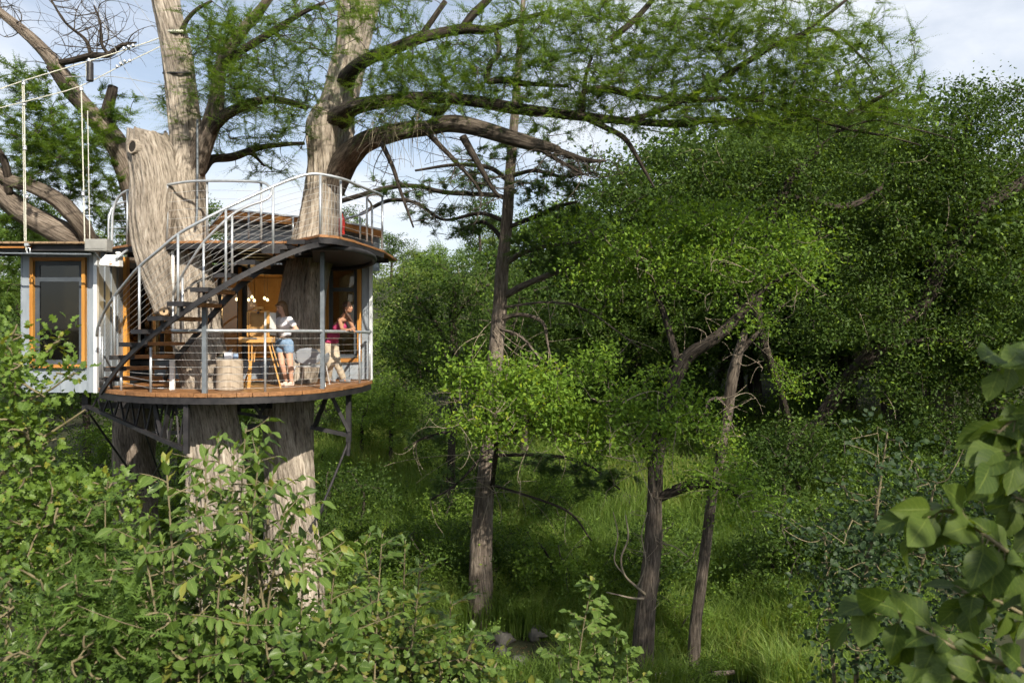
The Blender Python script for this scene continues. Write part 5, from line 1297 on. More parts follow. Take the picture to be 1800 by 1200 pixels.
# ------------------------------------------------------------------ grass
M['grass'] = leaf_material('tall_grass', (0.060, 0.118, 0.025), (0.190, 0.290, 0.060), trans=.52, rough=.5, yellow=(.32, .34, .11))
r = np.random.default_rng(50)
def grass(name, label, pts, h, w, seed):
    r = np.random.default_rng(seed); n = len(pts)
    base = np.column_stack([pts, ground_z(pts[:, 0], pts[:, 1]) - .02])
    H = h * r.uniform(.5, 1.25, n) * (1 + .35 * vnoise(pts[:, 0] * .6, pts[:, 1] * .6, pts[:, 0] * 0 + 2))
    a = r.uniform(0, 2 * math.pi, n); ln = np.stack([np.cos(a), np.sin(a), 0 * a], 1)
    b_ = r.uniform(0, 2 * math.pi, n); sd = np.stack([np.cos(b_), np.sin(b_), 0 * b_], 1) * (w * r.uniform(.6, 1.3, n))[:, None] / 2
    bend = (r.uniform(.1, .75, n) * H)[:, None]
    m1 = base + ln * bend * .22 + np.array([0, 0, 1.]) * (H * .55)[:, None]
    tp = base + ln * bend + np.array([0, 0, 1.]) * (H * .92 - bend[:, 0] * .25)[:, None]
    V = np.stack([base - sd, base + sd, m1 + sd * .8, m1 - sd * .8, tp], 1).reshape(-1, 3)
    k = np.arange(n) * 5
    Fc = [np.stack([k, k + 1, k + 2, k + 3], 1), np.stack([k + 3, k + 2, k + 4], 1)]
    t = np.clip(r.normal(.45, .2, n) + .3 * vnoise(pts[:, 0] * .35 + 3, pts[:, 1] * .35, pts[:, 0] * 0 + 7), 0, 1)
    o = link(name, np_mesh(name, V, Fc, attrs={'tint': ('FLOAT', np.repeat(t, 5))}), M['grass'])
    return tag(o, label, 'grass', kind='stuff')
n_ = 95000
y = 18.0 + 18 * r.random(n_) ** 1.2; x = xpx(r.uniform(480, 1640, n_), y)
keep = (vnoise(x * .3, y * .3, x * 0) > -.75)
grass('tall_grass', 'tall sunlit grass on the rising valley floor', np.stack([x[keep], y[keep]], 1), 1.05, .026, 51)
n_ = 22000
y = r.uniform(14.2, 19, n_); x = xpx(r.uniform(700, 1600, n_), y)
keep = (vnoise(x * .5, y * .5, x * 0 + 4) > -.35) & ~((np.abs(y - 16.6) < .6) & (np.abs(x) < 1))
grass('creek_grass', 'long arching grass along the creek', np.stack([x[keep], y[keep]], 1), 1.0, .030, 52)

# fallen leaves on the valley floor
M['litter'] = leaf_material('fallen_leaf', (0.035, 0.024, 0.012), (0.16, 0.11, 0.055), trans=.1, rough=.8)
n_ = 26000; y = 13 + 12 * r.random(n_) ** 1.3; x = xpx(r.uniform(-100, 1700, n_), y)
pp = np.column_stack([x, y, ground_z(x, y) + .012])
V, Fc, ti = leaves(pp, np.array([0, 0, 1.0]) + rnd_unit(r, n_) * .45, rnd_unit(r, n_), r.uniform(.05, .12, n_), r.uniform(.03, .06, n_), np.clip(r.normal(.4, .25, n_), 0, 1))
tag(link('leaf_litter', np_mesh('leaf_litter', V, Fc, attrs={'tint': ('FLOAT', ti)}), M['litter']), 'brown fallen leaves scattered over the valley floor', 'leaves', kind='stuff')

# ------------------------------------------------------------------ rocks and fallen wood by the creek
def rock(px, py, d, w, label, seed, sq=.62):
    r = np.random.default_rng(seed); p = P(px, py, d)
    nu, nv = 14, 9
    th, ph = np.meshgrid(np.linspace(0, 2 * math.pi, nu, endpoint=False), np.linspace(.05, math.pi - .05, nv), indexing='xy')
    u = np.stack([np.cos(th) * np.sin(ph), np.sin(th) * np.sin(ph), np.cos(ph)], -1)
    u = np.sign(u) * np.abs(u) ** .55
    rad = w * (1 + .38 * vnoise(u[..., 0] * 1.6 + seed, u[..., 1] * 1.6, u[..., 2] * 1.6))
    V = (u * rad[..., None] * np.array([1, .8, sq])).reshape(-1, 3)
    i, j = np.meshgrid(np.arange(nv - 1), np.arange(nu), indexing='ij')
    a = (i * nu + j).ravel(); b_ = (i * nu + (j + 1) % nu).ravel()
    o = link('creek_rock', np_mesh('creek_rock', V, [np.stack([a, a + nu, b_ + nu, b_], 1), np.arange(nu)[None], ((nv - 1) * nu + np.arange(nu))[::-1][None]]), M['rock'])
    zz = gz(p.x, p.y); o.location = (p.x, p.y, zz + .16 * w + .03); o.rotation_euler = (r.uniform(-.25, .25), r.uniform(-.3, .3), r.uniform(0, 6))
    tag(o, label, 'rock', 'rocks by the creek')
rock(886, 1080, 18.0, .24, 'flat grey rock beside the foot of the slender cypress', 1)
rock(942, 1074, 18.2, .25, 'tilted grey boulder right of the flat creek rock', 2, .75)
rock(912, 1127, 17.2, .24, 'dark wet rock nearest the water below the slender cypress', 3)
rock(880, 1104, 17.6, .15, 'small rock between the cypress roots and the wet rock', 4)
rock(898, 1140, 17.0, .10, 'smallest pale stone at the edge of the creek', 5)
rock(1010, 1090, 18.0, .16, 'half hidden stone in the grass right of the boulders', 6)
def log(spec, label, name='fallen_log', mat='bark_brown', seed=5):
    rows = [(*P(a, b, d), w / 2 * d / F) for a, b, d, w in spec]
    c0 = np.mean([q_[:3] for q_ in rows], 0); c0[2] = min(q_[2] for q_ in rows)
    root = empty(name, tuple(c0), label, 'log')
    limb('wood', spec, mat, root, nseg=14, amp=.1, seed=seed, step=.08, freq=3)
log([(1085, 1196, 15.6, 10), (1130, 1190, 15.6, 13), (1185, 1184, 15.7, 11)], 'thin pale fallen branch at the foot of the leaning oak', mat='bark_pale')
log([(735, 1000, 20, 14), (775, 990, 20, 18), (820, 1000, 20, 16)], 'short fallen log in the shade left of the slender cypress', seed=7)
log([(1205, 1200, 16, 8), (1250, 1185, 16.2, 10), (1290, 1180, 16.4, 7)], 'dark fallen branch right of the slim broken trunk', seed=9)
# ------------------------------------------------------------------ things on the deck
M['canvas'] = surface('primed_canvas', (0.72, 0.71, 0.67), (0.82, 0.81, 0.78), scale=30, rough=.9)
M['canvas_back'] = surface('canvas_back', (0.30, 0.17, 0.06), (0.42, 0.25, 0.10), scale=6, rough=.9)
M['log_table'] = surface('peeled_log', (0.29, 0.23, 0.17), (0.47, 0.40, 0.32), scale=5, rough=.85, bump=.4, mscale=(3, 3, .4))
M['chair_plastic'] = surface('grey_chair_shell', (0.27, 0.30, 0.345), (0.35, 0.38, 0.425), scale=4, rough=.5)
M['chrome'] = surface('pale_metal_leg', (0.62, 0.63, 0.64), (0.74, 0.75, 0.76), scale=9, rough=.3, metallic=.5)
M['tissue_box'] = surface('white_card_box', (0.66, 0.68, 0.78), (0.74, 0.76, 0.84), scale=4, rough=.8)
M['blue_glass'] = surface('blue_glass_jar', (0.20, 0.28, 0.42), (0.28, 0.36, 0.50), scale=4, rough=.15)
M['dark_stuff'] = surface('dark_paint_tool', (0.015, 0.015, 0.018), (0.04, 0.04, 0.045), scale=9, rough=.5)

def onboard(px, d): return Vector((xpx(px, d), d, ZL))
# log side table
d = 14.3
t = empty('log_side_table', onboard(402.5, d), 'pale peeled tree stump used as a side table on the deck', 'side table')
V, Fq, bk, _ = bark_tube([(0, 0, 0, .238), (0, 0, .02, .245), (.005, 0, .28, .235), (0, 0, .54, .238), (0, 0, .555, .228)], nseg=40, amp=.025, seed=4, step=.05, px=False)
link('log', np_mesh('log', V, Fq, smooth=True, attrs={'bark': ('FLOAT_VECTOR', bk)}), M['log_table'], t)
zt = ZL + .556
tx_ = empty('tissue_box', (xpx(403, d), d - .04, zt), 'white cube shaped box with a dark tool on top standing on the stump table', 'box')
MB().box((xpx(403, d), d - .04, zt + .06), (.115, .11, .12)).build('box', M['tissue_box'], tx_, bevel=.004)
MB().prism_y([(xpx(401, d), zt + .12), (xpx(407, d), zt + .12), (xpx(411, d), zt + .19), (xpx(405, d), zt + .17)], d - .05, d - .03).build('palette_knife', M['dark_stuff'], tx_)
jr = empty('blue_jar', (xpx(414.5, d), d, zt), 'small blue glass jar right of the white box on the stump table', 'jar')
MB().lathe((xpx(414.5, d), d, zt), [(.04, 0), (.045, .01), (.047, .07), (.04, .085)], 14).build('jar_body', M['blue_glass'], jr, smooth=True)
MB().lathe((xpx(414.5, d), d, zt + .086), [(.043, 0), (.043, .012)], 14).build('lid', M['blue_glass'], jr)
gl = empty('glass_bowl', (xpx(389, d), d - .03, zt), 'clear glass bowl with pale contents left of the white box', 'bowl')
MB().lathe((xpx(389, d), d - .03, zt), [(.06, 0), (.07, .01), (.062, .035), (.02, .04)], 14).build('contents', M['canvas'], gl, smooth=True)
MB().lathe((xpx(389, d), d - .03, zt + .002), [(.05, 0), (.074, .03), (.066, .10), (.068, .102)], 14).build('bowl', M['glass'], gl, smooth=True)

# easel: three legs, paint drawer, mast frame and clamp
d = 14.75
E = lambda px, py, dd=0: P(px, py, d + dd)
ea = empty('artist_easel', onboard(441, d), 'orange beech field easel with open paint drawer on the deck', 'easel')
def eb(name, a, b, w=.035, h=.022): return MB().beam(E(*a), E(*b), w, h, up=(0, 1, 0)).build(name, M['easel_wood'], ea, bevel=.003)
zl_ = lambda dd: yl(d + dd, ZL)
eb('leg', (440.5, 634, -.02), (437.5, zl_(-.05), -.05), .055, .035); eb('leg', (437.5, 602, -.02), (437.5, 636, -.02), .022, .02); eb('leg', (443, 602, -.02), (442.5, 636, -.02), .022, .02)
eb('leg', (472, 602, .0), (494, zl_(-.1), -.1), .026, .02); eb('leg', (477, 602, .0), (490, 645, -.05), .016, .016)
eb('leg', (450, 612, .15), (428, zl_(.45), .45), .026, .02)
eb('brace', (449, 612, .2), (447, 636, .1), .018, .015)
MB().box(E(452, 597), (.62, .17, .105)).build('paint_drawer', M['easel_wood'], ea, bevel=.004)
MB().box(E(445, 594.5, -.09), (.14, .012, .028)).build('drawer_slot', M['dark_stuff'], ea)
MB().box(E(478, 598, -.09), (.02, .02, .06)).build('drawer_catch', M['cut_wood'], ea)
eb('mast', (435.5, 591, .04), (435.5, 548, .05), .026, .03); eb('mast', (472.5, 591, .04), (472.5, 547, .05), .026, .03)
eb('crossbar', (435.5, 548.5, .05), (472.5, 547.5, .05), .03, .03)
eb('inner_slat', (440, 590, .02), (438, 549, .04), .018, .015); eb('inner_slat', (469, 590, .02), (470, 549, .04), .018, .015)
eb('top_mast', (454, 552, .06), (454.5, 539, .06), .045, .025)
MB().box(E(455.5, 541.5, .02), (.15, .07, .045)).build('clamp', M['easel_wood'], ea, bevel=.005)
MB().lathe(E(454, 549.5, .0) - Vector((0, 0, .02)), [(.012, 0), (.025, .01), (.025, .03), (.012, .04)], 10).build('clamp_knob', M['dark_stuff'], ea)
MB().prism_y([(xpx(438.5, d), zpx(591, d)), (xpx(470.5, d), zpx(591, d)), (xpx(470, d), zpx(550, d)), (xpx(438, d), zpx(550, d))], d + .075, d + .09).build('back_board', M['canvas_back'], ea)
cv = empty('painting_canvas', E(475.5, 588, .12), 'white stretched canvas seen edge on beside the easel', 'canvas')
Mr = Matrix.Rotation(math.radians(80), 3, 'Z')
MB().box(E(475, 569, .22), (.42, .03, .43), Mr).build('stretched_face', M['canvas'], cv, bevel=.004)
MB().box(E(473.7, 569, .245), (.38, .02, .39), Mr).build('stretcher', M['easel_wood'], cv)

# grey chair
d = 15.65
ch = empty('grey_chair', onboard(540, d), 'grey plastic lounge chair with thin pale metal legs behind the women', 'chair')
xc = xpx(541, d); sx = d / F
def shell(name, pts, faces, th=.018):
    me = bpy.data.meshes.new(name); off = root_loc(ch)
    me.from_pydata([tuple(Vector(p) - off) for p in pts], [], faces); me.materials.append(M['chair_plastic'])
    me.polygons.foreach_set("use_smooth", [True] * len(me.polygons))
    o = bpy.data.objects.new(name, me); COL.objects.link(o); o.parent = ch
    s = o.modifiers.new("solid", 'SOLIDIFY'); s.thickness = th
    sb_ = o.modifiers.new("sub", 'SUBSURF'); sb_.levels = 2; sb_.render_levels = 2
    return o
zs, zt_ = zpx(641, d), zpx(610, d)
L_, R_ = xpx(522, d), xpx(576, d)
yb, yf = d - .28, d + .30          # the back faces the camera
pts = [(L_ + .06, yb, zs), (R_ - .06, yb, zs), (L_ + .04, yb - .06, (zs + zt_) / 2), (R_ - .04, yb - .06, (zs + zt_) / 2), (L_ + .06, yb - .12, zt_), (R_ - .06, yb - .12, zt_)]
shell('backrest', pts, [(0, 1, 3, 2), (2, 3, 5, 4)])
shell('seat', [(L_ + .03, yb - .02, zs - .01), (R_ - .03, yb - .02, zs - .01), (R_ - .03, yf, zs + .02), (L_ + .03, yf, zs + .02)], [(0, 1, 2, 3)])
shell('arm', [(L_ + .03, yb, zs), (L_ - .05, yb - .06, zs + .27), (L_ - .06, yf - .12, zs + .25), (L_ + .02, yf - .1, zs)], [(0, 1, 2, 3)])
shell('arm', [(R_ - .03, yb, zs), (R_ + .03, yb - .06, zs + .27), (R_ + .04, yf - .12, zs + .25), (R_ - .02, yf - .1, zs)], [(3, 2, 1, 0)])
for x_, y_, bx_, by_ in ((L_ + .05, yb - .02, -.09, -.06), (R_ - .05, yb - .02, .09, -.06), (L_ + .08, yf - .1, -.06, .06), (R_ - .08, yf - .1, .06, .06)):
    MB().tube([(x_, y_, zs - .02), (x_ + bx_, y_ + by_, ZL)], .014, 7).build('leg', M['chrome'], ch)
MB().tube([(L_ + .05, yb - .02, zs - .025), (R_ - .05, yb - .02, zs - .025)], .013, 7).build('seat_rail', M['chrome'], ch)
MB().tube([(L_ + .08, yf - .1, zs - .025), (R_ - .08, yf - .1, zs - .025)], .013, 7).build('seat_rail', M['chrome'], ch)

# ------------------------------------------------------------------ people
M['skin_light'] = surface('skin_light', (0.50, 0.29, 0.20), (0.60, 0.37, 0.27), scale=6, rough=.5, spec=.3)
M['skin_tan'] = surface('skin_tan', (0.36, 0.185, 0.115), (0.45, 0.245, 0.155), scale=6, rough=.5, spec=.3)
M['white_tee'] = surface('white_cotton', (0.66, 0.65, 0.70), (0.76, 0.75, 0.79), scale=14, rough=.9, bump=.3)
M['denim'] = surface('light_denim', (0.12, 0.20, 0.33), (0.22, 0.32, 0.46), scale=18, rough=.9, bump=.3)
M['pink_top'] = surface('magenta_cotton', (0.36, 0.035, 0.11), (0.46, 0.055, 0.15), scale=14, rough=.9, bump=.3)
M['khaki'] = surface('khaki_cotton', (0.38, 0.32, 0.24), (0.50, 0.43, 0.33), scale=10, rough=.9, bump=.5)
M['hair_brown'] = surface('brown_hair', (0.07, 0.035, 0.015), (0.20, 0.11, 0.045), scale=10, rough=.5, mscale=(3, 3, .5))
M['hair_dark'] = surface('dark_hair', (0.025, 0.012, 0.008), (0.075, 0.035, 0.02), scale=10, rough=.45, mscale=(3, 3, .5))
M['shoe_pale'] = surface('pale_canvas_shoe', (0.55, 0.42, 0.36), (0.66, 0.53, 0.46), scale=12, rough=.8)
M['shoe_grey'] = surface('grey_sport_shoe', (0.16, 0.16, 0.17), (0.30, 0.30, 0.31), scale=12, rough=.7)
M['belt'] = surface('brown_belt', (0.20, 0.13, 0.08), (0.28, 0.19, 0.12), scale=12, rough=.6)
M['eye'] = surface('eye_dark', (0.02, 0.015, 0.012), (0.05, 0.04, 0.03), scale=12, rough=.2)
M['lip'] = surface('lip', (0.36, 0.11, 0.10), (0.42, 0.14, 0.12), scale=12, rough=.4)

class Flesh:
    """tapered capsules and ellipsoids fused into one continuous skin"""
    def __init__(s): s.mb = MB()
    def cap(s, a, b, ra, rb, n=14):
        a, b = Vector(a), Vector(b); dv = (b - a); L = dv.length; dv = dv / max(L, 1e-6)
        q = dv.to_track_quat('Z', 'Y').to_matrix()
        prof = [(ra * math.sin(t), -ra * math.cos(t)) for t in np.linspace(.06, math.pi / 2, 6)] + [(rb * math.cos(t), L + rb * math.sin(t)) for t in np.linspace(0, math.pi / 2 - .06, 6)]
        V = [a + q @ Vector((r_ * math.cos(k / n * 2 * math.pi), r_ * math.sin(k / n * 2 * math.pi), z)) for r_, z in prof for k in range(n)]
        m = len(prof); Fs = [(i * n + j, i * n + (j + 1) % n, (i + 1) * n + (j + 1) % n, (i + 1) * n + j) for i in range(m - 1) for j in range(n)]
        s.mb.add(V, Fs + [tuple(range(n - 1, -1, -1)), tuple((m - 1) * n + j for j in range(n))]); return s
    def ell(s, c, rx, ry, rz, fx=(1, 0, 0), up=(0, 0, 1), n=16):
        """ellipsoid with its first axis along fx"""
        x = Vector(fx).normalized(); z = Vector(up); z = (z - x * z.dot(x)).normalized(); y = z.cross(x)
        c = Vector(c); V = []; m = 11
        for i in range(m):
            t = .03 + (math.pi - .06) * i / (m - 1)
            for k in range(n):
                p = 2 * math.pi * k / n
                V.append(c + x * rx * math.sin(t) * math.cos(p) + y * ry * math.sin(t) * math.sin(p) - z * rz * math.cos(t))
        Fs = [(i * n + j, i * n + (j + 1) % n, (i + 1) * n + (j + 1) % n, (i + 1) * n + j) for i in range(m - 1) for j in range(n)]
        s.mb.add(V, Fs + [tuple(range(n - 1, -1, -1)), tuple((m - 1) * n + j for j in range(n))]); return s
    def build(s, name, mat, par, voxel=.010, smooth=4):
        tmp = s.mb.build('tmp', mat, None)
        rm = tmp.modifiers.new("r", 'REMESH'); rm.mode = 'VOXEL'; rm.voxel_size = voxel; rm.use_smooth_shade = True
        sm = tmp.modifiers.new("s", 'SMOOTH'); sm.iterations = smooth; sm.factor = .5
        dg = bpy.context.evaluated_depsgraph_get()
        me = bpy.data.meshes.new_from_object(tmp.evaluated_get(dg)); me.name = name
        bpy.data.objects.remove(tmp)
        me.transform(Matrix.Translation(-root_loc(par)))
        me.materials.clear(); me.materials.append(mat)
        me.polygons.foreach_set("use_smooth", [True] * len(me.polygons))
        o = bpy.data.objects.new(name, me); COL.objects.link(o); o.parent = par
        return o

def head(fl, c, f, up=(0, 0, 1)):
    """skull, jaw, nose, ears; f = facing"""
    f = Vector(f).normalized(); up = Vector(up); up = (up - f * up.dot(f)).normalized(); sd = up.cross(f)
    c = Vector(c)
    fl.ell(c + up * .025 - f * .008, .094, .074, .100, f, up)
    fl.ell(c - up * .045 + f * .022, .066, .055, .062, f, up)
    fl.ell(c - up * .088 + f * .058, .020, .024, .018, f, up)
    fl.cap(c + up * .012 + f * .088, c - up * .028 + f * .106, .007, .012, 8)
    fl.ell(c - up * .058 + f * .078, .012, .024, .010, f, up)
    for s_ in (-1, 1):
        fl.ell(c + sd * .074 * s_ - f * .01 - up * .008, .018, .009, .030, f, up)
        fl.ell(c + sd * .040 * s_ + f * .062 - up * .022, .022, .022, .02, f, up)
    return f, sd, up

def face_bits(par, c, f, sd, up):
    c = Vector(c)
    for s_ in (-1, 1):
        Flesh().ell(c + f * .083 + sd * .031 * s_ + up * .012, .010, .016, .008, f, up).build('eye', M['eye'], par, .003, 1)
        Flesh().cap(c + f * .090 + sd * .016 * s_ + up * .033, c + f * .080 + sd * .046 * s_ + up * .034, .004, .003).build('eyebrow', M['hair_dark'], par, .003, 1)
    Flesh().ell(c - up * .056 + f * .088, .007, .024, .009, f, up).build('lips', M['lip'], par, .003, 1)

def hand(fl, wrist, dirv, palm_n, curl=.5, side=1):
    """palm, four bent fingers of unequal length and a thumb from the side of the palm"""
    w = Vector(wrist); dv = Vector(dirv).normalized(); pn = Vector(palm_n); pn = (pn - dv * pn.dot(dv)).normalized(); sd = dv.cross(pn) * side
    fl.ell(w + dv * .045, .052, .040, .017, dv, pn)
    for k, (o_, L) in enumerate(((-.030, .070), (-.010, .080), (.010, .076), (.029, .060))):
        a = w + dv * .085 + sd * o_
        b = a + (dv * math.cos(curl * .6) + pn * math.sin(curl * .6)) * L * .5
        c = b + (dv * math.cos(curl * 1.8) + pn * math.sin(curl * 1.8)) * L * .5
        fl.cap(a - dv * .01, b, .0095, .0085, 8); fl.cap(b, c, .0085, .007, 8)
    a = w + dv * .025 - sd * .032; b = a + (dv * .6 - sd * .7 + pn * .4).normalized() * .04
    fl.cap(a, b, .012, .010, 8); fl.cap(b, b + (dv * .9 + pn * .35).normalized() * .032, .010, .008, 8)

# --- woman in white at the easel
D0 = 15.3
J = lambda px, py, dd=0.0: P(px, py, D0 + dd)
pw = empty('person', onboard(504, D0), 'person in white tee and denim shorts painting at the easel', 'person')
f_b = Vector((-.62, -.78, 0)); rt = Vector((-.78, .62, 0))
chest, waist, hips = J(500, 571), J(501, 588), J(500, 603)
shR, shL = J(500, 562.5) + rt * .165, J(500, 562) - rt * .165
elL, wrL = J(522.5, 580, -.16), J(500, 582, -.30)
elR, wrR = J(479.5, 581, .12), J(474, 572, -.12)
hpL, hpR = J(507, 607, -.05), J(493, 607, .06)
knL, knR = J(510, 641, -.08), J(496, 640, -.02)
anL, anR = J(512.5, 672, .0), J(504, 671, .12)
hc_ = J(494.5, 541, -.02); fh = Vector((-.66, -.70, -.25))
fl = Flesh()
f_, s_, u_ = head(fl, hc_, fh, (-.15, 0, 1))
fl.cap(hc_ - Vector((-.03, -.02, .06)), J(499, 560.5), .047, .055)
fl.ell(chest + Vector((0, 0, .02)), .155, .10, .15, rt).ell(waist, .125, .095, .13, rt).ell(hips, .155, .118, .13, rt)
fl.cap(shR, shL, .055, .055).cap(J(499, 559), shR, .045, .05).cap(J(499, 559), shL, .045, .05)
for sh, el, wr in ((shR, elR, wrR), (shL, elL, wrL)):
    fl.cap(sh, el, .050, .038).cap(el, wr, .038, .026)
hand(fl, wrL, wrL - elL, (0, 0, 1), .7); hand(fl, wrR, wrR - elR, (-1, 0, 0), .9)
for hp, kn, an in ((hpL, knL, anL), (hpR, knR, anR)):
    fl.cap(hp, kn, .086, .056).cap(kn, an, .056, .034); mid = kn.lerp(an, .28); fl.ell(mid + Vector((.01, .015, 0)), .052, .052, .10)
    fl.cap(an, an - Vector((0, 0, .035)), .036, .038)
    fl.cap(an - Vector((0, 0, .045)), an - Vector((0, 0, .05)) + f_b * .13, .034, .026)
fl.build('body', M['skin_light'], pw, .012, 4)
face_bits(pw, hc_, f_, s_, u_)
tee = Flesh().ell(chest + Vector((0, 0, .015)), .172, .118, .150, rt).ell(waist + Vector((0, 0, .03)), .142, .112, .12, rt).cap(shR, shL, .066, .066)
tee.ell(chest + f_b * .07 + rt * .07 - Vector((0, 0, .01)), .065, .06, .06, rt).ell(chest + f_b * .07 - rt * .07 - Vector((0, 0, .01)), .065, .06, .06, rt)
for sh, el in ((shR, elR), (shL, elL)): tee.cap(sh, sh.lerp(el, .50), .064, .060)
tee.build('tee_shirt', M['white_tee'], pw, .012, 4)
sho = Flesh().ell(hips + Vector((0, 0, .0)), .172, .136, .115, rt)
for hp, kn in ((hpL, knL), (hpR, knR)): sho.cap(hp + Vector((0, 0, .03)), hp.lerp(kn, .24), .104, .100)
sho.build('shorts', M['denim'], pw, .012, 3)
Flesh().ell(waist - Vector((0, 0, .055)), .152, .120, .018, rt).build('belt', M['belt'], pw, .008, 1)
hr = Flesh().ell(hc_ + u_ * .045 - f_ * .03, .098, .090, .095, f_, u_).ell(hc_ - f_ * .055 - u_ * .05, .062, .085, .11, f_, u_)
hr.cap(hc_ - f_ * .03 + s_ * .075 + u_ * .02, hc_ - f_ * .01 + s_ * .085 - u_ * .17, .036, .024).cap(hc_ - f_ * .03 - s_ * .075 + u_ * .02, hc_ - f_ * .02 - s_ * .09 - u_ * .18, .038, .026).cap(hc_ + f_ * .055 + u_ * .075 + s_ * .05, hc_ + f_ * .06 + u_ * .07 - s_ * .05, .026, .026).cap(hc_ - f_ * .08, hc_ - f_ * .075 - u_ * .20, .06, .035)
hr.build('hair', M['hair_brown'], pw, .009, 2)
for an, hp in ((anL, hpL), (anR, hpR)):
    b_ = Vector((an.x, an.y, ZL)); Flesh().cap(b_ + Vector((.01, .02, .042)), b_ + f_b * .14 + Vector((0, 0, .035)), .040, .034).cap(b_ + Vector((.01, .02, .07)), b_ + f_b * .03 + Vector((0, 0, .06)), .040, .036).build('shoe', M['shoe_pale'], pw, .008, 2)
pal = empty('paint_palette', J(486, 581, -.42), 'dark paint palette held by the person in white', 'palette')
V = [J(486, 581, -.40) + Vector((.15 * math.cos(a), .10 * math.sin(a), 0)) for a in np.linspace(0, 2 * math.pi, 18, endpoint=False)]
MB().prism([(v.x, v.y) for v in V], V[0].z - .006, V[0].z + .006).build('board', M['dark_stuff'], pal)
for k, cm in enumerate(('pink_top', 'canvas', 'denim', 'wood_z')):
    MB().lathe(J(482 + 3 * k, 581, -.43 + .02 * k) + Vector((0, 0, .006)), [(.012, 0), (.010, .006), (.004, .01)], 8).build('paint_dab', M[cm], pal)

# --- woman in pink leaning on the rail
D0 = 16.6
pr_ = empty('person', onboard(590, D0), 'person in magenta top and khaki trousers leaning on the deck rail', 'person')
rt = Vector((-.80, -.60, 0)); f_b = Vector((.60, -.80, 0))
hips, waist, chest = J(581, 605, 0), J(586, 590, -.12), J(597, 573, -.36)
shR, shL = J(597, 562, -.56), J(613, 561, -.40)
elR, elL = J(601.5, 579.5, -.80), J(622, 577.5, -.74)
wrR, wrL = J(616, 579.5, -.92), J(611, 580, -.96)
hpR, hpL = J(576, 608, -.06), J(587, 608, .04)
knR, knL = J(580, 641, -.05), J(593, 641, -.02)
anR, anL = J(577, 667, .10), J(603, 663.5, .05)
hc_ = J(611.5, 540.5, -.60); fh = Vector((.93, -.33, .10))
fl = Flesh()
f_, s_, u_ = head(fl, hc_, fh, (-.1, 0, 1))
fl.cap(hc_ - u_ * .06 - f_ * .02, J(601, 560, -.46), .045, .055)
fl.ell(chest, .145, .10, .155, rt, (chest - waist)).ell(waist, .120, .09, .13, rt, (chest - waist)).ell(hips, .155, .125, .13, rt)
fl.cap(shR, shL, .05, .05)
for sh, el, wr in ((shR, elR, wrR), (shL, elL, wrL)): fl.cap(sh, el, .046, .036).cap(el, wr, .036, .026)
hand(fl, wrR, wrR - elR, (0, 0, -1), .9); hand(fl, wrL, (wrL - elL), (0, 0, -1), .9)
for hp, kn, an in ((hpR, knR, anR), (hpL, knL, anL)):
    fl.cap(hp, kn, .08, .055).cap(kn, an, .055, .035).cap(an, an - Vector((0, 0, .03)), .036, .036)
    fl.cap(an - Vector((0, 0, .04)), Vector((an.x, an.y, ZL + .04)) + Vector((.6, -.5, 0)) * .13, .034, .028)
fl.build('body', M['skin_tan'], pr_, .012, 4)
face_bits(pr_, hc_, f_, s_, u_)
top_ = Flesh().ell(chest + f_b * .01 - Vector((0, 0, .03)), .160, .120, .125, rt, (chest - waist)).ell(waist, .140, .112, .13, rt, (chest - waist)).ell(hips + Vector((.02, -.03, .06)), .165, .138, .07, rt)
for s0, q in ((1, .075), (-1, .075)):
    top_.cap(chest + f_b * .09 + rt * q * s0, J(601, 557.5, -.47) + rt * .035 * s0, .05, .014)
top_.build('halter_top', M['pink_top'], pr_, .011, 3)
tro = Flesh().ell(hips, .172, .142, .125, rt)
for hp, kn, an in ((hpR, knR, anR), (hpL, knL, anL)): tro.cap(hp, kn, .103, .078).cap(kn, an + Vector((0, 0, .01)), .078, .066)
tro.build('trousers', M['khaki'], pr_, .012, 3)
hr = Flesh().ell(hc_ + u_ * .035 - f_ * .025, .094, .083, .095, f_, u_).ell(hc_ - f_ * .075 - u_ * .02, .045, .06, .07, f_, u_)
hr.cap(hc_ - f_ * .075 - u_ * .05, hc_ - f_ * .02 - u_ * .17 - s_ * -.03, .045, .042).cap(hc_ - f_ * .02 - u_ * .17 - s_ * -.03, hc_ + f_ * .05 - u_ * .33 - s_ * -.06, .042, .022)
hr.build('hair', M['hair_dark'], pr_, .009, 2)
Flesh().ell(hc_ - s_ * .082 - u_ * .05 - f_ * .01, .008, .004, .016).build('earring', M['chrome'], pr_, .003, 1)
for an in (anR, anL):
    b_ = Vector((an.x, an.y, ZL)); dv = Vector((.85, -.5, 0)).normalized()
    Flesh().cap(b_ - dv * .05 + Vector((0, 0, .045)), b_ + dv * .17 + Vector((0, 0, .038)), .044, .036).cap(b_ + Vector((0, 0, .07)), b_ + dv * .05 + Vector((0, 0, .06)), .044, .038).build('shoe', M['shoe_grey'], pr_, .008, 2)
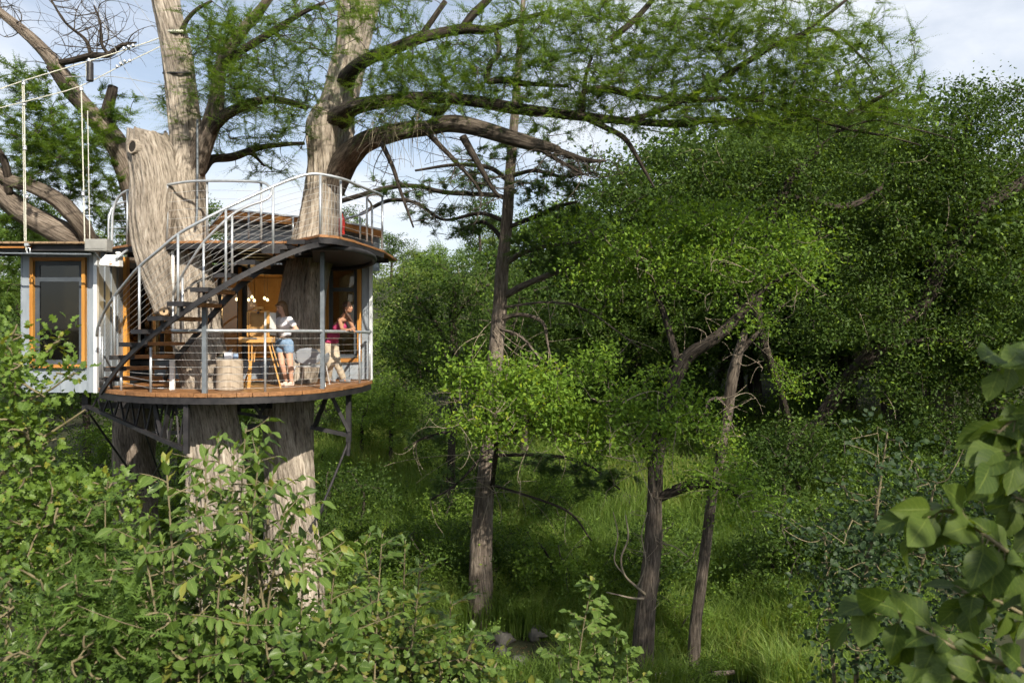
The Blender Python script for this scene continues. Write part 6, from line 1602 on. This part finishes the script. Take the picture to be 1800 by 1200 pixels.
# ------------------------------------------------------------------ foreground shrubs
def veined_leaf_material(name, dark, light, rib, trans=.35, rough=.42):
    """broad leaf with midrib and side veins (attribute 'luv': across -1..1, along 0..1, own tint)"""
    m, n, l, out = new_mat(name)
    a = n.new("ShaderNodeAttribute"); a.attribute_name = "luv"
    sp = n.new("ShaderNodeSeparateXYZ"); l.new(a.outputs["Vector"], sp.inputs["Vector"])
    oi = n.new("ShaderNodeObjectInfo")
    tc = n.new("ShaderNodeTexCoord"); nz = n.new("ShaderNodeTexNoise"); nz.inputs["Scale"].default_value = 14; nz.inputs["Detail"].default_value = 4
    l.new(tc.outputs["Object"], nz.inputs["Vector"])
    s1 = n.new("ShaderNodeMath"); s1.operation = 'MULTIPLY_ADD'; s1.inputs[1].default_value = .5; l.new(oi.outputs["Random"], s1.inputs[0]); l.new(sp.outputs["Z"], s1.inputs[2])
    s2 = n.new("ShaderNodeMath"); s2.operation = 'MULTIPLY_ADD'; s2.inputs[1].default_value = .5; l.new(nz.outputs["Fac"], s2.inputs[0]); l.new(s1.outputs[0], s2.inputs[2])
    base = ramp(n, l, s2.outputs[0], [(.2, dark), (.98, light), (1.0, (light[0] * 1.6, light[1] * 1.05, light[2]))])
    sp_n = n.new("ShaderNodeTexNoise"); sp_n.inputs["Scale"].default_value = 9; sp_n.inputs["Detail"].default_value = 6; sp_n.inputs["Roughness"].default_value = .75
    spv = n.new("ShaderNodeVectorMath"); spv.operation = 'MULTIPLY_ADD'; spv.inputs[1].default_value = (1, 2.2, 1); l.new(a.outputs["Vector"], spv.inputs[0]); l.new(oi.outputs["Location"], spv.inputs[2]); l.new(spv.outputs["Vector"], sp_n.inputs["Vector"])
    sp_r = ramp(n, l, sp_n.outputs["Fac"], [(.66, (0, 0, 0)), (.72, (.8, .8, .8))])
    sp_m = n.new("ShaderNodeMixRGB"); sp_m.inputs["Color2"].default_value = (.13, .10, .03, 1); l.new(sp_r.outputs["Color"], sp_m.inputs["Fac"]); l.new(base.outputs["Color"], sp_m.inputs["Color1"])
    ab = n.new("ShaderNodeMath"); ab.operation = 'ABSOLUTE'; l.new(sp.outputs["X"], ab.inputs[0])
    v1 = n.new("ShaderNodeMath"); v1.operation = 'MULTIPLY_ADD'; v1.inputs[1].default_value = -.30; l.new(ab.outputs[0], v1.inputs[0]); l.new(sp.outputs["Y"], v1.inputs[2])
    v2 = n.new("ShaderNodeMath"); v2.operation = 'MULTIPLY'; v2.inputs[1].default_value = 46; l.new(v1.outputs[0], v2.inputs[0])
    v3 = n.new("ShaderNodeMath"); v3.operation = 'SINE'; l.new(v2.outputs[0], v3.inputs[0])
    vr = ramp(n, l, v3.outputs[0], [(.90, (0, 0, 0)), (.99, (.45, .45, .45))])
    mr = ramp(n, l, ab.outputs[0], [(.015, (1, 1, 1)), (.06, (0, 0, 0))])
    mx0 = n.new("ShaderNodeMixRGB"); mx0.blend_type = 'LIGHTEN'; mx0.inputs["Fac"].default_value = 1; l.new(vr.outputs["Color"], mx0.inputs["Color1"]); l.new(mr.outputs["Color"], mx0.inputs["Color2"])
    mx = n.new("ShaderNodeMixRGB"); l.new(mx0.outputs["Color"], mx.inputs["Fac"]); l.new(sp_m.outputs["Color"], mx.inputs["Color1"]); mx.inputs["Color2"].default_value = (*rib, 1)
    b = n.new("ShaderNodeBsdfPrincipled"); b.inputs["Roughness"].default_value = rough; b.inputs["Specular IOR Level"].default_value = .35; l.new(mx.outputs["Color"], b.inputs["Base Color"])
    bp = n.new("ShaderNodeBump"); bp.inputs["Strength"].default_value = .35; bp.inputs["Distance"].default_value = .004; l.new(mx0.outputs["Color"], bp.inputs["Height"]); l.new(bp.outputs["Normal"], b.inputs["Normal"])
    t = n.new("ShaderNodeBsdfTranslucent"); hs = n.new("ShaderNodeMixRGB"); hs.blend_type = 'MULTIPLY'; hs.inputs["Fac"].default_value = 1; hs.inputs["Color2"].default_value = (1.5, 1.35, .4, 1)
    l.new(mx.outputs["Color"], hs.inputs["Color1"]); l.new(hs.outputs["Color"], t.inputs["Color"])
    ms = n.new("ShaderNodeMixShader"); ms.inputs["Fac"].default_value = trans; l.new(b.outputs["BSDF"], ms.inputs[1]); l.new(t.outputs["BSDF"], ms.inputs[2]); l.new(ms.outputs["Shader"], out.inputs["Surface"])
    return m
M['leaf_ash'] = veined_leaf_material('ash_leaflet', (0.048, 0.100, 0.018), (0.150, 0.235, 0.046), (.25, .31, .10))
M['leaf_lobed'] = veined_leaf_material('young_oak_leaf', (0.042, 0.092, 0.013), (0.142, 0.228, 0.034), (.22, .31, .07))
M['leaf_glossy'] = veined_leaf_material('glossy_shrub_leaf', (0.030, 0.070, 0.014), (0.105, 0.172, 0.032), (.19, .28, .07), rough=.38)
M['leaf_big'] = veined_leaf_material('large_ovate_leaf', (0.034, 0.070, 0.014), (0.105, 0.160, 0.026), (.18, .24, .05), trans=.5, rough=.55)
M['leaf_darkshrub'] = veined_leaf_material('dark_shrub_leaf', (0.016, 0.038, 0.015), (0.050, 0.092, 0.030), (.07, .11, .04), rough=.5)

def leaf_shape(kind, seed=0, nv=7, cols=(-1, -.5, 0, .5, 1)):
    """unit leaf along +y with its face up +z; returns V, quads, luv"""
    r = np.random.default_rng(seed)
    ts = np.linspace(0, 1, nv)
    if kind == 'lobed':
        ts = np.linspace(0, 1, 13); w = .30 * np.sin(math.pi * np.clip(ts, .0, 1) ** .8) ** .7 * (1 + .42 * np.cos(ts * 2 * math.pi * 3.2 + 2.6)) ; w[0] = .02; w[-1] = .03
    elif kind == 'ovate': w = .40 * np.sin(math.pi * ts ** .72) ** .85 + .004
    elif kind == 'round': w = r.uniform(.27, .37) * np.sin(math.pi * ts ** .82) ** .95 + .004
    else: w = .21 * np.sin(math.pi * ts ** .85) + .004
    curl = r.uniform(.05, .35) * (1.7 if kind == 'round' else 1); fold = r.uniform(.15, .5); wav = r.uniform(.0, .05); tw = r.uniform(-.25, .25)
    V, U = [], []
    for t, ww in zip(ts, w):
        for x in cols:
            z = fold * abs(x) * ww - curl * t * t * .6 + wav * math.sin(t * 11 + x * 3) * abs(x) + tw * x * ww * t
            V.append((x * ww, t - .12 * curl * t * t, z)); U.append((x, t))
    V = np.array(V); U = np.array(U); m = len(ts); c = len(cols)
    Q = np.array([(i * c + j, i * c + j + 1, (i + 1) * c + j + 1, (i + 1) * c + j) for i in range(m - 1) for j in range(c - 1)])
    return V, Q, U

def put_leaves(par, kind, mat, pos, dirv, nrm, size, seed, nparts=290, name='leaf', nvar=5, tint=None):
    """the leaves that show largest become leaf objects of their own, the rest one joined mesh"""
    r = np.random.default_rng(seed); off = np.array(root_loc(par))
    n = len(pos); nrm = unit(nrm); dirv = unit(dirv); nrm = unit(nrm - dirv * (nrm * dirv).sum(1, keepdims=True)); sd = np.cross(dirv, nrm)
    px = pos[:, 0] / np.maximum(pos[:, 1], .1) * F + 900; py = HY - (pos[:, 2] - CZ) / np.maximum(pos[:, 1], .1) * F
    vis = (px > -30) & (px < 1830) & (py < 1225) & (py > -20)
    score = size / pos[:, 1] * np.where(vis, 1, .01) * r.uniform(.8, 1.2, n)
    order = np.argsort(-score); first = order[:nparts]; rest = order[nparts:]
    var = r.integers(nvar, size=n)
    tint = np.clip(r.normal(.15, .18, n), -.2, .5) if tint is None else tint
    shapes = [leaf_shape(kind, seed * 17 + k) for k in range(nvar)]
    meshes = []
    for k, (V, Q, U) in enumerate(shapes):
        me = np_mesh(name, V, Q, smooth=True, attrs={'luv': ('FLOAT_VECTOR', np.column_stack([U, np.full(len(U), .15)]))}); me.materials.append(M[mat]); meshes.append(me)
    for i in first:
        o = bpy.data.objects.new(name, meshes[var[i]]); COL.objects.link(o); o.parent = par
        s = size[i]; p = pos[i] - off
        o.matrix_local = Matrix(((sd[i, 0] * s, dirv[i, 0] * s, nrm[i, 0] * s, p[0]), (sd[i, 1] * s, dirv[i, 1] * s, nrm[i, 1] * s, p[1]), (sd[i, 2] * s, dirv[i, 2] * s, nrm[i, 2] * s, p[2]), (0, 0, 0, 1)))
    if len(rest):
        shapes = [leaf_shape(kind, seed * 17 + k, 5, (-1, 0, 1)) for k in range(nvar)]
        Vs, Qs, Us, o_ = [], [], [], 0
        for i in rest:
            V, Q, U = shapes[var[i]]
            Vs.append(pos[i] + size[i] * (V[:, :1] * sd[i] + V[:, 1:2] * dirv[i] + V[:, 2:] * nrm[i]) - off); Qs.append(Q + o_); Us.append(np.column_stack([U, np.full(len(U), tint[i])])); o_ += len(V)
        o = link('foliage', np_mesh('foliage', np.concatenate(Vs), np.concatenate(Qs), smooth=True, attrs={'luv': ('FLOAT_VECTOR', np.concatenate(Us))}), M[mat], par)
        o["kind"] = 'stuff'

def shoots_shrub(name, label, shoots, d, kind, mat, leaf, seed, side_len=.26, nside=9, nleaf=8, stem_r=.008, nparts=290, spread_d=.5, droop=.35, tight=.7):
    """upright shoots with side twigs that carry leaves in two rows; shoots: (base px, top px, top py)"""
    r = np.random.default_rng(seed)
    xs_ = np.mean([xpx(s[0], d) for s in shoots]); root = empty(name, (xs_, d, gz(xs_, d)), label, 'shrub')
    tb = Tubes(); pos, dirs, nrms = [], [], []
    for b_, t_, ty in shoots:
        dd = d + r.uniform(-spread_d, spread_d)
        top = np.array(P(t_, ty, dd)); gx = xpx(b_, dd); base = np.array([gx, dd + r.uniform(-.1, .2), gz(gx, dd) - .05])
        C = bez(base, top, r, .05, 14); tb.add(C, np.linspace(stem_r * 1.6, stem_r * .4, 14), 6)
        L = np.linalg.norm(top - base)
        zmin = CZ - .46 * dd
        for k in range(nside):
            t = 1 - (k + r.uniform(0, .8)) / nside * tight * min(1, 1.7 / L)
            q = t * 13; i = min(int(q), 12); p = C[i] + (C[i + 1] - C[i]) * (q - i)
            a = r.uniform(0, 2 * math.pi); sdv = unit(np.array([math.cos(a), math.sin(a), r.uniform(.15, .8)]))
            Ls = side_len * r.uniform(.5, 1.2) * (.5 + .5 * min(1, (1 - t) * 4 + .3))
            S = bez(p, p + sdv * Ls - np.array([0, 0, .1 * Ls]), r, .08, 7); tb.add(S, np.linspace(stem_r * .45, stem_r * .2, 7), 4)
            tv = unit(S[-1] - S[0]); si = unit(np.cross(tv, [0, 0, 1.0])); upv = np.cross(si, tv)
            for j in range(nleaf):
                u = (j + 1.2) / (nleaf + .2); qi = min(int(u * 6), 5); p2 = S[qi] + (S[qi + 1] - S[qi]) * (u * 6 - qi)
                sg = 1 if j % 2 else -1
                dv = si * sg * r.uniform(.5, 1) + tv * r.uniform(.4, .9) + np.array([0, 0, -droop * r.uniform(.2, 1.6)])
                if j == nleaf - 1: dv = tv + np.array([0, 0, -droop])
                pos.append(p2); dirs.append(dv); nrms.append(upv + r.normal(0, .4, 3) + np.array([0, -.25, .3]))
        for k in range(12):          # leaves at the shoot's tip
            a = k * 2.4; t = 1 - k * .010; q = t * 13; i = min(int(q), 12); p = C[i] + (C[i + 1] - C[i]) * (q - i)
            pos.append(p); dirs.append(np.array([math.cos(a) * (.35 + .05 * k), math.sin(a) * (.35 + .05 * k), .9 - .07 * k])); nrms.append(np.array([-math.cos(a), -math.sin(a), .8]) + r.normal(0, .3, 3))
    pos, dirs, nrms = map(np.array, (pos, dirs, nrms))
    put_leaves(root, kind, mat, pos, dirs, nrms, leaf * r.uniform(.5, 1.15, len(pos)), seed, nparts)
    tb.build('stems', 'stem', root)
    return root

def clump_shrub(name, label, base_px, d, limbs, blobs, ncl, lpc, leaf, kind, mat, seed, spread=.12, nparts=290, twig='stem', r0=.007):
    r = np.random.default_rng(seed); gx = xpx(base_px, d)
    root = empty(name, (gx, d, gz(gx, d)), label, 'shrub')
    tb = Tubes(); nodes = []
    for s in limbs:
        rows = catmull([(*P(a, b, e), w / 2 * e / F) for a, b, e, w in s], .08); tb.add(rows[:, :3], rows[:, 3], 6); nodes.append(rows[:, :3])
    c = in_blobs(blobs, ncl, r); dv = connect(np.vstack(nodes), c, r, tb, r0=r0)
    k = np.repeat(np.arange(ncl), lpc); m = len(k)
    o_ = rnd_unit(r, m); pos = c[k] + o_ * spread * (r.random((m, 1)) ** .7)
    dirs = o_ + dv[k] * .6 + rnd_unit(r, m) * .4; nr = np.array([0, -.35, 1.0]) + rnd_unit(r, m) * .75
    put_leaves(root, kind, mat, pos, dirs, nr, leaf * r.uniform(.6, 1.25, m), seed, nparts)
    tb.build('stems', twig, root)
    return root

shoots_shrub('ash_shrub', 'large pale green shrub with pointed drooping leaflets in front of the big trunks',
    [(390, 383, 768), (420, 432, 752), (330, 292, 812), (450, 480, 835), (300, 262, 905), (500, 556, 935), (360, 345, 850), (400, 405, 860), (470, 520, 880), (330, 235, 990), (520, 590, 985), (430, 450, 930), (380, 370, 960), (480, 500, 1000), (340, 310, 1040), (560, 610, 1070), (420, 400, 1060), (500, 545, 1090), (300, 270, 1110), (450, 460, 1120), (380, 350, 1130), (350, 362, 800), (410, 412, 790), (440, 455, 810), (370, 330, 880), (460, 500, 900), (400, 395, 905), (490, 535, 945), (330, 285, 950), (440, 430, 880), (300, 250, 940)], 3.5, 'lance', 'leaf_ash', .078, 401, side_len=.30, nside=14, nleaf=9, tight=.8, droop=.8)
clump_shrub('young_oak', 'young oak with lobed leaves reaching in from the left edge below the bay window', -60, 4.3,
    [[(-60, 1300, 4.3, 22), (-50, 1000, 4.3, 18), (-30, 800, 4.3, 14), (0, 690, 4.3, 9), (60, 640, 4.3, 6), (110, 590, 4.3, 3)], [(-40, 900, 4.3, 10), (30, 800, 4.2, 7), (90, 760, 4.2, 5), (150, 720, 4.2, 3)], [(-45, 960, 4.3, 10), (60, 910, 4.2, 6), (160, 890, 4.2, 4), (220, 850, 4.2, 3)], [(-30, 800, 4.3, 8), (20, 720, 4.2, 6), (80, 690, 4.2, 4), (130, 655, 4.2, 2)], [(-20, 720, 4.3, 7), (10, 620, 4.3, 5), (30, 570, 4.3, 3)]],
    [(10, 630, 4.3, 42, 55, .35), (40, 690, 4.2, 50, 35, .3), (30, 760, 4.2, 60, 50, .3), (95, 600, 4.3, 30, 16, .1, 1.0), (110, 662, 4.2, 30, 14, .1, .8), (60, 850, 4.2, 80, 45, .35), (150, 880, 4.1, 80, 40, .3), (60, 930, 4.1, 90, 45, .3), (200, 870, 4.2, 45, 25, .2), (30, 1000, 4.1, 70, 50, .3), (5, 680, 4.2, 40, 100, .3)], 280, 11, .047, 'lobed', 'leaf_lobed', 402, spread=.13)
# feathery young cypress
r = np.random.default_rng(60); gx = xpx(230, 3.9)
fc = empty('cypress_sapling', (gx, 3.9, gz(gx, 3.9)), 'feathery fine leaved sapling between the young oak and the pale green shrub', 'sapling')
tb = Tubes(); nodes = []
for b_, t_, ty in ((180, 185, 880), (220, 230, 930), (150, 120, 960), (250, 215, 985), (200, 165, 1010), (270, 290, 1010), (300, 330, 1080), (140, 90, 1060)):
    e = 3.9 + r.uniform(-.3, .3); C = bez([xpx(b_, e), e, gz(xpx(b_, e), e)], P(t_, ty, e), r, .05, 16); tb.add(C, np.linspace(.012, .003, 16), 6); nodes.append(C[6:])
c = in_blobs([(170, 930, 3.9, 70, 60, .3), (220, 990, 3.8, 80, 60, .3), (140, 1010, 3.8, 70, 60, .3), (280, 1060, 3.8, 80, 60, .3), (200, 1080, 3.3, 110, 80, .3), (340, 1090, 3.8, 60, 50, .25), (130, 1100, 3.2, 80, 60, .2), (280, 1130, 3.1, 90, 50, .2)], 230, r); dv = connect(np.vstack(nodes), c, r, tb, r0=.006)
V, Fc, ti = feathery(c, dv + np.array([0, 0, .6]), r, 8, .13, 12, .022, droop=.05)
add_foliage('foliage', fc, 'leaf_cypress', V, Fc, ti); tb.build('stems', 'stem', fc)
clump_shrub('low_shrub', 'dense glossy shrub filling the bottom left corner', 60, 3.4,
    [[(60, 1400, 3.4, 12), (60, 1200, 3.4, 8), (70, 1080, 3.4, 4)], [(160, 1400, 3.4, 10), (170, 1200, 3.4, 7), (190, 1120, 3.4, 4)], [(0, 1400, 3.4, 10), (10, 1150, 3.4, 6), (20, 1030, 3.4, 4)]],
    [(40, 1080, 3.4, 80, 70, .35), (130, 1140, 3.3, 90, 60, .35), (20, 1170, 3.3, 80, 60, .3), (230, 1180, 3.3, 90, 50, .3), (110, 1060, 3.5, 60, 40, .3)], 95, 12, .046, 'lance', 'leaf_glossy', 404, spread=.10)
clump_shrub('leafy_shrub', 'dense broadleaf shrub at the bottom edge below the pale green shrub', 420, 3.2,
    [[(420, 1400, 3.2, 12), (420, 1220, 3.2, 8), (430, 1130, 3.2, 4)], [(300, 1400, 3.2, 10), (310, 1200, 3.2, 6)], [(540, 1400, 3.2, 10), (540, 1200, 3.2, 6)]],
    [(330, 1170, 3.2, 90, 60, .3), (440, 1160, 3.2, 90, 60, .3), (540, 1160, 3.2, 80, 60, .3), (600, 1180, 3.4, 60, 60, .3)], 95, 12, .050, 'ovate', 'leaf_glossy', 405, spread=.11, nparts=220)
shoots_shrub('upright_shrub', 'upright glossy shrub with paired leaves rising at the bottom centre left',
    [(680, 672, 938), (660, 640, 955), (700, 712, 950), (700, 738, 990), (720, 735, 1040), (640, 620, 1020), (770, 792, 1055), (740, 760, 1100), (680, 660, 1060), (800, 830, 1110), (620, 590, 1090), (700, 700, 1120)], 4.6, 'lance', 'leaf_glossy', .080, 406, side_len=.18, nside=13, nleaf=8, droop=-.05, spread_d=.35)
clump_shrub('shaded_shrub', 'shaded small leaved shrub along the bottom edge right of the upright shrub', 760, 4.4,
    [[(700, 1400, 4.4, 10), (700, 1230, 4.4, 6), (690, 1140, 4.4, 3)], [(800, 1400, 4.4, 10), (800, 1230, 4.4, 6), (810, 1160, 4.4, 3)]],
    [(640, 1160, 4.4, 80, 60, .3), (740, 1170, 4.4, 80, 60, .3), (820, 1180, 4.4, 60, 50, .3), (680, 1100, 4.5, 60, 40, .3), (900, 1215, 4.4, 60, 35, .3)], 120, 12, .046, 'ovate', 'leaf_glossy', 407, spread=.11, nparts=220)
shoots_shrub('sapling', 'small bright topped sapling standing left of the leaning oak trunk',
    [(1050, 1044, 1016), (1050, 1050, 1060), (1060, 1085, 1110), (1030, 1000, 1120), (1050, 1040, 1110), (1075, 1100, 1130), (1020, 980, 1150), (1060, 1060, 1150)], 6.2, 'ovate', 'leaf_ash', .080, 408, side_len=.18, nside=11, nleaf=7, spread_d=.3, tight=.55)
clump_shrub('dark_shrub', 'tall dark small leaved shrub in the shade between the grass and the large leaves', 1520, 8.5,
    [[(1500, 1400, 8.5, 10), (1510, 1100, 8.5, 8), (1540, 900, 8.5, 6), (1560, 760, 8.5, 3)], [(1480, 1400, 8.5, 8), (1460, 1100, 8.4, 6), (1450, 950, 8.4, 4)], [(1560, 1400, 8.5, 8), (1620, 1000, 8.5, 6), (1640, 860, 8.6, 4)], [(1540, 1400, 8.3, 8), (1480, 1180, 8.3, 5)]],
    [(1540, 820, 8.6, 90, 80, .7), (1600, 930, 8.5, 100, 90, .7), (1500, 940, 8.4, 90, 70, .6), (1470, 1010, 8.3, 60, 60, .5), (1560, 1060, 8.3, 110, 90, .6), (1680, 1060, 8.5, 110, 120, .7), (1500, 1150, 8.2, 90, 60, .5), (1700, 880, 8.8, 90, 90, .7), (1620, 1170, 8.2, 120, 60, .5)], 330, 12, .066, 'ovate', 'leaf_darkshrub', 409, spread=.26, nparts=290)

# large leaves at the right edge, close to the camera
r = np.random.default_rng(70)
bl_root = empty('large_leaf_tree', (1.5, 1.6, gz(1.5, 1.6)), 'branches with large ovate leaves hanging in at the right edge close by', 'tree')
stems = [[(1900, 1230, 1.55), (1797, 1177, 1.5), (1700, 1147, 1.48), (1640, 1117, 1.46), (1597, 1093, 1.45), (1545, 1058, 1.44), (1490, 1100, 1.43)],
         [(1900, 1060, 1.6), (1800, 993, 1.55), (1767, 967, 1.53), (1717, 930, 1.5), (1660, 897, 1.48), (1600, 925, 1.46)],
         [(1900, 860, 1.6), (1820, 800, 1.55), (1770, 800, 1.5), (1735, 815, 1.48)], [(1900, 660, 1.6), (1830, 620, 1.55), (1780, 625, 1.5), (1745, 640, 1.48)], [(1900, 740, 1.65), (1830, 720, 1.6), (1785, 735, 1.56), (1750, 765, 1.54)],
         [(1900, 1300, 1.5), (1780, 1220, 1.45), (1680, 1190, 1.42), (1600, 1180, 1.4)], [(1900, 960, 1.7), (1830, 900, 1.68), (1780, 870, 1.65)], [(1880, 1130, 1.7), (1800, 1080, 1.66), (1740, 1050, 1.64), (1690, 1040, 1.62)]]
tb = Tubes(); pos, dirs, nr, sz = [], [], [], []
for si_, s in enumerate(stems):
    rows = catmull([tuple(P(*q)) for q in s], .02); tb.add(rows, np.linspace(.0065, .0018, len(rows)), 6)
    nL = len(rows)
    cntL = {0: 36, 1: 38, 2: 24, 3: 16, 4: 16, 5: 26, 6: 22, 7: 28}[si_]
    for k in range(cntL):
        i = int((.22 + .78 * (k + r.uniform(0, .6)) / cntL) * (nL - 1)); i = min(i, nL - 1)
        tv = unit(rows[min(i + 1, nL - 1)] - rows[i - 1]); sg = 1 if k % 2 else -1
        dv = tv * r.uniform(.3, 1) + np.array([0, 0, sg * r.uniform(.2, .9) - .35]) + np.array([0, r.uniform(-.6, .5), 0])
        pet = rows[i] + unit(dv) * r.uniform(.008, .03); tb.add(bez(rows[i], pet, r, .05, 4), np.full(4, .0013), 4)
        pos.append(pet); dirs.append(dv + np.array([0, 0, -.3])); nr.append(np.array([.25, -.7, .75]) + r.normal(0, .45, 3)); sz.append(r.uniform(.045, .095))
put_leaves(bl_root, 'round', 'leaf_big', np.array(pos), np.array(dirs), np.array(nr), np.array(sz), 411, nparts=300, nvar=7)
trunk_spec = [(1.9, 1.2, gz(1.9, 1.2) - .1, .05), (1.85, 1.3, 7.2, .04), (1.8, 1.5, 8.3, .03), (1.7, 1.6, 9.4, .02)]
V, Fq, bk, _ = bark_tube(trunk_spec, nseg=14, amp=.05, seed=8, step=.1, px=False, off=tuple(root_loc(bl_root)))
link('trunk', np_mesh('trunk', V, Fq, smooth=True, attrs={'bark': ('FLOAT_VECTOR', bk)}), M['bark_brown'], bl_root)
for s in stems:
    a = np.array(P(*s[0])); tb.add(bez([1.82, 1.45, a[2] + .1], a, r, .1, 6), np.linspace(.012, .0065, 6), 6)
cr_ = np.array([2.5, -.1, 9.6]) + rnd_unit(r, 34) * r.random((34, 1)) ** .4 * np.array([1.3, .9, 1.3])
connect(np.array([[1.8, 1.5, 8.6], [1.7, 1.6, 9.4]]), cr_, r, tb, r0=.015)
V, Fc, ti = broadleaf(cr_, None, r, 26, .28, .10, .5, asp=.75)
add_foliage('crown', bl_root, 'leaf_bush', V, Fc, ti)
tb.build('branches', 'stem', bl_root)
